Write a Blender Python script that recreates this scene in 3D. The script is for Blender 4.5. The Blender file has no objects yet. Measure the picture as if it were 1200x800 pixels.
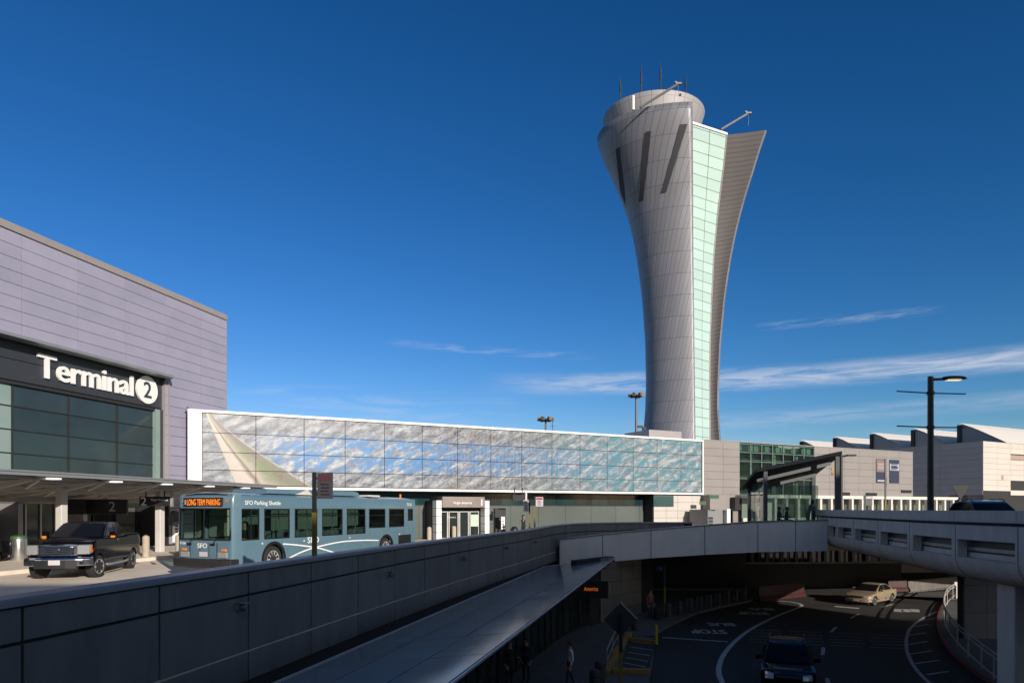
import bpy, bmesh, math, random
from mathutils import Vector, Matrix
random.seed(7)
R = math.radians
sc = bpy.context.scene
COL = sc.collection
EYE = 2.3
F = 800.0

def at(px, py, Y):
    """point of the place at depth Y (metres) surveyed from the photograph"""
    return Vector(((px - 600) / F * Y, Y, EYE - (py - 596) / F * Y))

# ------------------------------------------------------------------ tags
def tag(o, label=None, cat=None, group=None, kind=None):
    if label: o['label'] = label
    if cat: o['category'] = cat
    if group: o['group'] = group
    if kind: o['kind'] = kind
    return o

def thing(name, label, cat, loc=(0, 0, 0), rotz=0.0, group=None):
    o = bpy.data.objects.new(name, None)
    o.empty_display_size = 0.3
    COL.objects.link(o)
    o.location = loc
    o.rotation_euler = (0, 0, rotz)
    return tag(o, label, cat, group)

def copy_tree(o, parent=None):
    c = o.copy()
    COL.objects.link(c)
    if parent is not None:
        c.parent = parent
    for ch in [x for x in o.children]:
        copy_tree(ch, c)
    return c

# ------------------------------------------------------------------ mesh builder
class MB:
    def __init__(s):
        s.bm = bmesh.new()
        s.uv = None
    def quad(s, *ps):
        vs = [s.bm.verts.new(p) for p in ps]
        try:
            return s.bm.faces.new(vs)
        except ValueError:
            return None
    def box(s, c, d, rz=0.0, rx=0.0, ry=0.0):
        m = Matrix.Translation(c) @ Matrix.Rotation(rz, 4, 'Z') @ Matrix.Rotation(ry, 4, 'Y') @ Matrix.Rotation(rx, 4, 'X') @ Matrix.Diagonal((d[0], d[1], d[2], 1))
        bmesh.ops.create_cube(s.bm, size=1.0, matrix=m)
        return s
    def span(s, x0, x1, y0, y1, z0, z1):
        return s.box(((x0 + x1) / 2, (y0 + y1) / 2, (z0 + z1) / 2), (abs(x1 - x0), abs(y1 - y0), abs(z1 - z0)))
    def tube(s, pts, r, n=10, caps=True):
        pts = [Vector(p) for p in pts]
        rs = r if isinstance(r, (list, tuple)) else [r] * len(pts)
        rings = []
        up = Vector((0, 0, 1))
        prev = None
        for i, p in enumerate(pts):
            if i == 0: t = pts[1] - pts[0]
            elif i == len(pts) - 1: t = pts[-1] - pts[-2]
            else: t = (pts[i + 1] - pts[i]).normalized() + (pts[i] - pts[i - 1]).normalized()
            t.normalize()
            if prev is None:
                a = up.cross(t)
                if a.length < 1e-3: a = Vector((1, 0, 0)).cross(t)
            else:
                a = prev - t * prev.dot(t)
            a.normalize(); prev = a
            b = t.cross(a)
            rings.append([s.bm.verts.new(p + (a * math.cos(2 * math.pi * k / n) + b * math.sin(2 * math.pi * k / n)) * rs[i]) for k in range(n)])
        for i in range(len(rings) - 1):
            for k in range(n):
                s.bm.faces.new((rings[i][k], rings[i][(k + 1) % n], rings[i + 1][(k + 1) % n], rings[i + 1][k]))
        if caps:
            s.bm.faces.new(list(reversed(rings[0]))); s.bm.faces.new(rings[-1])
        return s
    def bar(s, a, b, w, h):
        a = Vector(a); b = Vector(b); d = b - a
        q = d.to_track_quat('X', 'Z').to_matrix().to_4x4()
        m = Matrix.Translation((a + b) / 2) @ q @ Matrix.Diagonal((d.length, w, h, 1))
        bmesh.ops.create_cube(s.bm, size=1.0, matrix=m)
        return s
    def lathe(s, prof, n=24, c=(0, 0, 0), axis='z', sx=1.0, sy=1.0, close=False):
        rings = []
        for (r, h) in prof:
            ring = []
            for k in range(n):
                a = 2 * math.pi * k / n
                x, y, z = r * math.cos(a) * sx, r * math.sin(a) * sy, h
                if axis == 'x': x, y, z = h, r * math.cos(a), r * math.sin(a)
                if axis == 'y': x, y, z = r * math.cos(a), h, r * math.sin(a)
                ring.append(s.bm.verts.new((c[0] + x, c[1] + y, c[2] + z)))
            rings.append(ring)
        for i in range(len(rings) - 1):
            for k in range(n):
                s.bm.faces.new((rings[i][k], rings[i][(k + 1) % n], rings[i + 1][(k + 1) % n], rings[i + 1][k]))
        s.bm.faces.new(list(reversed(rings[0]))); s.bm.faces.new(rings[-1])
        return s
    def prism(s, poly, z0, z1):
        """closed plan polygon between two heights"""
        a = [s.bm.verts.new((p[0], p[1], z0)) for p in poly]
        b = [s.bm.verts.new((p[0], p[1], z1)) for p in poly]
        n = len(poly)
        for i in range(n):
            s.bm.faces.new((a[i], a[(i + 1) % n], b[(i + 1) % n], b[i]))
        f1 = s.bm.faces.new(list(reversed(a))); f2 = s.bm.faces.new(b)
        f1.normal_update(); f2.normal_update()
        bmesh.ops.triangulate(s.bm, faces=[f1, f2])
        return s
    def sheet(s, poly, z=0.0):
        f = s.bm.faces.new([s.bm.verts.new((p[0], p[1], p[2] if len(p) > 2 else z)) for p in poly])
        f.normal_update()
        bmesh.ops.triangulate(s.bm, faces=[f])
        return s
    def extr(s, prof, x0, x1, nx=1, fn=None):
        """side profile (y,z) polygon extruded over x; fn deforms every vertex"""
        n = len(prof)
        rows = []
        for j in range(nx + 1):
            x = x0 + (x1 - x0) * j / nx
            rows.append([s.bm.verts.new((x, p[0], p[1])) for p in prof])
        for j in range(nx):
            for i in range(n):
                s.bm.faces.new((rows[j][i], rows[j][(i + 1) % n], rows[j + 1][(i + 1) % n], rows[j + 1][i]))
        f1 = s.bm.faces.new(rows[0]); f2 = s.bm.faces.new(list(reversed(rows[-1])))
        f1.normal_update(); f2.normal_update()
        bmesh.ops.triangulate(s.bm, faces=[f1, f2])
        if fn:
            for row in rows:
                for v in row:
                    v.co = Vector(fn(*v.co))
        return s
    def strip(s, A, B, close=False):
        """ruled surface between two point rows"""
        a = [s.bm.verts.new(p) for p in A]; b = [s.bm.verts.new(p) for p in B]
        for i in range(len(a) - 1):
            s.bm.faces.new((a[i], a[i + 1], b[i + 1], b[i]))
        return s
    def grid(s, rows, uvs=None):
        V = [[s.bm.verts.new(p) for p in r] for r in rows]
        lay = None
        if uvs is not None:
            lay = s.bm.loops.layers.uv.get('panel') or s.bm.loops.layers.uv.new('panel')
        for i in range(len(V) - 1):
            for j in range(len(V[0]) - 1):
                f = s.bm.faces.new((V[i][j], V[i][j + 1], V[i + 1][j + 1], V[i + 1][j]))
                if lay:
                    for l, (a, b) in zip(f.loops, ((i, j), (i, j + 1), (i + 1, j + 1), (i + 1, j))):
                        l[lay].uv = uvs[a][b]
        return s
    def sweep(s, path, prof, caps=True):
        """profile (offset to the left, z) swept along a plan path of (x,y[,dz])"""
        n = len(path)
        rows = []
        for i in range(n):
            p = Vector((path[i][0], path[i][1]))
            dz = path[i][2] if len(path[i]) > 2 else 0.0
            t = Vector((0.0, 0.0))
            if i > 0: t += (p - Vector(path[i - 1][:2])).normalized()
            if i < n - 1: t += (Vector(path[i + 1][:2]) - p).normalized()
            t.normalize()
            nn = Vector((-t.y, t.x))
            rows.append([(p.x + nn.x * o, p.y + nn.y * o, z + dz) for (o, z) in prof])
        V = [[s.bm.verts.new(q) for q in r] for r in rows]
        m = len(prof)
        for i in range(n - 1):
            for j in range(m):
                s.bm.faces.new((V[i][j], V[i][(j + 1) % m], V[i + 1][(j + 1) % m], V[i + 1][j]))
        if caps:
            f1 = s.bm.faces.new(V[0]); f2 = s.bm.faces.new(list(reversed(V[-1])))
            f1.normal_update(); f2.normal_update()
            bmesh.ops.triangulate(s.bm, faces=[f1, f2])
        return s
    def panels(s, xs, zs, y0, y1, gap=0.02, skip=None):
        for i in range(len(xs) - 1):
            for j in range(len(zs) - 1):
                if skip and skip(xs[i], xs[i + 1], zs[j], zs[j + 1]): continue
                s.span(xs[i] + gap / 2, xs[i + 1] - gap / 2, y0, y1, zs[j] + gap / 2, zs[j + 1] - gap / 2)
        return s
    def build(s, name, mat, parent=None, smooth=None, bevel=None, seg=2, normals=True):
        me = bpy.data.meshes.new(name)
        if normals:
            bmesh.ops.recalc_face_normals(s.bm, faces=s.bm.faces)
        s.bm.to_mesh(me); s.bm.free()
        mats = mat if isinstance(mat, (list, tuple)) else [mat]
        for m in mats: me.materials.append(m)
        if smooth is not None:
            me.polygons.foreach_set('use_smooth', [True] * len(me.polygons))
            me.set_sharp_from_angle(angle=R(smooth))
        o = bpy.data.objects.new(name, me)
        COL.objects.link(o)
        if parent is not None: o.parent = parent
        if bevel:
            b = o.modifiers.new('bevel', 'BEVEL'); b.width = bevel; b.segments = seg; b.limit_method = 'ANGLE'; b.angle_limit = R(35)
        return o

def place(o, loc=(0, 0, 0), rotz=0.0):
    o.location = loc; o.rotation_euler = (0, 0, rotz); return o

def text(name, s, mat, parent=None, loc=(0, 0, 0), rot=(0, 0, 0), h=1.0, w=None, ext=0.01, bold=0.0, align='LEFT', space=1.0):
    cu = bpy.data.curves.new(name, 'FONT')
    cu.body = s; cu.size = 1.0; cu.extrude = 0.0; cu.offset = 0.0; cu.resolution_u = 3; cu.space_character = space
    tmp = bpy.data.objects.new(name, cu)
    COL.objects.link(tmp)
    dg = bpy.context.evaluated_depsgraph_get()
    me = bpy.data.meshes.new_from_object(tmp.evaluated_get(dg))
    bpy.data.objects.remove(tmp); bpy.data.curves.remove(cu)
    xs = [v.co.x for v in me.vertices]; ys = [v.co.y for v in me.vertices]
    x0, x1, y0, y1 = min(xs), max(xs), min(ys), max(ys)
    ky = h / 0.729 if not w or True else 1
    # capital height of the built-in face is ~0.73 em
    kx = ky if w is None else w / (x1 - x0)
    off = {'LEFT': x0, 'CENTER': (x0 + x1) / 2, 'RIGHT': x1}[align]
    for v in me.vertices:
        v.co.x = (v.co.x - off) * kx; v.co.y = v.co.y * ky
    if ext > 0:
        bm = bmesh.new(); bm.from_mesh(me)
        bmesh.ops.remove_doubles(bm, verts=bm.verts, dist=1e-5)
        g = bmesh.ops.extrude_face_region(bm, geom=bm.faces[:])
        for v in [x for x in g['geom'] if isinstance(x, bmesh.types.BMVert)]: v.co.z += ext
        bmesh.ops.recalc_face_normals(bm, faces=bm.faces)
        bm.to_mesh(me); bm.free()
    if bold > 0:
        b_ = bold * 1.25 * ky
        bm = bmesh.new()
        for i, (dx, dy) in enumerate(((0, 0), (b_, 0), (-b_, 0), (0, b_ * .7), (0, -b_ * .7), (b_ * .7, b_ * .5), (-b_ * .7, b_ * .5), (b_ * .7, -b_ * .5), (-b_ * .7, -b_ * .5))):
            n0 = len(bm.verts); bm.from_mesh(me); bm.verts.ensure_lookup_table()
            for v in bm.verts[n0:]:
                v.co.x += dx; v.co.y += dy
                v.co.z += 0.0006 * i
        bm.to_mesh(me); bm.free()
    me.materials.clear(); me.materials.append(mat)
    me.name = name
    o = bpy.data.objects.new(name, me)
    COL.objects.link(o)
    if parent is not None: o.parent = parent
    o.location = loc; o.rotation_euler = rot
    return o

# ------------------------------------------------------------------ materials
MATS = {}
def mat(name, col, rough=0.6, metal=0.0, var=0.12, scale=2.0, bump=0.0, bscale=40.0, island=0.0, spec=0.5, coat=0.0, stretch=None, dirt=0.0):
    if name in MATS: return MATS[name]
    m = bpy.data.materials.new(name); m.use_nodes = True
    nt = m.node_tree; N = nt.nodes; L = nt.links
    b = N['Principled BSDF']
    b.inputs['Roughness'].default_value = rough; b.inputs['Metallic'].default_value = metal
    b.inputs['Specular IOR Level'].default_value = spec
    b.inputs['Coat Weight'].default_value = coat; b.inputs['Coat Roughness'].default_value = 0.04
    tc = N.new('ShaderNodeTexCoord')
    mp = N.new('ShaderNodeMapping'); L.new(tc.outputs['Object'], mp.inputs['Vector'])
    if stretch: mp.inputs['Scale'].default_value = stretch
    nz = N.new('ShaderNodeTexNoise'); nz.inputs['Scale'].default_value = scale; nz.inputs['Detail'].default_value = 6
    nz.inputs['Roughness'].default_value = 0.6
    L.new(mp.outputs['Vector'], nz.inputs['Vector'])
    mr = N.new('ShaderNodeMapRange'); mr.inputs['From Min'].default_value = 0.25; mr.inputs['From Max'].default_value = 0.75
    mr.inputs['To Min'].default_value = 1 - var; mr.inputs['To Max'].default_value = 1 + var
    L.new(nz.outputs['Fac'], mr.inputs['Value'])
    val = mr.outputs['Result']
    if island:
        g = N.new('ShaderNodeNewGeometry')
        mi = N.new('ShaderNodeMapRange'); mi.inputs['To Min'].default_value = 1 - island; mi.inputs['To Max'].default_value = 1 + island
        L.new(g.outputs['Random Per Island'], mi.inputs['Value'])
        mu = N.new('ShaderNodeMath'); mu.operation = 'MULTIPLY'; L.new(val, mu.inputs[0]); L.new(mi.outputs['Result'], mu.inputs[1]); val = mu.outputs[0]
    vm = N.new('ShaderNodeVectorMath'); vm.operation = 'SCALE'; vm.inputs[0].default_value = col[:3]
    L.new(val, vm.inputs['Scale'])
    L.new(vm.outputs['Vector'], b.inputs['Base Color'])
    if rough > 0.08:
        r2 = N.new('ShaderNodeMapRange'); r2.inputs['To Min'].default_value = max(0.02, rough - 0.1); r2.inputs['To Max'].default_value = min(1, rough + 0.1)
        L.new(nz.outputs['Fac'], r2.inputs['Value']); L.new(r2.outputs['Result'], b.inputs['Roughness'])
    if bump:
        n2 = N.new('ShaderNodeTexNoise'); n2.inputs['Scale'].default_value = bscale; n2.inputs['Detail'].default_value = 4
        L.new(mp.outputs['Vector'], n2.inputs['Vector'])
        bp = N.new('ShaderNodeBump'); bp.inputs['Strength'].default_value = bump; bp.inputs['Distance'].default_value = 0.02
        L.new(n2.outputs['Fac'], bp.inputs['Height']); L.new(bp.outputs['Normal'], b.inputs['Normal'])
    MATS[name] = m
    return m

def emis(name, col, strength):
    m = bpy.data.materials.new(name); m.use_nodes = True
    b = m.node_tree.nodes['Principled BSDF']
    b.inputs['Base Color'].default_value = (*[c * .5 for c in col], 1)
    b.inputs['Emission Color'].default_value = (*col, 1); b.inputs['Emission Strength'].default_value = strength
    return m

def glass(name, tint, alpha, rough=0.03, body=(0.01, 0.015, 0.016)):
    """window glass: part see-through (alpha), part dark, with a Fresnel reflection"""
    m = bpy.data.materials.new(name); m.use_nodes = True
    nt = m.node_tree; N = nt.nodes; L = nt.links
    out = N['Material Output']; b = N['Principled BSDF']
    b.inputs['Base Color'].default_value = (*body, 1); b.inputs['Roughness'].default_value = rough
    b.inputs['Specular IOR Level'].default_value = 0.8
    tc = N.new('ShaderNodeTexCoord'); nz = N.new('ShaderNodeTexNoise'); nz.inputs['Scale'].default_value = 0.7; nz.inputs['Detail'].default_value = 1
    L.new(tc.outputs['Object'], nz.inputs['Vector'])
    bp = N.new('ShaderNodeBump'); bp.inputs['Strength'].default_value = 0.06; bp.inputs['Distance'].default_value = 0.05
    L.new(nz.outputs['Fac'], bp.inputs['Height']); L.new(bp.outputs['Normal'], b.inputs['Normal'])
    tr = N.new('ShaderNodeBsdfTransparent'); tr.inputs['Color'].default_value = (*tint, 1)
    fr = N.new('ShaderNodeLayerWeight'); fr.inputs['Blend'].default_value = 0.5
    pw = N.new('ShaderNodeMath'); pw.operation = 'POWER'; pw.inputs[1].default_value = 3.5; L.new(fr.outputs['Facing'], pw.inputs[0])
    mx = N.new('ShaderNodeMath'); mx.operation = 'MULTIPLY_ADD'; mx.inputs[1].default_value = -0.75 * alpha; mx.inputs[2].default_value = alpha
    L.new(pw.outputs[0], mx.inputs[0])
    mix = N.new('ShaderNodeMixShader')
    L.new(mx.outputs[0], mix.inputs['Fac']); L.new(b.outputs['BSDF'], mix.inputs[1]); L.new(tr.outputs['BSDF'], mix.inputs[2])
    L.new(mix.outputs['Shader'], out.inputs['Surface'])
    return m

def lined(name, col, line, lw_u, lw_v, rough=0.4, metal=0.0, var=0.1, cellvar=0.06, spec=0.5):
    """cladding whose joints follow the 'panel' UV map (one unit per panel)"""
    m = bpy.data.materials.new(name); m.use_nodes = True
    nt = m.node_tree; N = nt.nodes; L = nt.links
    b = N['Principled BSDF']; b.inputs['Roughness'].default_value = rough; b.inputs['Metallic'].default_value = metal
    b.inputs['Specular IOR Level'].default_value = spec
    uv = N.new('ShaderNodeUVMap'); uv.uv_map = 'panel'
    sp = N.new('ShaderNodeSeparateXYZ'); L.new(uv.outputs['UV'], sp.inputs[0])
    masks = []
    for k, lw in (('X', lw_u), ('Y', lw_v)):
        fr = N.new('ShaderNodeMath'); fr.operation = 'FRACT'; L.new(sp.outputs[k], fr.inputs[0])
        lt = N.new('ShaderNodeMath'); lt.operation = 'LESS_THAN'; lt.inputs[1].default_value = lw; L.new(fr.outputs[0], lt.inputs[0])
        masks.append(lt.outputs[0])
    mx = N.new('ShaderNodeMath'); mx.operation = 'MAXIMUM'; L.new(masks[0], mx.inputs[0]); L.new(masks[1], mx.inputs[1])
    fl = N.new('ShaderNodeVectorMath'); fl.operation = 'FLOOR'; L.new(uv.outputs['UV'], fl.inputs[0])
    wn = N.new('ShaderNodeTexWhiteNoise'); wn.noise_dimensions = '2D'; L.new(fl.outputs[0], wn.inputs['Vector'])
    mr = N.new('ShaderNodeMapRange'); mr.inputs['To Min'].default_value = 1 - cellvar; mr.inputs['To Max'].default_value = 1 + cellvar
    L.new(wn.outputs['Value'], mr.inputs['Value'])
    tc = N.new('ShaderNodeTexCoord'); nz = N.new('ShaderNodeTexNoise'); nz.inputs['Scale'].default_value = 0.25; nz.inputs['Detail'].default_value = 5
    L.new(tc.outputs['Object'], nz.inputs['Vector'])
    m2 = N.new('ShaderNodeMapRange'); m2.inputs['To Min'].default_value = 1 - var; m2.inputs['To Max'].default_value = 1 + var
    L.new(nz.outputs['Fac'], m2.inputs['Value'])
    mu = N.new('ShaderNodeMath'); mu.operation = 'MULTIPLY'; L.new(mr.outputs[0], mu.inputs[0]); L.new(m2.outputs[0], mu.inputs[1])
    vs = N.new('ShaderNodeVectorMath'); vs.operation = 'SCALE'; vs.inputs[0].default_value = col; L.new(mu.outputs[0], vs.inputs['Scale'])
    mixc = N.new('ShaderNodeMix'); mixc.data_type = 'RGBA'
    L.new(mx.outputs[0], mixc.inputs[0]); L.new(vs.outputs[0], mixc.inputs[6]); mixc.inputs[7].default_value = (*line, 1)
    L.new(mixc.outputs[2], b.inputs['Base Color'])
    return m

M = {}
M['lilac'] = mat('lilac_metal_cladding', (0.345, 0.335, 0.435), 0.5, 0.2, 0.06, 0.6, island=0.045)
M['lilac_trim'] = mat('pale_metal_trim', (0.34, 0.32, 0.32), 0.4, 0.2, 0.06)
M['joint'] = mat('dark_joint', (0.02, 0.02, 0.022), 0.8)
M['band'] = mat('charcoal_panel', (0.045, 0.05, 0.06), 0.45, 0.2, 0.08, island=0.08)
M['white'] = mat('white_paint', (0.80, 0.80, 0.79), 0.5, 0, 0.04)
M['offwhite'] = mat('off_white_paint', (0.58, 0.56, 0.53), 0.6, 0, 0.07, 1.0)
M['alu'] = mat('brushed_aluminium', (0.42, 0.42, 0.42), 0.38, 0.6, 0.06)
M['steel'] = mat('stainless_steel', (0.55, 0.55, 0.54), 0.25, 0.9, 0.05)
M['black'] = mat('black_paint', (0.012, 0.012, 0.013), 0.4, 0, 0.1)
M['dark_metal'] = mat('dark_bronze_metal', (0.03, 0.03, 0.032), 0.45, 0.3)
M['wall'] = mat('slate_wall_panel', (0.16, 0.15, 0.145), 0.45, 0.15, 0.26, 2.2, island=0.10, stretch=(1, 1, 0.25))
M['coping'] = mat('grey_coping', (0.26, 0.26, 0.28), 0.4, 0.3, 0.12, 1.5)
M['fascia'] = mat('bridge_fascia_panel', (0.78, 0.72, 0.66), 0.6, 0.0, 0.08, 1.6, island=0.04, stretch=(1, 1, 0.3))
M['ramp'] = mat('smooth_concrete', (0.72, 0.635, 0.52), 0.75, 0, 0.15, 2.2, bump=0.08, bscale=14, stretch=(1, 1, 0.22))
M['concrete'] = mat('road_concrete', (0.78, 0.68, 0.56), 0.85, 0, 0.16, 0.8, bump=0.1, bscale=30)
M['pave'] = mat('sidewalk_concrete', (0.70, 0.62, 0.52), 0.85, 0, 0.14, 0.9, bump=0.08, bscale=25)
M['asphalt'] = mat('asphalt', (0.024, 0.0235, 0.024), 0.8, 0, 0.45, 0.45, bump=0.25, bscale=60)
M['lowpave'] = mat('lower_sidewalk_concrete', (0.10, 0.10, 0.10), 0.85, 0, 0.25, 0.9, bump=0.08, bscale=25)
M['paint'] = mat('road_marking_paint', (0.42, 0.42, 0.41), 0.7, 0, 0.4, 6.0)
M['yellow'] = mat('yellow_paint', (0.55, 0.33, 0.03), 0.6, 0, 0.12)
M['olive'] = mat('olive_yellow_paint', (0.17, 0.13, 0.02), 0.6, 0, 0.12)
M['red'] = mat('red_plastic', (0.045, 0.009, 0.008), 0.6, 0, 0.15)
M['redp'] = mat('red_curb_paint', (0.16, 0.05, 0.04), 0.7, 0, 0.2)
M['t1'] = mat('warm_grey_panel', (0.245, 0.228, 0.222), 0.55, 0.05, 0.05, 0.5, island=0.03)
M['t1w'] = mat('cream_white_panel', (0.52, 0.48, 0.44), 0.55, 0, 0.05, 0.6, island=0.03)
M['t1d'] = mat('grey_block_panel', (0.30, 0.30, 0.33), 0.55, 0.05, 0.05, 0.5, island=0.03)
M['shadegrey'] = mat('mid_grey_panel', (0.20, 0.20, 0.21), 0.6, 0, 0.08, island=0.05)
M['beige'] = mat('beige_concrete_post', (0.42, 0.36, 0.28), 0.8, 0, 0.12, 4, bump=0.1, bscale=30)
M['glassT2'] = mat('dark_teal_glass', (0.026, 0.040, 0.044), 0.08, 0, 0.3, 0.35, spec=0.6, island=0.2)
M['glassT2b'] = mat('pale_green_glass', (0.22, 0.30, 0.28), 0.12, 0, 0.15, 0.3, spec=0.6)
M['store'] = mat('storefront_glass', (0.02, 0.027, 0.026), 0.06, 0, 0.3, 0.4, spec=0.7, island=0.35)
M['storeg'] = mat('storefront_reflection_glass', (0.085, 0.09, 0.085), 0.12, 0, 0.2, 0.5, spec=0.6, island=0.25)  # lighter grey colour stands in for reflections in the storefront glass
M['tealdark'] = mat('deep_teal_glass', (0.012, 0.035, 0.042), 0.12, 0, 0.3, 0.25, spec=0.45, island=0.3)
M['frost'] = mat('grey_green_frosted_glass', (0.105, 0.125, 0.118), 0.25, 0, 0.15, 0.15, spec=0.4, island=0.05)
M['mint'] = lined('mint_curtain_wall', (0.41, 0.57, 0.54), (0.07, 0.09, 0.08), 0.03, 0.05, 0.15, 0, 0.05, 0.06, spec=0.6)
M['shell'] = lined('tower_shell_cladding', (0.205, 0.212, 0.245), (0.085, 0.09, 0.10), 0.07, 0.02, 0.48, 0.3, 0.08, 0.07)
M['rib'] = lined('tower_ribbed_screen', (0.062, 0.057, 0.063), (0.03, 0.03, 0.03), 0.01, 0.22, 0.6, 0.1, 0.06, 0.03)
M['ring'] = lined('tower_cab_ring', (0.30, 0.30, 0.315), (0.1, 0.1, 0.1), 0.035, 0.01, 0.6, 0.15, 0.05, 0.03)
M['asphalt_roof'] = mat('roof_membrane', (0.72, 0.69, 0.64), 0.7, 0, 0.05)
M['busblue'] = mat('bus_blue_paint', (0.105, 0.185, 0.235), 0.28, 0, 0.05, 1.2, coat=0.4)
M['rubber'] = mat('tyre_rubber', (0.018, 0.018, 0.018), 0.8, 0, 0.2)
M['carblack'] = mat('black_car_paint', (0.004, 0.004, 0.006), 0.07, 0, 0.05, spec=0.18, coat=0.0)
M['cargold'] = mat('champagne_car_paint', (0.42, 0.33, 0.22), 0.3, 0.35, 0.05, coat=0.5)
M['cargrey'] = mat('dark_blue_car_paint', (0.03, 0.035, 0.05), 0.2, 0.1, 0.05, coat=0.6)
M['chrome'] = mat('chrome', (0.75, 0.75, 0.76), 0.12, 1.0, 0.03)
M['lens'] = mat('clear_lamp_lens', (0.38, 0.39, 0.40), 0.08, 0.3, 0.2, 20)
M['amber'] = mat('amber_lens', (0.75, 0.22, 0.02), 0.15)
M['redlens'] = mat('red_lens', (0.45, 0.02, 0.02), 0.15)
M['carglass'] = mat('dark_car_glass', (0.007, 0.008, 0.010), 0.05, 0, 0.2, spec=0.15)
M['dash'] = mat('dark_interior', (0.02, 0.02, 0.021), 0.7)
M['seatf'] = mat('grey_seat', (0.20, 0.22, 0.25), 0.7)
M['skin'] = mat('skin', (0.40, 0.22, 0.15), 0.5)
M['hair'] = mat('dark_hair', (0.018, 0.012, 0.009), 0.6)
M['cl_black'] = mat('black_cloth', (0.018, 0.018, 0.02), 0.9)
M['cl_navy'] = mat('navy_cloth', (0.03, 0.04, 0.07), 0.9)
M['cl_white'] = mat('white_cloth', (0.6, 0.62, 0.65), 0.9)
M['cl_rust'] = mat('rust_cloth', (0.28, 0.10, 0.05), 0.9)
M['cl_grey'] = mat('grey_cloth', (0.35, 0.36, 0.38), 0.9)
M['bluebanner'] = mat('blue_banner', (0.014, 0.026, 0.06), 0.6)
M['redbanner'] = mat('pink_red_banner', (0.20, 0.13, 0.14), 0.6)
M['signback'] = mat('sign_back', (0.022, 0.022, 0.025), 0.7)  # colour lowered so the yield sign looks shaded
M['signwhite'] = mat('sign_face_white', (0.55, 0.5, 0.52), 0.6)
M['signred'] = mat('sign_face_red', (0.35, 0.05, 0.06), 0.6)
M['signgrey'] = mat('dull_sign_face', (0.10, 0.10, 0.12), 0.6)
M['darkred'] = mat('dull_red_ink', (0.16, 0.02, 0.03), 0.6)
M['blue'] = mat('blue_door', (0.18, 0.38, 0.50), 0.5)
M['signblue'] = mat('blue_sign_face', (0.03, 0.07, 0.16), 0.5)
M['led'] = emis('amber_led', (1.0, 0.24, 0.02), 1.3)
M['lamp_led'] = emis('lamp_diffuser', (1.0, 0.86, 0.5), 0.9)
M['ceil'] = emis('ceiling_lamp', (1.0, 0.97, 0.9), 1.2)
M['busglass'] = glass('bus_window_glass', (0.66, 0.76, 0.71), 0.94)
M['shelterglass'] = glass('shelter_glass', (0.8, 0.88, 0.85), 0.78, body=(0.09, 0.11, 0.105))
M['pickglass'] = glass('pickup_glass', (0.45, 0.55, 0.55), 0.75)
M['rimalu'] = mat('cast_alloy_rim', (0.45, 0.45, 0.45), 0.35, 0.2)
M['signdark'] = mat('shaded_sign_face', (0.03, 0.03, 0.04), 0.7)  # face colour darkened to stand in for shade; also used for tower slots
M['signdarkred'] = mat('shaded_sign_red', (0.06, 0.012, 0.018), 0.7)  # red darkened in colour to stand in for shade
# ------------------------------------------------------------------ camera, sun, sky
cam = bpy.data.cameras.new('camera'); cam.lens = 24.0; cam.sensor_width = 36.0
cam.shift_y = 196.0 / 1200.0; cam.clip_end = 6000; cam.clip_start = 0.05
co = bpy.data.objects.new('camera', cam); COL.objects.link(co)
co.location = (0, 0, EYE); co.rotation_euler = (R(90), 0, 0)
sc.camera = co
SUN_EL = 17.0
SUNH = Vector((0.537, -0.844))          # horizontal direction towards the sun
sl = bpy.data.lights.new('sun', 'SUN'); sl.energy = 5.2; sl.angle = R(0.5); sl.color = (1.0, 0.90, 0.79)
so = bpy.data.objects.new('sun', sl); COL.objects.link(so)
d = Vector((-SUNH.x * math.cos(R(SUN_EL)), -SUNH.y * math.cos(R(SUN_EL)), -math.sin(R(SUN_EL))))
so.rotation_euler = d.to_track_quat('-Z', 'Y').to_euler()
so.location = (40, -60, 60)

world = bpy.data.worlds.new('World'); sc.world = world; world.use_nodes = True
nt = world.node_tree; N = nt.nodes; L = nt.links
bg = N['Background']
sky = N.new('ShaderNodeTexSky'); sky.sky_type = 'NISHITA'; sky.sun_disc = False
sky.sun_elevation = R(SUN_EL); sky.sun_rotation = math.atan2(SUNH.x, SUNH.y)
sky.air_density = 1.0; sky.dust_density = 0.2; sky.ozone_density = 2.2; sky.altitude = 0
hsv = N.new('ShaderNodeHueSaturation'); hsv.inputs['Saturation'].default_value = 1.18; hsv.inputs['Value'].default_value = 1.0; hsv.inputs['Hue'].default_value = 0.515
L.new(sky.outputs['Color'], hsv.inputs['Color'])
def mth(op, a, b=None, c=None, clamp=False):
    n = N.new('ShaderNodeMath'); n.operation = op; n.use_clamp = clamp
    for i, v in enumerate((a, b, c)):
        if v is None: continue
        if isinstance(v, (int, float)): n.inputs[i].default_value = v
        else: L.new(v, n.inputs[i])
    return n.outputs[0]
tc = N.new('ShaderNodeTexCoord')
sp = N.new('ShaderNodeSeparateXYZ'); L.new(tc.outputs['Generated'], sp.inputs[0])
az = mth('MULTIPLY', mth('ARCTAN2', sp.outputs['X'], sp.outputs['Y']), 57.29578)
el = mth('MULTIPLY', mth('ARCSINE', sp.outputs['Z']), 57.29578)
cv = N.new('ShaderNodeCombineXYZ'); L.new(az, cv.inputs[0]); L.new(el, cv.inputs[1])
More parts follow.
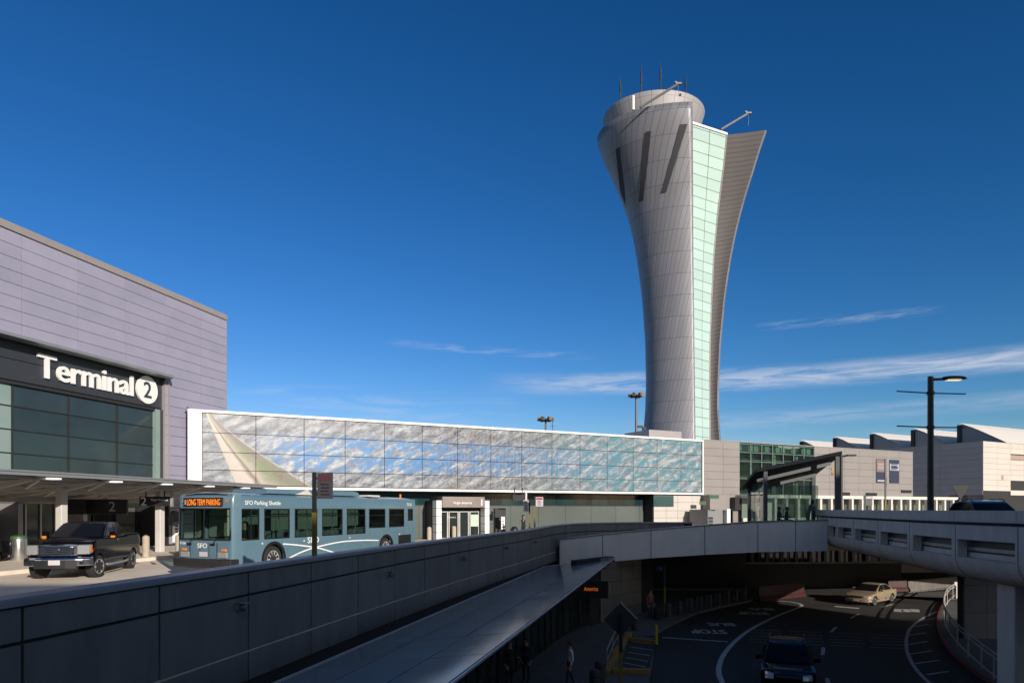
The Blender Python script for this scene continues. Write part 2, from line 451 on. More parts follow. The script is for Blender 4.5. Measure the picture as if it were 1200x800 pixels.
def streak_noise(sx, sy, seed, lo, hi):
    mp = N.new('ShaderNodeMapping'); mp.inputs['Scale'].default_value = (sx, sy, 1); mp.inputs['Location'].default_value = (seed, seed * 1.7, 0)
    mp.inputs['Rotation'].default_value = (0, 0, R(-4))
    L.new(cv.outputs[0], mp.inputs[0])
    n = N.new('ShaderNodeTexNoise'); n.inputs['Scale'].default_value = 1.0; n.inputs['Detail'].default_value = 7; n.inputs['Roughness'].default_value = 0.62; n.inputs['Distortion'].default_value = 0.6
    L.new(mp.outputs[0], n.inputs['Vector'])
    r = N.new('ShaderNodeMapRange'); r.interpolation_type = 'SMOOTHSTEP'; r.inputs['From Min'].default_value = lo; r.inputs['From Max'].default_value = hi
    L.new(n.outputs['Fac'], r.inputs['Value'])
    return r.outputs[0]
def band(az0, az1, e0, slope, half, power, noise):
    """cloud streak along elevation e0 + slope*azimuth, between two azimuths (degrees)"""
    dd = mth('ABSOLUTE', mth('SUBTRACT', el, mth('MULTIPLY_ADD', az, slope, e0)))
    a = N.new('ShaderNodeMapRange'); a.interpolation_type = 'SMOOTHSTEP'; a.inputs['From Min'].default_value = half; a.inputs['From Max'].default_value = half * 0.1
    L.new(dd, a.inputs['Value'])
    w = (az1 - az0) * 0.22
    b1 = N.new('ShaderNodeMapRange'); b1.interpolation_type = 'SMOOTHSTEP'; b1.inputs['From Min'].default_value = az0; b1.inputs['From Max'].default_value = az0 + w; L.new(az, b1.inputs['Value'])
    b2 = N.new('ShaderNodeMapRange'); b2.interpolation_type = 'SMOOTHSTEP'; b2.inputs['From Min'].default_value = az1; b2.inputs['From Max'].default_value = az1 - w; L.new(az, b2.inputs['Value'])
    v = mth('MULTIPLY', mth('MULTIPLY', a.outputs[0], b1.outputs[0]), b2.outputs[0])
    return mth('MULTIPLY', mth('MULTIPLY', v, noise), power)
n1 = streak_noise(0.20, 1.9, 3.1, 0.26, 0.66)
n2 = streak_noise(0.30, 2.6, 9.4, 0.38, 0.70)
n3 = streak_noise(0.10, 0.9, 5.2, 0.42, 0.72)
bands = [band(-4, 50, 10.35, -0.008, 1.15, 0.72, n1),
         band(19, 33, 14.3, -0.012, 0.45, 0.30, n2),
         band(-12, 8, 12.9, -0.06, 0.45, 0.26, n2),
         band(-24, 2, 8.4, 0.0, 2.0, 0.28, n3),
         band(8, 48, 6.6, 0.02, 0.9, 0.26, n1),
         band(-60, 60, 4.0, 0.0, 4.5, 0.12, n3)]
tot = bands[0]
for b_ in bands[1:]: tot = mth('ADD', tot, b_, clamp=True)
mixc = N.new('ShaderNodeMix'); mixc.data_type = 'RGBA'
tint = N.new('ShaderNodeVectorMath'); tint.operation = 'MULTIPLY'; tint.inputs[1].default_value = (0.80, 0.93, 1.10); L.new(hsv.outputs[0], tint.inputs[0])
# deep polarised blue: each channel of the sky radiance follows its own response curve
STR = 0.115
sc_ = N.new('ShaderNodeVectorMath'); sc_.operation = 'SCALE'; sc_.inputs['Scale'].default_value = STR; L.new(tint.outputs[0], sc_.inputs[0])
sx = N.new('ShaderNodeSeparateXYZ'); L.new(sc_.outputs[0], sx.inputs[0])
cx_ = N.new('ShaderNodeCombineXYZ')
for ch, a_, p_ in (('X', 1.48, 1.7), ('Y', 0.91, 1.17), ('Z', 0.96, 1.26)):
    L.new(mth('MULTIPLY', mth('POWER', sx.outputs[ch], p_), a_ / STR), cx_.inputs[ch])
# unseen sun-side sky, warmed and brightened to light the shaded foreground
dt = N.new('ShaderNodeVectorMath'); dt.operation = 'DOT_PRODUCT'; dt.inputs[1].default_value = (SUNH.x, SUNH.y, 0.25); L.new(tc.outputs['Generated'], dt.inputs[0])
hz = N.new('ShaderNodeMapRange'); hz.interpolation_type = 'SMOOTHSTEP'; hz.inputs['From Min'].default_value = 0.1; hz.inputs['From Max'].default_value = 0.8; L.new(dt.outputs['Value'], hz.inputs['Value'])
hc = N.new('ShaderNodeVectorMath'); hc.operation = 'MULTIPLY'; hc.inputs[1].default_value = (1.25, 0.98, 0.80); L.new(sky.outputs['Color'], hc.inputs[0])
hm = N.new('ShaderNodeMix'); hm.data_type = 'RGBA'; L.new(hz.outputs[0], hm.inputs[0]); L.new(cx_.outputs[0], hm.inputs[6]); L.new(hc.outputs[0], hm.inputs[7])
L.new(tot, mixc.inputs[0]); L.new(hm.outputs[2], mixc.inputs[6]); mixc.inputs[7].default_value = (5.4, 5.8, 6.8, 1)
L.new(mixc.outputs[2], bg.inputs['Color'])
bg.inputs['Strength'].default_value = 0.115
sc.view_settings.view_transform = 'Standard'; sc.view_settings.look = 'None'; sc.view_settings.exposure = 0
sc.cycles.max_bounces = 6; sc.cycles.transparent_max_bounces = 12; sc.cycles.use_denoising = True

# ------------------------------------------------------------------ frames of the two facades
AT2 = math.atan2(0.9715, 0.2369)
AM = math.atan2(0.4554, 0.890)
M0 = Vector((-19.24, 40.5, 0))
def T2(u, v, z=0.0): return Vector((u * 0.2369 - v * 0.9715, u * 0.9715 + v * 0.2369, z))
def MW(s, o, z=0.0): return Vector((M0.x + s * 0.890 - o * 0.4554, M0.y + s * 0.4554 + o * 0.890, z))   # o > 0 is into the building

LOW = -4.5
# ------------------------------------------------------------------ ground and decks
tag(MB().sheet([(-900, -400), (900, -400), (900, 2500), (-900, 2500)], LOW - 0.02).build('ground', mat('far_ground', (0.10, 0.10, 0.095), 0.9, 0, 0.2, 0.05)), kind='structure')

def wx(y): return -6.2 + 0.2 * (y - 8.3) + 0.0018 * (y - 8.3) ** 2
WALL = [(wx(y), y) for y in (-25, -18, -12, -6, -2, 2, 5, 8, 11, 14, 17, 20, 23, 26, 29, 32, 35, 38, 41)] + [(3.2, 43.2), (4.4, 44.9), (6.2, 46.1), (8.6, 46.8), (12.4, 47.0)]
def wtop(x, y):
    return 1.2 if y < 36 else (1.2 + 0.2 * min(1, (y - 36) / 11))
left_far = [T2(-60, 29.5), T2(39, 29.5)]
deck = [(p[0], p[1]) for p in WALL] + [(19, 47), (30, 46.5), (60, 52), (110, 74), (110, 130), (40, 110)] + [tuple(MW(60, 6)[:2]), tuple(MW(0, 6)[:2]), tuple(T2(39, 32)[:2]), tuple(T2(-60, 32)[:2])]
tag(MB().prism(deck, -0.55, 0.0).build('road', M['concrete']), kind='structure')
# curb-side pavement in front of terminal two, its kerb a real step
kerb = [(-50, 22.7), (20, 22.7), (31, 23.2), (36, 23.6)]
pv = [tuple(T2(a, b)[:2]) for a, b in [(-55, 22.7), (20, 22.7), (30, 22.9), (36, 23.0)]] + [tuple(MW(s, -7.2)[:2]) for s in (10, 20, 30, 37)] + [tuple(MW(46, -6.5)[:2]), tuple(MW(56, -6.5)[:2]), tuple(MW(56, 4)[:2]), tuple(MW(2, 4)[:2]), tuple(T2(39, 31.5)[:2]), tuple(T2(-55, 31.5)[:2])]
tag(MB().prism(pv, 0.004, 0.15).build('pavement', M['pave']), kind='structure')

# lower roadway
tag(MB().sheet([(3, 10), (60, 10), (75, 60), (60, 100), (-5, 100), (5, 40)], LOW).build('lower_road', M['asphalt']), kind='structure')
# lower left sidewalk with curb
curbL = [(4.4, 20), (5.2, 26), (6.1, 29.6), (7.1, 34.0), (8.0, 37.3), (9.1, 39.4), (11.8, 43.9), (14.8, 47.3), (17.1, 49.5), (20, 54), (22, 62)]
baseL = [(9, 62), (9.5, 50), (9, 44.6), (6, 41), (3.6, 37.8), (2.4, 35.1), (1.2, 31.3), (0.2, 28), (-4, 12)]
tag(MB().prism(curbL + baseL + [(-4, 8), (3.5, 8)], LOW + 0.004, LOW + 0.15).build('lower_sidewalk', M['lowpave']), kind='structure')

def polyline_mark(pts, w, z=LOW + 0.006):
    mb = MB(); P = [Vector((p[0], p[1])) for p in pts]
    A, B = [], []
    for i, p in enumerate(P):
        t = (P[min(i + 1, len(P) - 1)] - P[max(i - 1, 0)]).normalized(); n = Vector((-t.y, t.x))
        A.append((p.x + n.x * w / 2, p.y + n.y * w / 2, z)); B.append((p.x - n.x * w / 2, p.y - n.y * w / 2, z))
    mb.strip(A, B); return mb
def smooth_pts(P, k=6):
    out = []
    for i in range(len(P) - 1):
        p0 = Vector(P[max(i - 1, 0)]); p1 = Vector(P[i]); p2 = Vector(P[i + 1]); p3 = Vector(P[min(i + 2, len(P) - 1)])
        for j in range(k):
            t = j / k
            out.append(tuple(0.5 * ((2 * p1) + (-p0 + p2) * t + (2 * p0 - 5 * p1 + 4 * p2 - p3) * t * t + (-p0 + 3 * p1 - 3 * p2 + p3) * t ** 3)))
    out.append(tuple(P[-1])); return out
lineL = smooth_pts([(7.9, 22), (8.24, 26.7), (9.2, 30.2), (11.0, 34.2), (13.5, 38.6), (16.7, 43.2), (19.6, 46.9), (20.6, 48.6), (20.2, 50.2), (18.4, 50.6)])
mk = polyline_mark(lineL, 0.22)
tag(mk.build('road_edge_line', M['paint']), kind='structure')
def lowat(px, py): 
    Y = (EYE - LOW) * F / (py - 596); return ((px - 600) / F * Y, Y)
lineR = smooth_pts([lowat(*p) for p in [(1102, 806), (1085, 796), (1068, 775), (1062, 755), (1066, 737), (1080, 725), (1098, 716)]])
tag(polyline_mark(lineR, 0.16).build('road_hatch_line', M['paint']), kind='structure')
mb = MB()
for a, b in [((1086, 790), (1112, 786)), ((1072, 777), (1101, 773)), ((1066, 766), (1093, 762)), ((1063, 755), (1087, 751)), ((1064, 744), (1085, 741)), ((1071, 734), (1088, 731)), ((1083, 726), (1096, 724))]:
    (x0, y0), (x1, y1) = lowat(*a), lowat(*b)
    t = Vector((x1 - x0, y1 - y0)).normalized(); n = Vector((-t.y, t.x)) * 0.06
    mb.quad((x0 + n.x, y0 + n.y, LOW + 0.006), (x1 + n.x, y1 + n.y, LOW + 0.006), (x1 - n.x, y1 - n.y, LOW + 0.006), (x0 - n.x, y0 - n.y, LOW + 0.006))
# lane dashes
for a, b in [((964, 767), (965, 758)), ((974, 740), (980, 734)), ((997, 724), (1006, 719)), ((1034, 711), (1046, 707.5)), ((972, 803), (969, 794))]:
    (x0, y0), (x1, y1) = lowat(*a), lowat(*b)
    t = Vector((x1 - x0, y1 - y0)).normalized(); n = Vector((-t.y, t.x)) * 0.085
    mb.quad((x0 + n.x, y0 + n.y, LOW + 0.006), (x1 + n.x, y1 + n.y, LOW + 0.006), (x1 - n.x, y1 - n.y, LOW + 0.006), (x0 - n.x, y0 - n.y, LOW + 0.006))
# stop line, cross-walk bars in the sun, arrow
for (a, b, w) in [((776, 746.5), (853, 751.5), 0.2), ((978, 710), (1007, 712.5), 0.5)]:
    (x0, y0), (x1, y1) = lowat(*a), lowat(*b)
    t = Vector((x1 - x0, y1 - y0)).normalized(); n = Vector((-t.y, t.x)) * w / 2
    mb.quad((x0 + n.x, y0 + n.y, LOW + 0.006), (x1 + n.x, y1 + n.y, LOW + 0.006), (x1 - n.x, y1 - n.y, LOW + 0.006), (x0 - n.x, y0 - n.y, LOW + 0.006))
for px in (1053, 1062, 1072):
    x0, y0 = lowat(px, 715); mb.box((x0, y0, LOW + 0.006), (0.55, 1.4, 0.001), rz=-0.5)
mb.build('lane_marking', M['paint'])['kind'] = 'structure'
# raised white studs across the lane
mb = MB()
for r_ in range(5):
    for c in range(48):
        if (c % 12) in (10, 11): continue
        px = 878 + c * 3.95 + (r_ % 2) * 1.9 + r_ * 0.4; py = 737 + r_ * 3.7 + c * 0.17
        x0, y0 = lowat(px, py)
        mb.lathe([(0.055, 0), (0.045, 0.015), (0.02, 0.02)], 6, (x0, y0, LOW + 0.003))
st = mb.build('road_studs', mat('stud_paint', (0.25, 0.25, 0.24), 0.7, 0, 0.2)); st['kind'] = 'stuff'; st['label'] = 'rows of small white raised studs across the lower road'
# words on the lower road, written for traffic coming towards the viewer
for s_, px, py, w in [('STOP', 828, 737.5, 1.85), ('BUS', 843, 729.5, 1.5), ('STOP', 880, 716.5, 1.85), ('BUS', 890, 712, 1.5)]:
    x0, y0 = lowat(px, py)
    t_ = text('road_lettering', s_, M['paint'], None, (x0, y0, LOW + 0.005), (0, 0, R(180 - 6)), h=1.25 if s_ == 'STOP' else 1.1, w=w, ext=0.001, bold=0.02, align='CENTER')
    t_['kind'] = 'structure'

# ------------------------------------------------------------------ panelled parapet wall of the upper road
wall = thing('parapet_wall', 'long dark slate panelled parapet wall along the near edge of the upper road', 'wall', (WALL[7][0], WALL[7][1], LOW))
def rel(path, o): return [(p[0] - o[0], p[1] - o[1]) for p in path]
O = (WALL[7][0], WALL[7][1])
dense = smooth_pts(WALL, 5)
def walk(path, step):
    """resample a plan path at a fixed step"""
    out = [Vector(path[0])]; acc = 0; prev = Vector(path[0])
    for q in path[1:]:
        q = Vector(q); seg = (q - prev).length
        while acc + seg >= step:
            t = (step - acc) / seg; prev = prev + (q - prev) * t; out.append(prev.copy()); seg = (q - prev).length; acc = 0
        acc += seg; prev = q
    return out
# shift so that a joint stands where the photo has one
WJ = walk([tuple(p) for p in dense], 2.42)
core = MB()
Pz = [(p[0] - O[0], p[1] - O[1], wtop(*p[:2]) - 1.2 ) for p in dense]
core.sweep(Pz, [(0.02, -LOW - 1.5), (0.28, -LOW - 1.5), (0.28, -LOW + 1.10), (0.02, -LOW + 1.10)])
core.build('core', M['joint'], wall)
cp = MB(); cp.sweep(Pz, [(-0.10, -LOW + 1.10), (0.36, -LOW + 1.10), (0.36, -LOW + 1.18), (0.33, -LOW + 1.2), (-0.07, -LOW + 1.2), (-0.10, -LOW + 1.17)])
cp.build('coping', M['coping'], wall, smooth=40)
pn = MB()
zrows = [(-1.02, -0.48), (-0.435, 0.61), (0.655, 1.07)]
for a, b in zip(WJ[:-1], WJ[1:]):
    t = (b - a).normalized(); n = Vector((-t.y, t.x))
    for (z0, z1) in zrows:
        za = wtop(a.x, a.y) - 1.2; zb = wtop(b.x, b.y) - 1.2
        a2 = a + t * 0.02; b2 = b - t * 0.02
        P = []
        for q, dz in ((a2, za), (b2, zb)):
            for off in (-0.045, 0.012):
                P.append((q.x + n.x * off - O[0], q.y + n.y * off - O[1], dz))
        v = [pn.bm.verts.new((p[0], p[1], z - LOW + p[2])) for z in (z0, z1) for p in P]
        for f in ((0, 2, 6, 4), (1, 5, 7, 3), (0, 4, 5, 1), (2, 3, 7, 6), (4, 6, 7, 5), (0, 1, 3, 2)):
            pn.bm.faces.new([v[i] for i in f])
pn.build('wall_panel', M['wall'], wall, bevel=0.004, seg=1)
# small dome lamps on the wall
k = 0
lampname = ['dome lamp on the slate wall, nearest of the row and below the bus front', 'dome lamp on the slate wall below the rear of the bus', 'dome lamp on the slate wall below the portal marked 1', 'dome lamp on the slate wall below the far kerb, fourth from the left', 'dome lamp on the slate wall beside the bridge, farthest of the row']
for (px, py), nm in zip([(275, 711), (452, 672.5), (540, 654), (591, 642), (625, 634.5)], lampname):
    best = None
    for p, q in zip(dense[:-1], dense[1:]):
        for t in (0, .25, .5, .75):
            x = p[0] + (q[0] - p[0]) * t; y = p[1] + (q[1] - p[1]) * t
            if y < 4: continue
            e = abs(600 + F * x / y - px)
            if best is None or e < best[0]: best = (e, x, y, math.atan2(q[1] - p[1], q[0] - p[0]))
    _, x, y, a = best
    z = EYE - (py - 596) / F * y
    o = thing('wall_lamp', nm, 'wall lamp', (x + 0.05 * math.sin(a), y - 0.05 * math.cos(a), z), a, 'dome lamps along the slate wall')
    b_ = MB(); b_.lathe([(0.085, 0.0), (0.085, -0.04), (0.06, -0.05)], 16, axis='y'); b_.build('backplate', M['alu'], o, smooth=40)
    b_ = MB(); b_.lathe([(0.062, -0.05), (0.075, -0.09), (0.07, -0.13), (0.045, -0.165), (0.01, -0.175)], 16, axis='y'); b_.build('dome', mat('smoked_dome', (0.12, 0.12, 0.13), 0.15), o, smooth=60)
    b_ = MB(); b_.box((0, -0.09, 0.085), (0.17, 0.16, 0.02)); b_.build('hood', M['alu'], o)

# ------------------------------------------------------------------ lower building below the wall (facade, doors, glass canopy)
lowb = thing('lower_terminal_facade', 'dark lower level terminal facade with doors under the glass canopy', 'building', (0, 28, LOW))
fl = [(-4.5, 8), (-3.2, 14), (-2.2, 19), (-1.0, 24), (0.2, 28), (1.2, 31.3), (2.4, 35.1), (3.6, 37.8), (6, 41.0), (7.6, 42.9), (9.3, 44.8)]
core = MB(); core.sweep([(p[0], p[1] - 28) for p in smooth_pts(fl, 4)], [(0.05, 0.0), (0.4, 0.0), (0.4, 3.2), (0.05, 3.2)]); core.build('core', M['joint'], lowb)
core = MB(); core.sweep([(p[0], p[1] - 28) for p in smooth_pts(fl[7:], 4)], [(0.05, 3.0), (0.4, 3.0), (0.4, 3.95), (0.05, 3.95)]); core.build('upper_core', M['joint'], lowb)
pm, pgm, pf = MB(), MB(), MB()
J = walk(smooth_pts(fl, 6), 1.2)
lastglass = 0
for i, (a, b) in enumerate(zip(J[:-1], J[1:])):
    t = (b - a).normalized(); n = Vector((-t.y, t.x)); rz = math.atan2(t.y, t.x); c = (a + b) / 2
    solid = c.y > 38.6
    if solid:
        for (z0, z1) in [(0.16, 0.72), (0.74, 1.56), (1.58, 2.4), (2.42, 3.24), (3.26, 3.92)]:
            if i % 2 == 0 and i + 1 < len(J) - 1:
                c2 = b
                pm.box((c2.x, c2.y - 28, (z0 + z1) / 2), (2.375, 0.09, z1 - z0), rz)
    else:
        pgm.box((c.x, c.y - 28, 1.55), (1.14, 0.05, 2.6), rz)
        pf.box((a.x, a.y - 28, 1.65), (0.09, 0.14, 3.0), rz); pf.box((c.x, c.y - 28, 2.5), (1.15, 0.08, 0.07), rz); pf.box((c.x, c.y - 28, 0.21), (1.15, 0.1, 0.12), rz)
        pf.box((c.x, c.y - 28, 3.0), (1.2, 0.12, 0.3), rz)
pm.build('wall_panel', M['wall'], lowb, bevel=0.004, seg=1)
pgm.build('glazing', M['store'], lowb)
pf.build('glazing_frame', M['dark_metal'], lowb)

can = thing('glass_canopy', 'long dark glass canopy sloping beside the slate wall over the lower doors', 'canopy', (1.0, 38.0, -1.0))
ci0, ci1 = Vector((-6.45, 5.0, -1.04)), Vector((1.95, 39.6, -1.04))
co0, co1 = Vector((-2.85, 4.2, -0.66)), Vector((6.1, 40.75, -0.66))
def cpt(s, t): 
    a = ci0.lerp(ci1, s); b = co0.lerp(co1, s); return a.lerp(b, t) - can.location
cg = MB()
nb = 15
for i in range(nb):
    for (t0, t1) in ((0.015, 0.325), (0.335, 0.655), (0.665, 0.985)):
        s0, s1 = i / nb + 0.0006, (i + 1) / nb - 0.0006
        P = [cpt(s0, t0), cpt(s1, t0), cpt(s1, t1), cpt(s0, t1)]
        top = [cg.bm.verts.new(p + Vector((0, 0, 0.012))) for p in P]; bot = [cg.bm.verts.new(p - Vector((0, 0, 0.012))) for p in P]
        cg.bm.faces.new(top); cg.bm.faces.new(list(reversed(bot)))
        for q in range(4): cg.bm.faces.new((bot[q], bot[(q + 1) % 4], top[(q + 1) % 4], top[q]))
# dark reflective glass of the canopy
gm = mat('canopy_glass', (0.18, 0.245, 0.28), 0.12, 0, 0.10, 0.5, spec=0.5, island=0.10)
cg.build('glass_pane', gm, can)
fr = MB()
for i in range(nb + 1):
    fr.bar(cpt(i / nb, 0) - Vector((0, 0, 0.12)), cpt(i / nb, 1) - Vector((0, 0, 0.1)), 0.07, 0.16)
fr.bar(cpt(0, 0.33) - Vector((0, 0, 0.07)), cpt(1, 0.33) - Vector((0, 0, 0.07)), 0.05, 0.08)
fr.bar(cpt(0, 0.66) - Vector((0, 0, 0.07)), cpt(1, 0.66) - Vector((0, 0, 0.07)), 0.05, 0.08)
fr.build('support_frame', M['dark_metal'], can)
fr = MB(); fr.bar(cpt(0, 1.006), cpt(1, 1.006), 0.03, 0.05); fr.bar(cpt(1, 0), cpt(1, 1), 0.03, 0.05); fr.bar(cpt(0, -0.01), cpt(1, -0.01), 0.10, 0.06)
fr.build('edge_trim', mat('canopy_edge_trim', (0.6, 0.62, 0.64), 0.35, 0.4), can)
# roof strip between wall and canopy
gt = MB(); gt.sweep([(p[0] - O[0], p[1] - O[1]) for p in dense if p[1] < 41], [(-1.3, -LOW - 1.5), (0.0, -LOW - 1.5), (0.0, -LOW - 1.42), (-1.3, -LOW - 1.42)])
gt.build('gutter', M['dark_metal'], wall)

# ------------------------------------------------------------------ bridge and curved ramp
P2 = [(2.75, 41.75), (6.18, 41.2), (9.0, 40.7), (11.36, 40.2), (14.27, 39.5), (17.9, 38.2)]
ZT = [0.45, 0.86, 1.15, 1.36, 1.61, 1.70]; ZB = [-1.25, -0.86, -0.58, -0.40, -0.2, -0.05]
def p2z(x, arr):
    xs = [p[0] for p in P2]
    for i in range(len(xs) - 1):
        if x <= xs[i + 1] or i == len(xs) - 2:
            t = (x - xs[i]) / (xs[i + 1] - xs[i]); return arr[i] + (arr[i + 1] - arr[i]) * t
def p2y(x): return p2z(x, [p[1] for p in P2])
br = thing('road_bridge', 'grey panelled bridge parapet crossing above the lower road', 'bridge', (10, 40.5, 0))
pn = MB(); ck = MB(); tp = MB()
cuts = [2.75, 5.75, 8.35, 11.3, 14.55, 17.75]   # joints at px 655, 708, 762?, 826, 889, 930, 970
cuts = [(px - 600) / F * yy for px, yy in ((655.5, 41.7), (706, 41.4), (763, 40.8), (826, 40.2), (889, 39.4), (932, 38.9), (972, 38.1))]
for a, b in zip(cuts[:-1], cuts[1:]):
    xa, xb = a + 0.02, b - 0.02
    V = []
    for (x) in (xa, xb):
        for off in (0.0, 0.06):
            for arr, e in ((ZB, 0.0), (ZT, -0.06)):
                V.append(pn.bm.verts.new((x - 10, p2y(x) + off - 40.5, p2z(x, arr) + e)))
    for f in ((0, 4, 5, 1), (2, 3, 7, 6), (0, 1, 3, 2), (4, 6, 7, 5), (1, 5, 7, 3), (0, 2, 6, 4)): pn.bm.faces.new([V[i] for i in f])
pn.build('fascia_panel', M['fascia'], br, bevel=0.006, seg=1)
n_ = 12
A = [];
for i in range(n_ + 1):
    x = cuts[0] + (cuts[-1] - cuts[0]) * i / n_; A.append(x)
for name, m_, y0, y1, zl, zh in (('core', M['joint'], 0.062, 0.35, (ZB, 0.02), (ZT, -0.08)), ('coping', M['coping'], -0.05, 0.40, (ZT, -0.058), (ZT, 0.0))):
    q = MB(); rows = []
    for x in A:
        yb = p2y(x) - 40.5
        rows.append([q.bm.verts.new((x - 10, yb + yy, p2z(x, arr) + e)) for (yy, (arr, e)) in ((y0, zl), (y1, zl), (y1, zh), (y0, zh))])
    for r0, r1 in zip(rows[:-1], rows[1:]):
        for k in range(4): q.bm.faces.new((r0[k], r0[(k + 1) % 4], r1[(k + 1) % 4], r1[k]))
    q.bm.faces.new(rows[0]); q.bm.faces.new(list(reversed(rows[-1])))
    q.build(name, m_, br)
q = MB(); A1 = []; 
rows = []
for x in A:
    y0 = p2y(x) + 0.35 - 40.5; z = max(0.004, p2z(x, ZT) - 0.8); zb = p2z(x, ZB) + 0.1
    rows.append([q.bm.verts.new(p) for p in ((x - 10, y0, zb), (x - 10, y0 + 9.5, zb), (x - 10, y0 + 9.5, z), (x - 10, y0, z))])
for r0, r1 in zip(rows[:-1], rows[1:]):
    for k in range(4): q.bm.faces.new((r0[k], r0[(k + 1) % 4], r1[(k + 1) % 4], r1[k]))
q.bm.faces.new(rows[0]); q.bm.faces.new(list(reversed(rows[-1])))
q.build('bridge_deck', M['concrete'], br)

# curved ramp on the right
C = smooth_pts([(21.6, 48.5), (19.3, 43.0), (17.75, 38.4), (16.3, 32), (14.95, 26.4), (14.22, 22.9), (13.95, 21.0), (13.75, 18.2), (13.6, 14), (13.8, 8), (14.4, 0), (15.6, -10)], 8)
C = C[::-1]          # runs away from the viewer, void on the left
RZ = 0.95
ramp = thing('curved_ramp', 'smooth curved concrete ramp with rectangular slots in its belly wall', 'ramp', (14, 22, 0))
Cr = [(p[0] - 14, p[1] - 22) for p in C]
q = MB(); q.sweep(Cr, [(-0.35, 0.35), (-9.2, 0.35), (-9.2, RZ), (-0.35, RZ)]); q.build('ramp_deck', M['concrete'], ramp)
q = MB(); q.sweep(Cr, [(-9.2, 0.0), (-9.5, 0.0), (-9.5, 2.2), (-9.2, 2.2)]); q.build('far_parapet', M['ramp'], ramp)
# profile of the belly: vertical face, then curling under
prof = [(0.0, 1.80), (0.0, 1.36), (0.0, 0.80), (-0.03, 0.62), (-0.10, 0.46), (-0.22, 0.30), (-0.40, 0.17), (-0.65, 0.07), (-1.0, 0.01), (-1.5, -0.01)]
JW = walk([tuple(p) for p in C], 0.12)
def nrm(i):
    t = (JW[min(i + 1, len(JW) - 1)] - JW[max(i - 1, 0)]).normalized(); return Vector((-t.y, t.x)), t
pxs = [600 + F * p.x / p.y if p.y > 1 else 99999 for p in JW]
slots = [(970.5, 979), (981.6, 998), (1002, 1026.6), (1032, 1063.5), (1070, 1114), (1123, 1188)]
joints = [980.2, 1000, 1029, 1066.5, 1119.0, 1193]
# further bays towards the viewer continue the rhythm
bel = MB(); rail = MB(); jn = MB(); back = MB()
# bay rhythm along the arc
def arc_of(px):
    return min(range(len(pxs)), key=lambda i: abs(pxs[i] - px))
sl_i = sorted([(arc_of(b), arc_of(a)) for a, b in slots])
ji = sorted([arc_of(a) for a in joints])
per = ji[1] - ji[0]
kx = ji[0]
while kx - per > 2:
    sl_i.append((kx - per + 4, kx - 4)); kx -= per; ji.append(kx)
isslot = [False] * len(JW)
for a, b in sl_i:
    for i in range(a, b): isslot[i] = True
rowsV = []
for i, p in enumerate(JW):
    n, t = nrm(i)
    rowsV.append([(p.x + n.x * o - 14, p.y + n.y * o - 22, z) for (o, z) in prof])
V = [[bel.bm.verts.new(c) for c in r] for r in rowsV]
for i in range(len(JW) - 1):
    for j in range(len(prof) - 1):
        if j == 1 and isslot[i]: continue
        bel.bm.faces.new((V[i][j], V[i][j + 1], V[i + 1][j + 1], V[i + 1][j]))
# thickness at slots: reveals
for a, b in sl_i:
    for i in (a, b):
        n, t = nrm(i); p = JW[i]
        bel.quad(*[(p.x + n.x * o - 14, p.y + n.y * o - 22, z) for o, z in ((0, 0.80), (0, 1.36), (-0.28, 1.36), (-0.28, 0.80))])
    for z in (0.80, 1.36):
        A_ = []; B_ = []
        for i in range(a, b + 1):
            n, t = nrm(i); p = JW[i]
            A_.append((p.x - 14, p.y - 22, z)); B_.append((p.x - n.x * 0.28 - 14, p.y - n.y * 0.28 - 22, z))
        bel.strip(A_, B_)
A_ = []; B_ = []
for i in range(len(JW)):
    n, t = nrm(i); p = JW[i]
    A_.append((p.x - 14, p.y - 22, 1.80)); B_.append((p.x - n.x * 0.30 - 14, p.y - n.y * 0.30 - 22, 1.80))
bel.strip(A_, B_)
o = bel.build('belly_wall', M['ramp'], ramp, smooth=35, normals=False)
# rails seen through the slots, gap beam and inner upstand
inner = [(p[0], p[1]) for p in Cr]
q = MB()
for zc in (1.02,):
    q.sweep(inner, [(-0.30, zc), (-0.36, zc), (-0.36, zc + 0.10), (-0.30, zc + 0.10)])
q.build('guard_rail', M['alu'], ramp)
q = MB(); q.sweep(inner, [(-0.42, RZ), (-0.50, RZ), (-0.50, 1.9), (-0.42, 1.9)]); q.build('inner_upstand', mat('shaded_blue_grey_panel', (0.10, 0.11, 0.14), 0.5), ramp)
# top parapet panels
pp = MB(); ji = sorted(ji)
for a, b in zip(ji[:-1], ji[1:]):
    idx = list(range(a, b + 1, 4))
    if idx[-1] != b: idx.append(b)
    path = []
    for k, i in enumerate(idx):
        p = JW[i]; n, t = nrm(i); s = 0.018 if k == 0 else (-0.018 if k == len(idx) - 1 else 0)
        path.append((p.x + t.x * s - 14, p.y + t.y * s - 22))
    if len(path) > 1: pp.sweep(path, [(0.05, 1.90), (0.05, 2.25), (-0.10, 2.25), (-0.10, 1.90)])
idx = list(range(ji[-1], len(JW) - 1, 5))
if len(idx) > 1: pp.sweep([(JW[i].x - 14, JW[i].y - 22) for i in idx], [(0.05, 1.90), (0.05, 2.25), (-0.10, 2.25), (-0.10, 1.90)])
pp.build('parapet_panel', M['ramp'], ramp, bevel=0.006, seg=1)
q = MB(); q.sweep(inner, [(0.0, 1.81), (-0.14, 1.81), (-0.14, 1.905), (0.0, 1.905)]); q.build('shadow_gap', M['joint'], ramp)
q = MB()
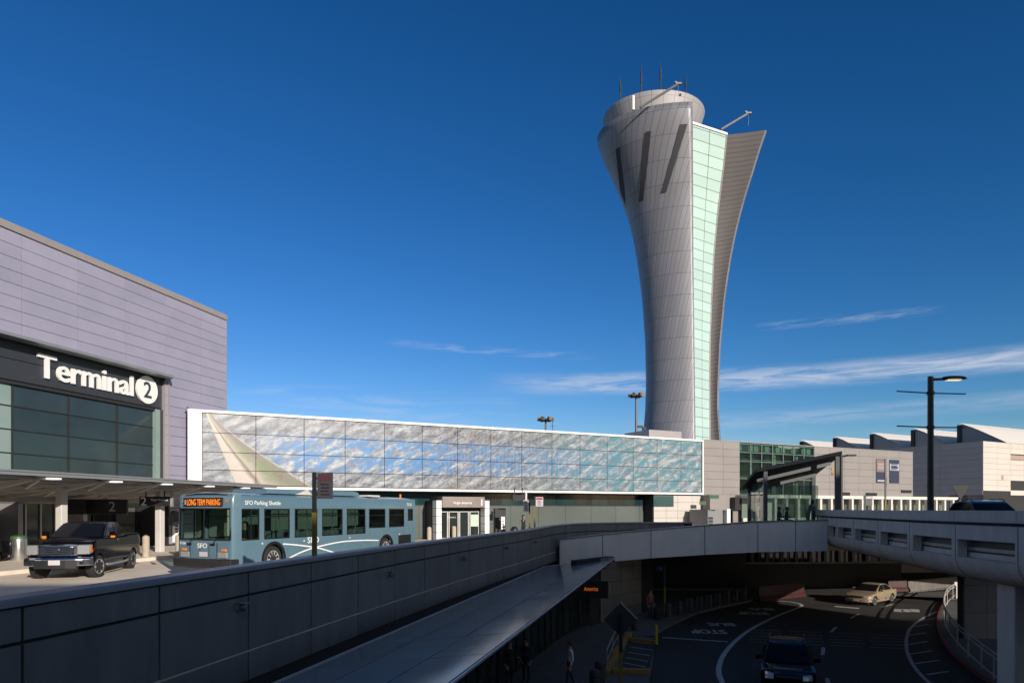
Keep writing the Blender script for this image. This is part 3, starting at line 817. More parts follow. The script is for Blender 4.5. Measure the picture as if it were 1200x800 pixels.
for i in ji:
    n, t = nrm(i); p = JW[i]
    for (o0, z0), (o1, z1) in zip(prof[:-1], prof[1:]):
        q.bar((p.x + n.x * (o0 + 0.002) - 14, p.y + n.y * (o0 + 0.002) - 22, z0), (p.x + n.x * (o1 + 0.002) - 14, p.y + n.y * (o1 + 0.002) - 22, z1), 0.022, 0.006)
q.build('joint_seam', M['joint'], ramp)
# columns carrying the ramp
for (x, y) in ((15.05, 20.3), (21.5, 20)):
    q = MB(); q.box((x - 14, y - 22, (LOW + 0.33) / 2), (0.75, 0.75, 0.33 - LOW)); q.build('column', M['ramp'], ramp, bevel=0.04)
# ------------------------------------------------------------------ terminal with the big sign (left)
t2 = thing('terminal_building', 'lilac metal clad terminal building with recessed dark glass front at the left', 'building', (0, 0, 0), AT2)
us = [39.0]
u_ = 36.55
while u_ > -20: us.append(u_); u_ -= 2.97
us = us[::-1]
ROW = 0.575
zt = 14.95
zs = [zt - 0.33 - ROW * k for k in range(0, 22)][::-1]
q = MB()
def skip(x0, x1, z0, z1): return x0 < 33.5 and z0 < 9.8
pu = [u for u in us if u < 33.0] + [33.58] + [u for u in us if u > 34]
q.panels(pu, zs, 28.78, 28.85, 0.022, skip)
# pier to the right of the glass reaches the ground
zs2 = [zs[0] - ROW * k for k in range(0, 6)][::-1]
zs2 = [z for z in zs2 if z > 0.1]
q.panels([33.9, 36.55, 39.0], zs2, 28.78, 28.85, 0.022)
q.build('wall_cladding', M['lilac'], t2)
q = MB(); q.span(-20, 38.99, 28.86, 48, 9.75, zt - 0.3); q.span(33.9, 38.99, 28.86, 48, 0.15, 9.75); q.span(-20, 33.9, 31.5, 48, 0.15, 9.75)
q.build('wall', M['joint'], t2)
q = MB(); q.span(-20, 39.03, 28.72, 29.3, zt - 0.30, zt + 0.03); q.span(38.99, 39.05, 28.76, 48, 0.2, zt - 0.3); q.build('roof_coping', mat('taupe_coping', (0.30, 0.27, 0.26), 0.5, 0.1, 0.06), t2)
q = MB(); q.span(-20, 38.9, 28.9, 48, zt - 0.2, zt - 0.05); q.build('roof', M['asphalt_roof'], t2)
# projecting fin
q = MB()
P = [(-20, 28.05), (33.4, 28.05), (33.9, 28.77), (-20, 28.77)]
q.prism(P, 9.79, 9.93)
q.build('sun_fin', M['alu'], t2)
q = MB()
q.panels([-20, -10, -1, 8, 14.3, 20.5, 26.7, 32.9, 33.52], [8.06, 9.0, 9.78], 28.98, 29.05, 0.03)
q.build('sign_band', M['band'], t2)
q = MB(); q.span(-20, 33.52, 29.06, 29.3, 7.9, 9.72); q.build('band_backing', M['joint'], t2)
# glazing
gz = [3.4, 4.82, 5.88, 6.94, 8.0]
gu = [-20, -11, -2, 7, 12.9, 18.65, 24.35, 27.3 + 0.0, 30.27, 33.06]
gu = [-20, -11, -2, 7, 10, 13, 16, 19, 21.8, 24.55, 27.5, 30.5, 33.06]
for i in range(len(gu) - 1):
    q = MB(); q.panels([gu[i], gu[i + 1]], gz, 29.22, 29.26, 0.0)
    w_ = q.build('window', M['glassT2b'] if i == 8 else M['glassT2'], t2)  # one bay in paler glass colour, standing in for its lit reflection
    f = MB()
    f.span(gu[i] - 0.02, gu[i] + 0.02, 29.14, 29.215, 3.4, 8.0)
    for z in gz[1:]: f.span(gu[i] + 0.03, gu[i + 1] - 0.03, 29.16, 29.215, z - 0.018, z + 0.018)
    f.build('window_frame', M['joint'], w_)
q = MB(); q.span(33.06, 33.40, 29.0, 29.28, 3.4, 8.0); q.build('end_glazing', M['glassT2b'], t2)
q = MB(); q.span(33.52, 33.66, 28.80, 29.3, 3.4, 9.72); q.span(33.72, 33.88, 28.74, 29.3, 3.4, 9.72); q.build('jamb_trim', M['lilac_trim'], t2)
q = MB(); q.span(33.41, 33.51, 28.9, 29.3, 3.4, 8.0); q.build('jamb_reveal', M['band'], t2)

# the terminal sign
sg = thing('terminal_sign', 'big white raised letters reading Terminal 2 on the dark band', 'sign', T2(28.4, 28.95, 8.45), AT2)
text('lettering', 'Terminal', M['white'], sg, (-2.83, 0.0, 0.0), (R(90), 0, 0), h=1.14, w=5.67, ext=0.11, bold=0.015, space=0.97)
q = MB(); q.lathe([(0.77, 0.0), (0.77, -0.11)], 48, (3.86, 0, 0.5), axis='y'); q.build('number_disc', M['white'], sg, smooth=40)
text('number', '2', M['band'], sg, (3.86, -0.114, 0.06), (R(90), 0, 0), h=0.92, ext=0.012, bold=0.012, align='CENTER')

# ------------------------------------------------------------------ ground floor of the terminal under its canopy
sf = thing('storefront', 'shaded dark glass storefront with doors under the terminal canopy', 'storefront', (0, 0, 0), AT2)
q, g1, g2, wl = MB(), MB(), MB(), MB()
u = -12.0; i = 0
random.seed(3)
while u < 33.6:
    w = 1.48
    tgt = g2 if (i % 5 in (1, 4) or random.random() < 0.2) else g1
    for (z0, z1) in ((0.25, 1.35), (1.38, 2.4), (2.43, 3.9)):
        (tgt if z0 < 2 else g1).span(u + 0.02, u + w - 0.02, 30.86, 30.9, z0, z1)
    if tgt is g2: tgt.build('reflection_glazing', M['storeg'], sf); g2 = MB()  # paler panes painted as reflections
    q.span(u - 0.03, u + 0.03, 30.78, 30.86, 0.15, 4.0)
    u += 1.52; i += 1
q.span(-12, 33.8, 30.8, 30.95, 0.15, 0.24); q.span(-12, 33.8, 30.8, 30.86, 1.35, 1.38); q.span(-12, 33.8, 30.8, 30.86, 2.4, 2.43)
g1.build('glazing', M['store'], sf); g2.bm.free(); q.build('glazing_frame', M['dark_metal'], sf)
q = MB(); q.span(-12, 33.85, 30.96, 31.2, 0.15, 4.0); q.build('backing_wall', M['joint'], sf)
# white framed doorway portal and dark signs over the doors
pt = MB()
for (a, b) in ((25.2, 25.45), (28.75, 29.0)): pt.span(a, b, 29.6, 30.8, 0.15, 2.75)
pt.span(25.2, 29.0, 29.6, 30.8, 2.55, 2.75)
pt.build('door_portal', M['lilac_trim'], sf)
d_ = MB(); d_.span(25.45, 28.75, 30.5, 30.6, 0.15, 2.54); d_.build('door', M['store'], sf)
d_ = MB()
for a in (25.5, 26.3, 27.1, 27.9, 28.7): d_.span(a - 0.04, a + 0.04, 30.42, 30.5, 0.15, 2.54)
d_.build('door_frame', M['alu'], sf)

can2 = thing('entrance_canopy', 'long flat metal canopy on white columns over the terminal pavement', 'canopy', (0, 0, 0), AT2)
UE = 35.2
q = MB(); q.span(-20, UE, 22.6, 22.72, 3.50, 3.66); q.span(-20, UE, 22.55, 22.6, 3.62, 3.68); q.build('edge_beam', M['alu'], can2)
q = MB(); q.extr([(22.72, 3.60), (28.9, 2.92), (28.9, 2.97), (22.72, 3.65)], -20, UE); q.build('roof', mat('canopy_soffit', (0.20, 0.195, 0.18), 0.5, 0.2, 0.1), can2)
u = -18.0; k = 0
louv = MB()
while u < UE:
    b = MB()
    b.bm.free(); b = MB()
    b.extr([(22.75, 3.50), (24.8, 3.12), (28.85, 2.70), (28.85, 2.90), (22.75, 3.58)], u - 0.06, u + 0.06)
    b.build('beam', M['offwhite'], can2)
    for v_ in (23.2, 25.6):
        b = MB(); za = 3.56 - 0.11 * (v_ - 22.72); b.bar((u, v_, za - 0.10), (u + 1.45, v_ + 2.3, za - 0.36), 0.09, 0.09); b.bar((u + 2.97, v_, za - 0.10), (u + 1.5, v_ + 2.3, za - 0.36), 0.09, 0.09); b.build('brace', M['offwhite'], can2)
    l_ = MB(); l_.span(u + 0.35, u + 0.75, 23.0, 23.3, 3.42, 3.48); l_.build('ceiling_light', M['ceil'], can2)
    u += 2.97; k += 1
for v in (23.4, 24.1, 24.8, 25.5, 26.2, 26.9, 27.6, 28.2):
    louv.span(-20, UE, v - 0.05, v + 0.05, 3.48 - 0.11 * (v - 22.72), 3.57 - 0.11 * (v - 22.72))
louv.build('purlins', M['offwhite'], can2)
q = MB(); q.span(-20, UE, 28.86, 29.0, 2.62, 2.92); q.build('main_beam', M['lilac_trim'], can2)
for u in (1.0, 6.6, 12.2, 17.8, 23.4, 29.0, 34.6):
    c_ = MB(); c_.box((u, 25.2, 1.70), (0.32, 0.32, 3.1)); c_.build('column', M['offwhite'], can2, bevel=0.03)

def hanging_sign(label, loc, rotz, w, h, num, words, arm=0.25):
    o = thing('hanging_sign', label, 'sign', loc, rotz)
    b = MB(); b.box((0, 0, 0), (w, 0.16, h)); b.build('panel', M['black'], o, bevel=0.01)
    b = MB(); b.box((w / 2 + 0.07, 0, 0.12), (0.11, 0.2, h + 0.3)); b.build('end_post', M['alu'], o)
    b = MB(); b.box((-w * .3, 0, h / 2 + 0.15), (0.05, 0.05, 0.3)); b.box((w * .3, 0, h / 2 + 0.15), (0.05, 0.05, 0.3)); b.build('hanger', M['dark_metal'], o)
    text('number', num, M['white'], o, (-w / 2 + 0.08, -0.083, -0.20), (R(90), 0, 0), h=0.42, ext=0.003, bold=0.01)
    if words: text('lettering', words, M['white'], o, (w / 2 - 0.1, -0.083, 0.02), (R(90), 0, 0), h=0.12, w=0.80, ext=0.003, bold=0.006, align='RIGHT')
    return o
# black door-number sign: px 164-200, y 580-592
p = T2(28.0, 24.0, 0)
hs = at(182, 587, 33.5)
hanging_sign('black hanging sign with number 2 and airline name under the canopy edge', hs, R(8), 1.42, 0.46, '2', 'Virgin America')
hs = at(122, 593.5, 33.0)
b = thing('door_number_sign', 'dark sign box over the doors with a large grey number 2', 'sign', hs, R(10))
q = MB(); q.box((-0.3, 0, 0), (2.7, 0.2, 0.72)); q.build('panel', M['black'], b, bevel=0.01)
text('number', '2', mat('grey_ink', (0.4, 0.4, 0.4), 0.5), b, (0.25, -0.103, -0.21), (R(90), 0, 0), h=0.48, ext=0.003)
hs = at(87, 593.5, 32.0)
b = thing('airline_sign', 'dark sign box left of the number 2 box over the doors', 'sign', hs, R(10))
q = MB(); q.box((0, 0, 0), (0.95, 0.2, 0.72)); q.build('panel', M['black'], b, bevel=0.01)

# ------------------------------------------------------------------ long mural facade
mu = thing('mural_facade', 'long upper facade carrying a white framed printed cloud and aircraft wing mural', 'building', M0, AM)
# frame
LM = 39.95
zb0, zt0 = 3.72, 8.08
fr = MB()
fr.span(0, LM, -0.22, 0.5, zt0 - 0.02, zt0 + 0.13); fr.span(0, LM, -0.24, 0.5, zb0 - 0.20, zb0 - 0.04); fr.span(0, 0.74, -0.2, 0.5, zb0 - 0.04, zt0 - 0.02); fr.span(LM - 0.12, LM, -0.22, 0.5, zb0 - 0.04, zt0 - 0.02)
fr.build('mural_frame', M['white'], mu)
q = MB(); q.span(0.05, LM - 0.05, 0.02, 9.0, zb0 - 0.2, zt0 + 0.05); q.build('upper_wall', M['offwhite'], mu)

def mural_material():
    m = bpy.data.materials.new('cloud_mural_print'); m.use_nodes = True
    nt = m.node_tree; N = nt.nodes; L = nt.links; b = N['Principled BSDF']
    b.inputs['Roughness'].default_value = 0.35; b.inputs['Specular IOR Level'].default_value = 0.35
    def mth(op, a, bb=None, c=None, clamp=False):
        n = N.new('ShaderNodeMath'); n.operation = op; n.use_clamp = clamp
        for i, v in enumerate((a, bb, c)):
            if v is None: continue
            if isinstance(v, (int, float)): n.inputs[i].default_value = v
            else: L.new(v, n.inputs[i])
        return n.outputs[0]
    def noise(vec, scale, detail, rough, dist, sc, rot, seed=0):
        mp = N.new('ShaderNodeMapping'); mp.inputs['Scale'].default_value = sc; mp.inputs['Rotation'].default_value = rot; mp.inputs['Location'].default_value = (seed, seed * .3, seed * 1.3)
        vr = N.new('ShaderNodeVectorRotate'); vr.rotation_type = 'Y_AXIS'; vr.inputs['Angle'].default_value = rot[1]
        mp.inputs['Rotation'].default_value = (0, 0, 0)
        L.new(vec, vr.inputs['Vector']); L.new(vr.outputs[0], mp.inputs[0])
        n = N.new('ShaderNodeTexNoise'); n.inputs['Scale'].default_value = scale; n.inputs['Detail'].default_value = detail; n.inputs['Roughness'].default_value = rough; n.inputs['Distortion'].default_value = dist
        L.new(mp.outputs[0], n.inputs['Vector']); return n.outputs['Fac']
    def ramp(f, stops):
        r = N.new('ShaderNodeValToRGB')
        e = r.color_ramp.elements
        while len(e) < len(stops): e.new(0.5)
        for el, (p, c) in zip(e, stops): el.position = p; el.color = (*c, 1)
        L.new(f, r.inputs[0]); return r.outputs[0]
    def mixc(f, a, c):
        n = N.new('ShaderNodeMix'); n.data_type = 'RGBA'
        L.new(f, n.inputs[0])
        for i, v in ((6, a), (7, c)):
            if isinstance(v, tuple): n.inputs[i].default_value = (*v, 1)
            else: L.new(v, n.inputs[i])
        return n.outputs[2]
    def smooth(v, lo, hi):
        n = N.new('ShaderNodeMapRange'); n.interpolation_type = 'SMOOTHSTEP'; n.inputs['From Min'].default_value = lo; n.inputs['From Max'].default_value = hi
        L.new(v, n.inputs['Value']); return n.outputs[0]
    tc = N.new('ShaderNodeTexCoord'); V = tc.outputs['Object']
    sp = N.new('ShaderNodeSeparateXYZ'); L.new(V, sp.inputs[0]); s, z = sp.outputs['X'], sp.outputs['Z']
    rot = (0, R(24), 0)
    c1 = noise(V, 0.55, 9, 0.66, 0.9, (1.0, 1, 2.3), rot, 1.0)
    c2 = noise(V, 0.9, 6, 0.55, 0.8, (1.0, 1, 3.0), rot, 4.0)
    c3 = noise(V, 3.0, 6, 0.6, 0.5, (1.0, 1, 2.4), rot, 8.0)
    vr2 = N.new('ShaderNodeVectorRotate'); vr2.rotation_type = 'Y_AXIS'; vr2.inputs['Angle'].default_value = R(28); L.new(V, vr2.inputs['Vector'])
    wv2 = N.new('ShaderNodeTexWave'); wv2.bands_direction = 'Z'; wv2.inputs['Scale'].default_value = 0.42; wv2.inputs['Distortion'].default_value = 8.0; wv2.inputs['Detail'].default_value = 4; wv2.inputs['Detail Scale'].default_value = 1.1; wv2.inputs['Detail Roughness'].default_value = 0.6
    L.new(vr2.outputs[0], wv2.inputs['Vector'])
    cl = mth('MULTIPLY_ADD', wv2.outputs['Fac'], 0.11, mth('MULTIPLY_ADD', c3, 0.55, mth('MULTIPLY_ADD', c2, 0.60, mth('MULTIPLY', c1, 0.35))))       # ~0.75 mean
    grey = ramp(mth('SUBTRACT', cl, 0.32), [(0.26, (0.04, 0.05, 0.07)), (0.38, (0.11, 0.125, 0.155)), (0.49, (0.20, 0.22, 0.25)), (0.60, (0.32, 0.345, 0.375)), (0.74, (0.50, 0.525, 0.555))])
    # blue window in the middle rows, s 5..26, and teal towards the right end
    zmid = mth('SUBTRACT', 1.0, mth('ABSOLUTE', mth('DIVIDE', mth('SUBTRACT', z, 5.85), 1.5)), clamp=True)
    sb = mth('MULTIPLY', smooth(s, 3.0, 6.5), smooth(s, 36.0, 19.0))
    bl = mth('MULTIPLY', mth('MULTIPLY', smooth(zmid, 0.05, 0.5), sb), smooth(mth('MULTIPLY_ADD', c2, 0.75, mth('MULTIPLY', c3, 0.45)), 0.68, 0.54))
    col = mixc(mth('MULTIPLY', bl, 0.85), grey, (0.05, 0.22, 0.50))
    tb = mth('MULTIPLY', smooth(s, 16.0, 36.0), smooth(mth('MULTIPLY_ADD', c2, 0.7, mth('MULTIPLY', c3, 0.5)), 0.64, 0.52))
    col = mixc(mth('MULTIPLY', tb, 0.72), col, (0.06, 0.27, 0.32))
    # fine vertical printed streaks
    wv = N.new('ShaderNodeTexWave'); wv.inputs['Scale'].default_value = 1.05; wv.inputs['Distortion'].default_value = 1.2; wv.inputs['Detail'].default_value = 3; wv.bands_direction = 'X'; L.new(V, wv.inputs['Vector'])
    os_ = mth('MULTIPLY', mth('MULTIPLY', smooth(s, 14.5, 18.0), smooth(s, 31.0, 22.0)), mth('MULTIPLY', smooth(wv.outputs['Fac'], 0.55, 0.9), smooth(c2, 0.62, 0.40)))
    col = mixc(mth('MULTIPLY', os_, 0.45), col, (0.40, 0.23, 0.09))
    # dark ripple texture over s 15..24
    rpn = noise(V, 1.6, 7, 0.6, 1.2, (1.0, 1, 4.0), (0, R(32), 0), 21.0)
    rk = mth('MULTIPLY', mth('MULTIPLY', smooth(s, 13.0, 17.0), smooth(s, 27.0, 22.0)), smooth(rpn, 0.5, 0.62))
    col = mixc(mth('MULTIPLY', rk, 0.55), col, (0.05, 0.06, 0.09))
    # the wing: a long tapering triangle from the top left corner
    t = mth('SUBTRACT', 7.95, z)                                     # distance down from the apex
    left = mth('MULTIPLY_ADD', t, 0.40, 1.0)
    right = mth('MULTIPLY_ADD', mth('POWER', mth('MAXIMUM', t, 0.0), 1.22), 1.02, 1.35)
    e1 = smooth(mth('SUBTRACT', s, left), -0.02, 0.03); e2 = smooth(mth('SUBTRACT', right, s), -0.02, 0.03)
    wing = mth('MULTIPLY', e1, e2)
    w = mth('DIVIDE', mth('SUBTRACT', s, left), mth('MAXIMUM', mth('SUBTRACT', right, left), 0.05))
    n5 = noise(V, 1.5, 8, 0.7, 0.4, (1, 1, 1.0), rot, 12.0)
    wcol = ramp(mth('MULTIPLY_ADD', n5, 0.10, mth('SUBTRACT', w, 0.05)), [(0.0, (0.40, 0.37, 0.33)), (0.22, (0.46, 0.41, 0.36)), (0.30, (0.13, 0.11, 0.09)), (0.36, (0.36, 0.32, 0.27)), (0.55, (0.23, 0.22, 0.17)), (0.75, (0.16, 0.13, 0.12)), (0.93, (0.17, 0.14, 0.14)), (0.97, (0.40, 0.38, 0.36)), (1.0, (0.4, 0.4, 0.4))])
    grn = mth('MULTIPLY', mth('MULTIPLY', smooth(w, 0.35, 0.55), smooth(t, 1.4, 2.6)), smooth(n5, 0.42, 0.6))
    wcol = mixc(mth('MULTIPLY', grn, 0.75), wcol, (0.12, 0.19, 0.07))
    rdd = mth('MULTIPLY', mth('MULTIPLY', smooth(w, 0.55, 0.75), smooth(t, 2.0, 3.6)), smooth(c2, 0.48, 0.6))
    wcol = mixc(mth('MULTIPLY', rdd, 0.5), wcol, (0.14, 0.06, 0.08))
    wcol = mixc(mth('MULTIPLY', smooth(c3, 0.56, 0.72), 0.45), wcol, (0.14, 0.13, 0.12))
    spk = mth('MULTIPLY', smooth(s, 6.0, 1.0), smooth(c3, 0.53, 0.62))
    col = mixc(mth('MULTIPLY', spk, 0.6), col, (0.045, 0.05, 0.075))
    col = mixc(wing, col, wcol)
    L.new(col, b.inputs['Base Color'])
    return m
mm = mural_material()
x0 = 0.78
xs = [x0, 3.0]
pxj = [299.6, 356, 404, 450, 494.2, 535.5, 574.5, 610.6, 646, 678.8, 710.6, 741, 769, 797]
def s_of(px):
    r = (px - 600) / F      # intersect the ray with the facade plane
    return (r * M0.y - M0.x) / (0.890 - r * 0.4554)
xs = [x0] + [s_of(p) for p in pxj] + [LM - 0.14]
zz = [zb0, zb0 + 0.92, zb0 + 2.0, zb0 + 3.16, zt0 - 0.04]
q = MB(); q.panels(xs, zz, -0.10, -0.04, 0.035); q.build('mural_panel', mm, mu)
q = MB(); q.span(x0, LM - 0.14, -0.035, 0.015, zb0 - 0.03, zt0 - 0.03); q.build('mural_joint', M['joint'], mu)
q = MB(); q.box((0.0, -0.05, zt0 + 0.25), (0.12, 0.3, 0.10)); q.build('end_bracket', M['dark_metal'], mu)
# recessed glass band and frosted ground floor
q = MB(); q.panels([0.3 + 1.62 * k for k in range(22)] + [s_of(767) - 0.1], [2.6, zb0 - 0.27], 1.3, 1.35, 0.02); q.build('upper_glazing', M['tealdark'], mu)
q = MB()
a = 0.3
q.panels([0.3 + 2.43 * k for k in range(15)] + [s_of(767) - 0.1], [0.2, 2.55], 1.32, 1.37, 0.02); q.build('lower_glazing', M['frost'], mu)
q = MB(); q.span(0, s_of(767) - 0.06, 1.25, 1.42, 2.55, 2.6); q.span(0, s_of(767) - 0.06, 1.42, 9, 0.0, zb0 - 0.2); q.build('ground_floor_wall', M['dark_metal'], mu)
# cream wall portion at the right end with doors
q = MB()
SCW = s_of(767)
q.panels([SCW, SCW + 1.3, s_of(795), s_of(812), 39.9], [0.2, 0.95, 1.55, 2.15, 2.85, zb0 - 0.27], 0.1, 0.18, 0.02)
q.build('cream_panel', M['t1w'], mu)
q = MB(); q.span(SCW - 0.05, 39.9, 0.2, 2.0, 0.1, zb0 - 0.27); q.build('cream_backing', M['joint'], mu)
q = MB(); q.span(s_of(766), s_of(789.5), 0.02, 0.09, 2.5, zb0 - 0.32); q.build('strip_window', mat('blue_green_strip_glass', (0.018, 0.07, 0.085), 0.1, spec=0.6), mu)
q = MB(); q.span(38.7, 40.3, 0.10, 0.17, 0.1, 2.2); q.build('service_door', M['shadegrey'], mu)
# white box on top of the mural building at the foot of the tower
q = MB(); q.span(34.9, 38.4, 0.8, 4.2, zt0 + 0.14, zt0 + 0.85); q.build('roof_upstand', M['lilac_trim'], mu)

# portal with the number 1
po = thing('entrance_portal', 'bronze entrance portal with white side piers and number 1 under the mural', 'entrance', MW(s_of(536) , -0.6, 0.15), AM)
s0 = s_of(536)
def ls(px): return s_of(px) - s0
wL, wR = ls(511.5) * .97, ls(562) * .97
q = MB(); q.span(wL, wR, -0.4, 1.9, 2.25, 3.0); q.build('header', mat('bronze_panel', (0.20, 0.17, 0.155), 0.45, 0.3), po, bevel=0.01)
for a, b in ((wL - 0.42, wL - 0.02), (wR + 0.02, wR + 0.40)):
    q = MB(); q.panels([a, b], [0.0, 0.55, 1.1, 1.65, 2.2, 2.75], -0.35, 0.4, 0.03); q.build('side_pier', M['white'], po)
    q = MB(); q.span(a + 0.02, b - 0.02, -0.31, 1.9, 0.0, 2.73); q.build('pier_core', M['dark_metal'], po)
q = MB(); q.span(wL, wR, 0.6, 0.66, 0, 2.24); q.build('door_glass', M['store'], po)
n = 4
for i in range(n):
    a = wL + (wR - wL) * i / n; b = wL + (wR - wL) * (i + 1) / n
    q = MB(); q.span(a + 0.02, a + 0.10, 0.5, 0.62, 0, 2.0); q.span(b - 0.10, b - 0.02, 0.5, 0.62, 0, 2.0); q.span(a + 0.10, b - 0.10, 0.5, 0.62, 1.92, 2.0); q.span(a + 0.10, b - 0.10, 0.5, 0.62, 0.0, 0.12)
    q.build('door_frame', M['alu'], po)
q = MB(); q.span(wL + (wR - wL) * .78, wR - 0.12, 0.45, 0.49, 0.9, 1.75); q.build('pale_notice', mat('pale_green_notice', (0.45, 0.55, 0.45), 0.5), po)
text('lettering', 'Virgin America', M['white'], po, ((wL + wR) / 2 - 0.1, -0.405, 2.5), (R(90), 0, 0), h=0.17, ext=0.004, bold=0.012, align='CENTER')
text('number', '1', M['white'], po, (wR - 0.24, -0.405, 2.4), (R(90), 0, 0), h=0.45, ext=0.004, bold=0.02, align='CENTER')
text('door_lettering', 'Terminal 2', M['white'], po, ((wL + wR) / 2 - 0.55, 0.44, 1.52), (R(90), 0, 0), h=0.10, ext=0.003, align='CENTER')
# hanging screen left of the road signs
hs = at(607.5, 583, 47)
o = thing('hanging_sign', 'black hanging sign under the mural soffit with a white end post', 'sign', hs, AM)
q = MB(); q.box((0, 0, 0), (0.95, 0.15, 0.42)); q.build('panel', M['black'], o); q = MB(); q.box((0.56, 0, 0.1), (0.13, 0.2, 0.62)); q.build('end_post', M['offwhite'], o)
q = MB(); q.box((-0.3, 0, 0.45), (0.05, 0.05, 0.5)); q.box((0.3, 0, 0.45), (0.05, 0.05, 0.5)); q.build('hanger', M['dark_metal'], o)
# standing information pylon right of the portal
hs = MW(s_of(577), -1.2, 0.15)
o = thing('information_pylon', 'dark standing information pylon with a white notice right of the portal', 'pylon', hs, AM)
q = MB(); q.box((0, 0, 1.1), (0.85, 0.28, 2.2)); q.build('body', M['dark_metal'], o, bevel=0.02)
q = MB(); q.box((0.2, -0.15, 1.15), (0.28, 0.012, 0.9)); q.build('notice', M['white'], o)
for zz_ in (0.85, 1.05, 1.25):
    q = MB(); q.box((0.2, -0.16, zz_), (0.16, 0.006, 0.07)); q.build('notice_ink', M['black'], o)

# ------------------------------------------------------------------ neighbouring terminal (right of the mural)
t1 = thing('neighbour_terminal', 'warm grey panelled terminal with a big green glass bay right of the mural', 'building', M0, AM)
SA, SB, SC_, SD = LM + 0.03, s_of(866), s_of(953.5), s_of(1069)
zt1 = 8.22
rows1 = [3.55 + (zt1 - 3.55) * k / 7 for k in range(8)]
q = MB()
q.panels([SA, (SA + SB) / 2 + .2, SB], rows1, -0.06, 0.0, 0.02); q.build('wall_panel', M['t1'], t1); q = MB()
n = 7
q.panels([SC_ + (SD - SC_) * k / n for k in range(n + 1)], rows1, -0.06, 0.0, 0.02)
q.build('wall_panel', M['t1'], t1)
q = MB(); q.span(SA, SB, 0.01, 30, 0.1, zt1 - 0.02); q.span(SC_, SD - 0.02, 0.01, 30, 0.1, zt1 - 0.02); q.build('wall', M['t1d'], t1)
q = MB(); q.span(SB, SC_, 2.5, 30, 0.1, zt1 - 0.02); q.build('inner_wall', M['band'], t1)
q = MB(); q.span(SA, SD, -0.1, 0.5, zt1, zt1 + 0.06); q.build('roof_coping', M['lilac_trim'], t1)
q = MB()
gs = [SB + (SC_ - SB) * k / 7 for k in range(8)]
q.panels(gs, [3.55, 5.0, 6.55, 7.35, zt1 - 0.1], 0.05, 0.08, 0.0)
w_ = q.build('window', glass('green_bay_glass', (0.66, 0.78, 0.72), 0.88, body=(0.014, 0.03, 0.028)), t1)
q = MB()
for s_ in gs: q.span(s_ - 0.05, s_ + 0.05, -0.03, 0.045, 3.55, zt1 - 0.05)
for z in (3.55, 5.0, 6.55, 7.35, zt1 - 0.1): q.span(SB, SC_, -0.01, 0.045, z - 0.035, z + 0.035)
q.build('window_frame', mat('green_grey_mullion', (0.10, 0.15, 0.14), 0.4), w_)
q = MB(); q.panels([gs[0] + (gs[1] - gs[0]) * k * .5 for k in range(15)], [7.42, zt1 - 0.16], 0.30, 0.34, 0.14, skip=lambda a, b, c, d: int((a - gs[0]) * 7) % 3 == 1); q.panels(gs, [6.7, 6.95], 1.2, 1.25, 0.3); q.build('clerestory_panel', mat('pale_mint_panel', (0.42, 0.55, 0.48), 0.5), t1)
q = MB(); q.span(SB, SC_, 0.3, 2.4, 5.0, 5.25); q.span(SB, SC_, 0.1, 2.4, 3.5, 3.7); q.build('floor_slab', M['shadegrey'], t1)
for k in range(3):
    c_ = MB(); c_.tube([(SB + 2.6 + 3 * k, 1.2, 3.6), (SB + 2.6 + 3 * k, 1.2, 8)], 0.2, 12); c_.build('round_column', M['offwhite'], t1, smooth=50)
# white canopy strip and its colonnade
SE = s_of(1090)
q = MB(); q.span(s_of(853), SE, -3.2, 0.0, 3.22, 3.5); q.build('canopy_beam', M['offwhite'], t1)
k = 0; s_ = s_of(853) + 1.0
g = MB()
while s_ < SE:
    c_ = MB(); c_.span(s_ - 0.13, s_ + 0.13, -3.1, -2.8, 0.15, 3.22); c_.build('colonnade_column', M['offwhite'], t1)
    s_ += 1.42
q = MB(); q.panels([s_of(853) + 1.42 * k for k in range(int((SE - s_of(853)) / 1.42) + 1)], [0.2, 1.45, 3.2], -1.6, -1.55, 0.03); q.build('colonnade_glass', mat('colonnade_glass', (0.10, 0.13, 0.115), 0.2, 0, 0.2, 0.3, island=0.35), t1)
q = MB(); q.panels([s_of(853) + 1.42 * k for k in range(int((SE - s_of(853)) / 1.42) + 1)], [0.2, 1.55], -1.75, -1.65, 0.06); q.build('colonnade_panel', mat('pale_green_dado', (0.42, 0.48, 0.42), 0.5, 0, 0.1, island=0.12), t1)
q = MB(); q.span(SB - 0.5, SE, -1.5, 0.0, 0.1, 3.2); q.build('colonnade_wall', M['shadegrey'], t1)
# small recessed strips and lights
for px in (988, 1020, 1061):
    s_ = s_of(px); q = MB(); q.span(s_ - 0.85, s_ + 0.85, -0.12, -0.062, 3.62 + (0.35 if px > 1050 else 0), 3.92 + (0.35 if px > 1050 else 0)); q.build('strip_vent', M['black'], t1)
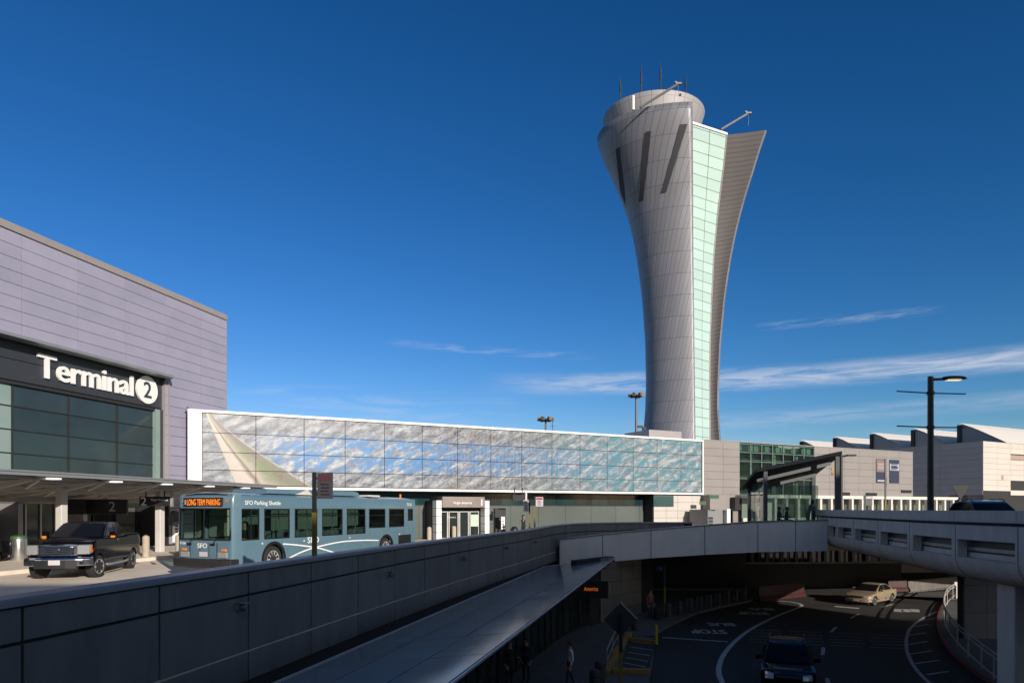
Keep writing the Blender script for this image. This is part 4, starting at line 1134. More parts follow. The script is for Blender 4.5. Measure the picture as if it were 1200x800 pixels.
# ground floor left part: service box, grey doors and white shopfront with a blue door
q = MB(); q.span(SA + 0.05, SB - 0.2, -0.9, 0.0, 2.2, 3.5); q.build('lintel_panel', M['t1'], t1)
q = MB(); q.span(s_of(822), s_of(833), -0.96, -0.9, 3.2, 3.48); q.span(s_of(812) - 0.1, s_of(818), -0.96, -0.9, 2.65, 2.95); q.build('strip_window', mat('lit_strip_glass', (0.05, 0.13, 0.07), 0.2, 0, 0.5, 1.0), t1)
q = MB(); q.span(s_of(823.5), s_of(841), -0.6, -0.4, 0.1, 2.2); q.build('service_bay', mat('slate_service_bay', (0.10, 0.10, 0.11), 0.6), t1)
q = MB(); q.span(s_of(804), s_of(823), -2.4, -0.4, 0.1, 2.25); sv = q.build('service_box', M['shadegrey'], t1, bevel=0.02)
q = MB()
for z in (0.95, 1.2, 1.45): q.span(s_of(806.5), s_of(811.5), -2.42, -2.40, z, z + 0.18)
q.build('louvre', M['dark_metal'], sv)
q = MB(); q.span(s_of(842), s_of(846), -1.0, -0.5, 0.1, 2.3); q.build('white_pier', M['white'], t1)
q = MB(); q.panels([s_of(847), s_of(855), s_of(863)], [0.15, 2.2], -1.2, -1.1, 0.05); q.build('grey_door', mat('grey_taupe_door', (0.22, 0.20, 0.185), 0.5), t1)
q = MB(); q.span(s_of(846.5), s_of(864), -1.5, -1.0, 2.2, 3.3); q.build('door_header', M['dark_metal'], t1)
q = MB(); q.span(s_of(865), s_of(890), -2.0, -1.0, 0.1, 3.25); q.build('white_shopfront', M['offwhite'], t1)
q = MB(); q.span(s_of(866.5), s_of(874), -2.06, -2.01, 0.15, 2.6); bd = q.build('blue_door', M['white'], t1)
q = MB(); q.span(s_of(866), s_of(876), -2.2, -2.06, 2.6, 2.72); q.build('door_canopy', M['blue'], bd)
q = MB(); q.span(s_of(868.5), s_of(871), -2.09, -2.065, 1.5, 2.25); q.build('door_window', M['store'], bd)
# two big banners on the grey wall
for px, lab, a, b in ((1031.5, 'left banner of the pair on the grey terminal wall, pale red above blue', 'redbanner', 'bluebanner'), (1047, 'right banner of the pair on the grey terminal wall, white patch above dark blue', 'bluebanner', 'bluebanner')):
    s_ = s_of(px); o = thing('wall_banner', lab, 'banner', MW(s_, -0.07, 4.95), AM, 'banners on the grey terminal wall')
    q = MB(); q.span(-0.78, 0.78, -0.03, 0.0, 0.0, 2.4); q.build('cloth', M[b], o)
    q = MB(); q.span(-0.74, 0.74, -0.045, -0.032, 1.1 if a == 'redbanner' else 1.3, 2.34 if a == 'redbanner' else 2.0); q.build('printed_patch', M[a] if a == 'redbanner' else mat('pale_blue_print', (0.30, 0.33, 0.40), 0.6), o)
    q = MB()
    for j in range(4): q.span(-0.55, 0.55 - 0.18 * (j % 2), -0.06, -0.047, 1.9 - 0.17 * j, 1.97 - 0.17 * j)
    if a != 'redbanner': q.span(-0.5, 0.5, -0.06, -0.047, 1.52, 1.72)
    q.span(-0.6, 0.5, -0.06, -0.047, 0.12, 0.3)
    q.build('printed_lines', M['cl_grey'] if a == 'redbanner' else M['cl_navy'], o)

# ------------------------------------------------------------------ far block with saw-tooth skylights
CB = Vector((56.6, 82.0))
AB = math.atan2(0.463, 0.886)                # local x runs right and away, local y runs left and away
bk = thing('sawtooth_building', 'far block with one side coloured grey for shade, a sunlit cream side and saw-tooth roof lights', 'building', (CB.x, CB.y, 0), AB)
ztb = 10.45
q = MB()
q.span(0.07, 70, 0.07, 45, 0.1, ztb - 0.02); q.build('wall', M['joint'], bk)
rw = [4.5 + (ztb - 4.5) * k / 9 for k in range(10)]
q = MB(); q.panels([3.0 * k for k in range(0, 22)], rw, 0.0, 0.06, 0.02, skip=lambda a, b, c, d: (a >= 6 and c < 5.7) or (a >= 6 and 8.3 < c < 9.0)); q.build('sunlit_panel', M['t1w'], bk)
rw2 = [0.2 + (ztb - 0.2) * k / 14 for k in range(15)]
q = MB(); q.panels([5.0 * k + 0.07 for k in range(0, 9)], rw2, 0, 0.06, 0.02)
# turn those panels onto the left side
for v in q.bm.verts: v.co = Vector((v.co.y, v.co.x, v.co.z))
q.build('shaded_panel', M['t1d'], bk)  # darker grey cladding colour stands in for shade on this side
q = MB(); q.span(6, 60, 0.0, 0.05, 8.35, 9.0); q.build('brown_strip', mat('brown_strip_panel', (0.33, 0.25, 0.21), 0.6), bk)
q = MB(); q.span(6, 60, 0.3, 0.36, 4.6, 5.7); q.build('window', M['store'], bk)
q = MB(); q.span(6, 60, -0.02, 0.3, 4.0, 4.6); q.build('sill', M['t1w'], bk)
q = MB(); q.span(4.0, 4.35, -0.1, 0.0, 5.9, 6.4); q.build('wall_box', M['beige'], bk)
q = MB(); q.span(0.0, 60, 0.02, 4, 0.1, 4.0); q.build('recess_wall', M['dark_metal'], bk)
for i in range(6):
    y0 = 0.3 + 6.22 * i; x0_ = 6.0 - (0.0 if i < 1 else 0.0)
    s_ = MB(); 
    # profile along local y: high at the far end, sliding down towards the viewer, slightly curved
    P = [(y0 + 5.5, ztb - 1.2), (y0 + 5.5, 13.45)] + [(y0 + 5.5 - 5.5 * t, 13.45 - 3.0 * (t ** 1.12)) for t in (0.25, 0.5, 0.75, 1.0)] + [(y0, ztb - 1.2)]
    s_.extr(P, x0_, x0_ + 26)
    sk = s_.build('saw_tooth', M['t1d'], bk)
    q = MB(); A_ = [(x0_ - 0.15, y0 + 5.6, 13.58)] + [(x0_ - 0.15, y0 + 5.5 - 5.5 * t, 13.52 - 3.0 * (t ** 1.12)) for t in (0, 0.25, 0.5, 0.75, 1.0)]
    q.strip(A_, [(x0_ + 26.1, p[1], p[2]) for p in A_]); q.build('roof_sheet', M['asphalt_roof'], sk)
    q = MB(); q.span(x0_ - 0.2, x0_ + 26, y0 + 5.52, y0 + 6.0, ztb - 1.0, 13.35); q.build('glazing', M['black'], sk)
# low roof between the saw-teeth reaching left
q = MB(); q.span(4.5, 40, 8, 45, ztb - 0.02, ztb + 0.03); q.build('roof', M['asphalt_roof'], bk)

# distant low roofs left of the saw-teeth
fb = thing('distant_hall', 'distant pale hall roof seen above the green glass bay', 'building', tuple(at(940, 523, 135)[:2]) + (0,), AM)
q = MB(); q.span(-7, 6, 0, 20, 0, 14.2); q.build('wall', M['t1d'], fb)
q = MB(); q.extr([(-0.4, 14.2), (-0.4, 14.5), (10, 15.6), (20, 14.2)], -7.2, 6.2); q.build('roof', M['asphalt_roof'], fb)

# ------------------------------------------------------------------ control tower
tw = thing('control_tower', 'tall flared control tower with silver shell, mint glass strip and ribbed wing', 'tower', (24, 99, LOW))
TO = Vector((24, 99, LOW))
def interp(tab, v):
    if v <= tab[0][0]: return tab[0][1]
    for (a, b), (c, d_) in zip(tab[:-1], tab[1:]):
        if v <= c:
            t = (v - a) / (c - a); return b + (d_ - b) * t
    return tab[-1][1]
xl_t = [(150, 699.5), (165, 700.5), (185, 708), (200, 715), (225, 726), (250, 735.5), (275, 742), (300, 746.5), (325, 750), (350, 753), (400, 756.5), (450, 757.5), (480, 756.5), (510, 754), (600, 744), (660, 738)]
xg_t = [(140, 853), (156, 852), (200, 847.5), (250, 841), (300, 836.5), (350, 834), (400, 832), (450, 831.5), (515, 832), (660, 834)]
xr_t = [(140, 900), (152, 897), (175, 889), (200, 881.5), (225, 873.5), (250, 866.5), (275, 860.5), (300, 855.5), (325, 851.5), (350, 848), (400, 843.2), (450, 840.7), (480, 840.5), (515, 843), (660, 850)]
xe_t = [(110, 811.5), (140, 812), (300, 812.5), (510, 815), (660, 818)]
YL = 103.0
def lev(z, Y): return 596 - (z - EYE) * F / Y
def tower_frame(z):
    yl = lev(z, YL)
    Xl = (interp(xl_t, yl) - 600) / F * YL
    YE = 97.0
    for _ in range(4):
        Xe = (interp(xe_t, lev(z, YE)) - 600) / F * YE
        a = Xe - Xl; YE = YL - 0.75 * a
    return Xl, Xe, YE, a
def shell(phi, z, off=0.0):
    Xl, Xe, YE, a = tower_frame(z)
    b = YL - YE
    return Vector((Xe - (a + off) * math.sin(phi), YL - (b + off) * math.cos(phi), z)) - TO
ZTOP = 58.35
zl_ = [LOW + (ZTOP - LOW) * k / 60 for k in range(61)]
phis = [R(200) * k / 64 for k in range(65)]
rows, uvs = [], []
for z in zl_:
    rows.append([shell(p, z) for p in phis])
    uvs.append([(p / R(200) * 38 + z * 0.42, (z + 0.4) / 3.05) for p in phis])
q = MB(); q.grid(rows, uvs); 
o = q.build('shell', M['shell'], tw, smooth=60)
so_ = o.modifiers.new('thick', 'SOLIDIFY'); so_.thickness = 0.5; so_.offset = -1
# dark slots in the flare
def phi_for(px, z):
    return min((k * math.pi / 400 for k in range(0, 192)), key=lambda f: abs(600 + F * (shell(f, z) + TO).x / (shell(f, z) + TO).y - px))
for (pt, yt, pb, yb, wpx) in ((801, 146, 778, 226, 8), (760, 154.5, 751.5, 236, 7), (724, 175, 732.5, 251, 4.5), (712, 193, 725, 241, 3.5)):
    A_, B_ = [], []
    for k in range(13):
        t = k / 12; py = yt + (yb - yt) * t; px = pt + (pb - pt) * t
        Yg = 94.5
        for _ in range(4):
            z = EYE + (596 - py) / F * Yg; f0 = phi_for(px, z); Yg = (shell(f0, z) + TO).y
        w_ = wpx * (1 - 0.22 * t)
        A_.append(shell(phi_for(px - w_ / 2, z), z, 0.10)); B_.append(shell(phi_for(px + w_ / 2, z), z, 0.10))
    q = MB(); q.strip(A_, B_); q.build('slot_window', M['signdark'], tw)
# mint glass strip, ribbed wing
def gpt(px_tab, z, Y): return Vector(((interp(px_tab, lev(z, Y)) - 600) / F * Y, Y, z)) - TO
rows, uvs = [], []
ZG = 55.75
for k in range(61):
    z = LOW + (ZG - LOW) * k / 60
    Xl, Xe, YE, a = tower_frame(z)
    A0 = Vector((Xe - 0.02, YE + 0.35, z)) - TO
    YG = YE + 3.2
    B0 = gpt(xg_t, z, YG)
    rows.append([A0.lerp(B0, t) for t in (0, 0.5, 1.0)]); uvs.append([(0, z / 1.42), (1, z / 1.42), (2.0, z / 1.42)])
q = MB(); q.grid(rows, uvs); q.build('glass_strip', M['mint'], tw)
topA, topB = rows[-1][0], rows[-1][-1]
q = MB(); q.bar(topA + Vector((0, 0, .1)), topB + Vector((0, 0, .1)), 0.3, 0.3); q.build('glass_coping', M['white'], tw)
rows, uvs, edge = [], [], []
for k in range(61):
    t = k / 60
    z = LOW + (ZG - LOW) * t
    Xl, Xe, YE, a = tower_frame(z)
    YG = YE + 3.2; zt_ = z + 0.6 * t
    A0 = gpt(xg_t, z, YG - 0.05); YR = YG - 0.2
    B0 = gpt(xr_t, zt_, YR)
    mid = A0.lerp(B0, 0.5) + Vector((0, 0.1, 0))
    rows.append([A0, A0.lerp(B0, 0.25) + Vector((0, 0.07, 0)), mid, A0.lerp(B0, 0.75) + Vector((0, 0.07, 0)), B0]); uvs.append([(x, z / 0.62) for x in (0.05, 1.3, 2.5, 3.7, 4.95)])
    edge.append(B0)
q = MB(); q.grid(rows, uvs); o = q.build('ribbed_wing', M['rib'], tw, smooth=50)
rows2, uv2 = [], []
for k, B0 in enumerate(edge):
    rows2.append([B0, B0 + Vector((0.28, 0.15, 0)), B0 + Vector((0.5, 1.2, 0)), B0 + Vector((-0.5, 5.5, 0)), B0 + Vector((-4, 10, 0))]); uv2.append([(x, k / 3.0) for x in (0.1, 0.3, 0.9, 2, 3)])
q = MB(); q.grid(rows2, uv2); q.build('wing_outer_skin', M['shell'], tw, smooth=50)
q = MB(); q.tube([rows[k][0] for k in range(0, 61, 4)], 0.10, 6); q.build('wing_edge_trim', M['lilac_trim'], tw)
# cab: glass drum, flared ring and roof
CX, CY = (765.5 - 600) / F * 104 - TO.x, 104 - TO.y
def drum(prof, mtl, name, uvh=None, n=48, sm=40):
    rows, uvs = [], []
    for (r, z) in prof:
        rows.append([Vector((CX + r * math.cos(2 * math.pi * k / n), CY + r * 0.92 * math.sin(2 * math.pi * k / n), z - LOW)) for k in range(n + 1)])
        uvs.append([(k / n * 28, z / 3.6) for k in range(n + 1)])
    q = MB(); q.grid(rows, uvs); return q.build(name, mtl, tw, smooth=sm)
drum([(5.2, 54), (6.0, 59.5)], M['store'], 'cab_glazing')
drum([(6.1, 58.2), (6.6, 58.5), (7.62, 61.7), (7.57, 61.85), (7.3, 61.85), (7.2, 61.5), (0.01, 61.5)], M['ring'], 'cab_ring')
# aerials, booms, rim rods
for (px, y0, y1) in ((727, 113, 90), (751.5, 108, 75), (774, 105, 70), (803.5, 108, 86)):
    Y = 103; a = at(px, y0 + 8, Y) - TO; b = at(px, y1, Y) - TO
    q = MB(); q.tube([a, a.lerp(b, 0.45), a.lerp(b, 0.46), a.lerp(b, 0.75), a.lerp(b, 0.76), b], [0.10, 0.10, 0.15, 0.13, 0.05, 0.03], 8); q.build('aerial', M['dark_metal'], tw)
for (pa, pb, Y) in (((750, 126), (795, 98.5), 93.5), ((845, 152), (877, 133), 97.0)):
    a = at(*pa, Y) - TO; b = at(*pb, Y + 0.5) - TO
    q = MB(); q.bar(a, b, 0.22, 0.26); arm = q.build('crane_boom', M['dark_metal'], tw)
    q = MB(); q.box(b, (0.8, 0.4, 0.22)); q.box(b + Vector((-0.35, 0, 0.18)), (0.3, 0.3, 0.2)); q.bar(b + Vector((0, 0, -0.1)), b + Vector((0.02, 0, -1.8)), 0.03, 0.03); q.build('boom_head', M['shadegrey'], arm)
q = MB(); a = at(742, 129, 93) - TO; q.tube([a, a + Vector((0, 0, 1.9))], 0.19, 10); q.build('vent_pipe', M['white'], tw)
q = MB()
a = at(797, 111.5, 95.2) - TO; q.lathe([(0.2, 0.0), (0.2, -0.06)], 12, a, axis='y'); q.build('beacon', M['black'], tw)
# roof parapet pieces beside the tower foot
# ------------------------------------------------------------------ wheels
def wheel(parent, x, y, r, w, side, steer=0.0, rim='chrome', spokes=6, name='wheel'):
    q = MB()
    q.lathe([(r * 0.60, -w / 2), (r * 0.90, -w / 2), (r * 0.98, -w * 0.40), (r, -w * 0.2), (r, w * 0.2), (r * 0.98, w * 0.40), (r * 0.90, w / 2), (r * 0.60, w / 2)], 28, axis='x')
    o = q.build(name, M['rubber'], parent, smooth=35)
    o.location = (x, y, r); o.rotation_euler = (0, 0, steer)
    s = side
    q = MB(); q.lathe([(0.02, s * (w * 0.34)), (r * 0.2, s * w * 0.36), (r * 0.22, s * w * 0.30), (r * 0.52, s * w * 0.12), (r * 0.60, s * w * 0.5), (r * 0.64, s * w * 0.515), (r * 0.64, 0.0), (0.02, 0.0)], 28, axis='x')
    for k in range(spokes):
        a = 2 * math.pi * k / spokes
        q.bar((s * w * 0.33, math.cos(a) * r * 0.12, math.sin(a) * r * 0.12), (s * w * 0.40, math.cos(a) * r * 0.60, math.sin(a) * r * 0.60), r * 0.16, w * 0.16)
    q.build('rim', M[rim], o, smooth=35)
    q = MB(); q.lathe([(r * 0.60, s * w * 0.02), (r * 0.60, s * w * 0.03)], 20, axis='x'); q.build('brake_shadow', M['black'], o)
    return o

def arch(yc, zc, r, z0, n=12, rev=False):
    """arch points from front to rear over a wheel, starting and ending at height z0"""
    a0 = math.asin(max(-1, min(1, (z0 - zc) / r)))
    pts = []
    for k in range(n + 1):
        a = math.pi - a0 - (math.pi - 2 * a0) * k / n
        pts.append((yc + r * math.cos(a), zc + r * math.sin(a)))
    return pts

# ------------------------------------------------------------------ airport shuttle bus
bus = thing('shuttle_bus', 'blue grey airport shuttle bus with an amber destination sign in the outer lane', 'bus', (-8.27, 29.05, 0.0), R(-21.2))
HL, HW = 6.1, 1.3
def Yt(t): return t - HL
SILL, WTOP, RTOP = 1.22, 2.31, 2.72
wins = [(0.16, 1.12), (1.36, 2.72), (3.0, 4.36), (4.66, 6.04), (6.34, 7.74), (8.02, 9.38), (9.70, 11.1)]
sills = [SILL] * 5 + [1.44, 1.44]
def nose(x, y, z):
    d_ = y + HL
    if d_ < 0.42:
        k = (1 - d_ / 0.42)
        x = x * (1 - 0.13 * k * k)
    return (x, y, z)
body = MB()
for sx in (1, -1):
    fr_pts = [(Yt(0.0), 0.34), (Yt(0.0), SILL), (Yt(0.1), SILL), (Yt(0.25), SILL), (Yt(0.42), SILL), (Yt(12.2), SILL), (Yt(12.2), 0.40)]
    low = arch(Yt(9.47), 0.5, 0.56, 0.34)[::-1] + arch(Yt(1.86), 0.5, 0.56, 0.34)[::-1] + [(Yt(0.42), 0.34), (Yt(0.25), 0.34), (Yt(0.1), 0.34)]
    body.extr(fr_pts + low, sx * (HW - 0.05), sx * HW, 1, nose)
    edges = [0.0] + [e for w_ in wins for e in w_] + [11.45, 11.95, 12.2]
    for i in range(0, len(edges) - 1, 2):
        a, b_ = edges[i], edges[i + 1]
        ys = [Yt(a + (b_ - a) * k / 3) for k in range(4)]
        body.extr([(y, SILL + 0.001) for y in ys] + [(y, WTOP - 0.001) for y in ys[::-1]], sx * (HW - 0.05), sx * HW, 1, nose)
    body.extr([(Yt(11.45), SILL + .001), (Yt(11.95), SILL + .001), (Yt(11.95), 1.72), (Yt(11.45), 1.72)], sx * (HW - 0.05), sx * (HW - .002))
    for (a, b_), s_ in zip(wins[5:], sills[5:]):
        body.extr([(Yt(a), SILL + .001), (Yt(b_), SILL + .001), (Yt(b_), s_), (Yt(a), s_)], sx * (HW - 0.05), sx * (HW - .001))
# roof vault
sec = [(HW, WTOP), (HW - 0.005, 2.50), (HW - 0.03, 2.66), (HW - 0.10, 2.75), (HW - 0.28, 2.81), (0.5, 2.86), (0.0, 2.875)]
sec = sec + [(-x, z) for x, z in sec[-2::-1]]
rows = []
for t in (0.0, 0.1, 0.25, 0.42, 1.0, 4, 8, 12.0, 12.2):
    k_ = 0.02 if t in (0.0, 12.2) else 0
    rows.append([nose(x, Yt(t), z - k_ * (z - WTOP) * 3) for x, z in sec])
body.grid(rows)
# inner roof lining closes the vault
body.quad((-HW + .03, Yt(0.05), WTOP + .005), (HW - .03, Yt(0.05), WTOP + .005), (HW - .03, Yt(12.15), WTOP + .005), (-HW + .03, Yt(12.15), WTOP + .005))
# front mask, crown and rear wall
FX = 1.13
fm = []
for z in (0.60, 0.9, 1.15, SILL + 0.04):
    fm.append([(x, Yt(-0.06 - 0.05 * (1 - (x / FX) ** 2)), z) for x in (-FX, -0.75, -0.3, 0.3, 0.75, FX)])
body.grid(fm)
fm = []
for z, f in ((WTOP + 0.02, -0.05), (2.62, -0.03), (2.74, 0.02), (2.81, 0.16)):
    fm.append([(x, Yt(f - 0.05 * (1 - (x / FX) ** 2)), z) for x in (-FX, -0.75, -0.3, 0.3, 0.75, FX)])
body.grid(fm)
for sx in (1, -1):   # rounded corner posts
    rows = []
    for z, f in ((0.34, 0), (SILL, 0), (WTOP, 0), (2.66, 0.0), (2.80, 0.08)):
        rows.append([(sx * FX, Yt(-0.06 + f), z), (sx * 1.18, Yt(-0.045 + f), z), (sx * 1.22, Yt(0.0 + f), z), (sx * 1.262, Yt(0.14), z), (sx * 1.29, Yt(0.28), z)])
    body.grid(rows)
body.span(-HW + .02, HW - .02, Yt(12.14), Yt(12.2), 0.4, 2.78)
bo = body.build('body', M['busblue'], bus, smooth=32)
# roof fairing
q = MB(); q.extr([(Yt(2.0), 2.86), (Yt(2.15), 3.04), (Yt(7.6), 3.08), (Yt(7.9), 3.02), (Yt(8.0), 2.86)], -0.85, 0.85, 4, lambda x, y, z: (x * (1 - 0.15 * max(0, z - 2.9)), y, z)); q.build('roof_fairing', M['busblue'], bus, bevel=0.03)
q = MB(); q.extr([(Yt(3.5), 2.85), (Yt(4.5), 2.85), (Yt(4.2), 3.06)], 0.88, 0.96); q.span(0.3, 1.0, Yt(8.4), Yt(9.4), 2.86, 2.93); q.build('roof_hatch', M['offwhite'], bus)
q = MB(); q.lathe([(0.05, 2.86), (0.045, 3.0), (0.02, 3.04)], 10, (0.7, Yt(11.75), 0)); q.build('roof_beacon', M['amber'], bus)
# windows
for sx in (1, -1):
    for i, ((a, b_), s_) in enumerate(zip(wins + [(11.45, 11.95)], sills + [1.72])):
        q = MB(); q.span(sx * (HW - 0.040), sx * (HW - 0.034), Yt(a + .01), Yt(b_ - .01), s_ + .01, WTOP - .01)
        if i == 0: 
            for v in q.bm.verts: v.co = Vector(nose(*v.co))
        w_ = q.build('window', M['busglass'] if i < 7 else M['carglass'], bus)
        f = MB()
        x0_, x1_ = sx * (HW - 0.03), sx * (HW + 0.004)
        t_ = 0.045
        f.span(x0_, x1_, Yt(a), Yt(b_), s_, s_ + t_); f.span(x0_, x1_, Yt(a), Yt(b_), WTOP - t_, WTOP)
        f.span(x0_, x1_, Yt(a), Yt(a + t_), s_ + t_, WTOP - t_); f.span(x0_, x1_, Yt(b_ - t_), Yt(b_), s_ + t_, WTOP - t_)
        for (yy, zz_, dy, dz) in ((a + t_, s_ + t_, 1, 1), (b_ - t_, s_ + t_, -1, 1), (a + t_, WTOP - t_, 1, -1), (b_ - t_, WTOP - t_, -1, -1)):
            f.extr([(Yt(yy), zz_), (Yt(yy + dy * 0.09), zz_), (Yt(yy + dy * 0.026), zz_ + dz * 0.026), (Yt(yy), zz_ + dz * 0.09)], x0_, x1_)
        if 0 < i < 7: f.span(x0_, x1_ - sx * .01, Yt(a + t_), Yt(b_ - t_), 2.0, 2.03)
        if i == 0: f.span(x0_, x1_ - sx * .01, Yt(a + 0.55), Yt(a + 0.59), s_ + t_, WTOP - t_)
        if i == 0:
            for v in f.bm.verts: v.co = Vector(nose(*v.co))
        f.build('window_frame', M['black'], w_)
# windscreen
q = MB()
def wsp(x, z): return (x, Yt(-0.055 - 0.05 * (1 - (x / FX) ** 2) + 0.04 * (z - 1.25)), z)
for a, b_ in ((-1.10, -0.03), (0.03, 1.10)):
    q.grid([[wsp(a + (b_ - a) * k / 4, z) for k in range(5)] for z in (SILL + 0.06, 1.8, WTOP)])
ws = q.build('windscreen', M['busglass'], bus)
q = MB()
for x in (-1.12, 0.0, 1.12): q.bar(wsp(x, SILL + 0.03), wsp(x, WTOP + 0.02), 0.05 if x == 0 else 0.07, 0.03)
for z in (SILL + 0.04, WTOP + 0.01): q.tube([wsp(x, z) for x in (-1.12, -.6, 0, .6, 1.12)], 0.035, 6)
q.build('windscreen_frame', M['black'], ws)
q = MB()
for x, s_ in ((-0.62, 1), (0.42, 1)):
    q.tube([(x, Yt(-0.14), SILL - 0.12), (x + 0.16, Yt(-0.13), SILL + 0.05), (x + 0.42, Yt(-0.10), SILL + 0.35)], 0.014, 6); q.box((x, Yt(-0.12), SILL - 0.12), (0.16, 0.06, 0.07))
q.build('wiper', M['black'], ws)
# destination sign
q = MB(); q.span(-0.88, 0.82, Yt(-0.135), Yt(-0.02), 2.385, 2.685); ds = q.build('destination_sign', M['black'], bus, bevel=0.03)
text('lettering', 'LONG TERM PARKING', M['led'], ds, (0.03, Yt(-0.140), 2.425), (R(90), 0, 0), h=0.22, w=1.46, ext=0.002, bold=0.0, align='CENTER')
q = MB(); q.box((-0.78, Yt(-0.14), 2.53), (0.06, 0.005, 0.16)); q.build('sign_emblem', M['cl_grey'], ds)
# markings
text('lettering', 'SFO', M['white'], bus, (-0.04, Yt(-0.118), 0.97), (R(90), 0, 0), h=0.17, w=0.42, ext=0.003, bold=0.010, align='CENTER')
text('lettering', 'SFO Parking Shuttle', M['white'], bus, (HW + 0.001, Yt(0.42), 2.445), (R(90), 0, R(90)), h=0.15, w=1.80, ext=0.002, bold=0.010)
text('lettering', 'SFO', M['white'], bus, (HW + 0.004, Yt(3.75), 0.98), (R(90), 0, R(90)), h=0.24, w=0.70, ext=0.003, bold=0.010)
text('number_lettering', '7116', M['white'], bus, (HW + 0.001, Yt(11.35), 2.45), (R(90), 0, R(90)), h=0.15, w=0.45, ext=0.002, bold=0.01)
text('number_lettering', '7116', M['white'], bus, (-1.08, Yt(-0.085), 1.08), (R(90), 0, 0), h=0.09, w=0.26, ext=0.002, bold=0.01)
q = MB()
def swoosh(P, w):
    P = smooth_pts(P, 6); A_, B_ = [], []
    for i, p in enumerate(P):
        t = (Vector(P[min(i + 1, len(P) - 1)]) - Vector(P[max(0, i - 1)])).normalized(); n = Vector((-t.y, t.x)) * w / 2
        A_.append((HW + 0.004, Yt(p[0] + n.x), p[1] + n.y)); B_.append((HW + 0.004, Yt(p[0] - n.x), p[1] - n.y))
    q.strip(A_, B_)
swoosh([(2.35, 1.02), (3.3, 0.92), (4.4, 0.76), (5.4, 0.53), (5.9, 0.40)], 0.05)
swoosh([(2.5, 0.42), (3.4, 0.66), (4.4, 0.81), (5.9, 0.93), (7.5, 0.93), (8.8, 0.87)], 0.05)
q.build('swoosh_graphic', M['white'], bus)
# bumper, skirt, arches, lamps, plate
q = MB(); q.extr([(Yt(-0.30), 0.30), (Yt(-0.36), 0.36), (Yt(-0.36), 0.58), (Yt(-0.30), 0.62), (Yt(0.3), 0.60), (Yt(0.3), 0.32)], -1.27, 1.27, 10, lambda x, y, z: (x, y + 0.16 * (abs(x) / 1.27) ** 4 if y < Yt(0) else y, z)); q.build('bumper', M['dark_metal'], bus, bevel=0.02)
q = MB()
for (a, b_) in ((0.42, 1.2), (2.5, 8.8), (10.15, 12.1)): q.span(-HW - .003, HW + .003, Yt(a), Yt(b_), 0.22, 0.335)
q.build('skirt', M['dark_metal'], bus)
for sx in (1, -1):
    for t in (1.86, 9.47):
        q = MB(); A_ = arch(Yt(t), 0.5, 0.64, 0.34); B_ = arch(Yt(t), 0.5, 0.53, 0.34)
        q.strip([(sx * (HW + 0.012), *p) for p in A_], [(sx * (HW + 0.012), *p) for p in B_]); q.build('wheel_arch', M['black'], bus)
        wheel(bus, sx * (HW - 0.17), Yt(t), 0.49, 0.28, sx, 0, 'rimalu', 10)
        q = MB(); q.span(sx * 0.5, sx * (HW - 0.34), Yt(t - 0.6), Yt(t + 0.6), 0.2, 1.1); q.build('wheel_box', M['black'], bus)
    for x in ((0.62, 1.02),):
        q = MB(); q.span(sx * x[0], sx * x[1], Yt(-0.13), Yt(-0.03), 0.64, 0.83); h_ = q.build('headlight', M['lens'], bus, bevel=0.02)
        q = MB(); q.span(sx * 0.78, sx * 0.98, Yt(-0.12), Yt(-0.05), 0.87, 0.95); q.build('indicator', M['amber'], h_, bevel=0.01)
    q = MB(); q.lathe([(0.035, 0), (0.035, -0.02)], 10, (sx * 0.97, Yt(-0.06), 2.56), axis='y'); q.build('marker_lamp', M['amber'], bus)
q = MB(); q.span(-0.17, 0.17, Yt(-0.125), Yt(-0.10), 0.68, 0.84); q.build('number_plate', M['signwhite'], bus)
q = MB(); q.span(HW - .01, HW + .006, Yt(10.55), Yt(11.75), 0.5, 1.05); q.build('engine_grille', M['black'], bus)
q = MB()
for t in (0.62, 2.9, 5.9, 10.0): q.lathe([(0.04, 0), (0.03, 0.02)], 10, (HW, Yt(t + .65), 1.08), axis='x')
q.build('side_marker', M['offwhite'], bus)
q = MB()
for x in (-0.6, -0.15, 0.25, 0.6):
    q = MB(); q.span(x - 0.006, x + 0.006, Yt(-0.118), Yt(-0.08), 0.66, 1.15); q.build('panel_seam', M['dark_metal'], bus)
for sx in (1, -1):
    q = MB(); q.tube([(sx * 1.1, Yt(-0.05), 2.35), (sx * 1.36, Yt(-0.25), 2.3), (sx * 1.36, Yt(-0.25), 2.05)], 0.018, 6); q.box((sx * 1.34, Yt(-0.25), 1.9), (0.16, 0.08, 0.32)); 
    if sx < 0: q.build('mirror', M['black'], bus)
    else: q.bm.free()
# interior
q = MB(); q.span(-HW + .06, HW - .06, Yt(0.1), Yt(12.1), 0.36, 0.42); q.span(-HW + 0.06, HW - .06, Yt(11.2), Yt(12.1), 0.42, 1.6); q.build('floor', M['dash'], bus)
q = MB()
for t in [2.7 + 0.78 * k for k in range(11)]:
    for x in (-1.02, -0.58, 0.58, 1.02):
        if x > 0 and t < 2.5: continue
        q = MB(); q.span(x - 0.2, x + 0.2, Yt(t), Yt(t + 0.42), 0.72, 0.82); q.span(x - 0.2, x + 0.2, Yt(t + 0.38), Yt(t + 0.46), 0.81, 1.42); q.build('seat', M['seatf'], bus, bevel=0.02)

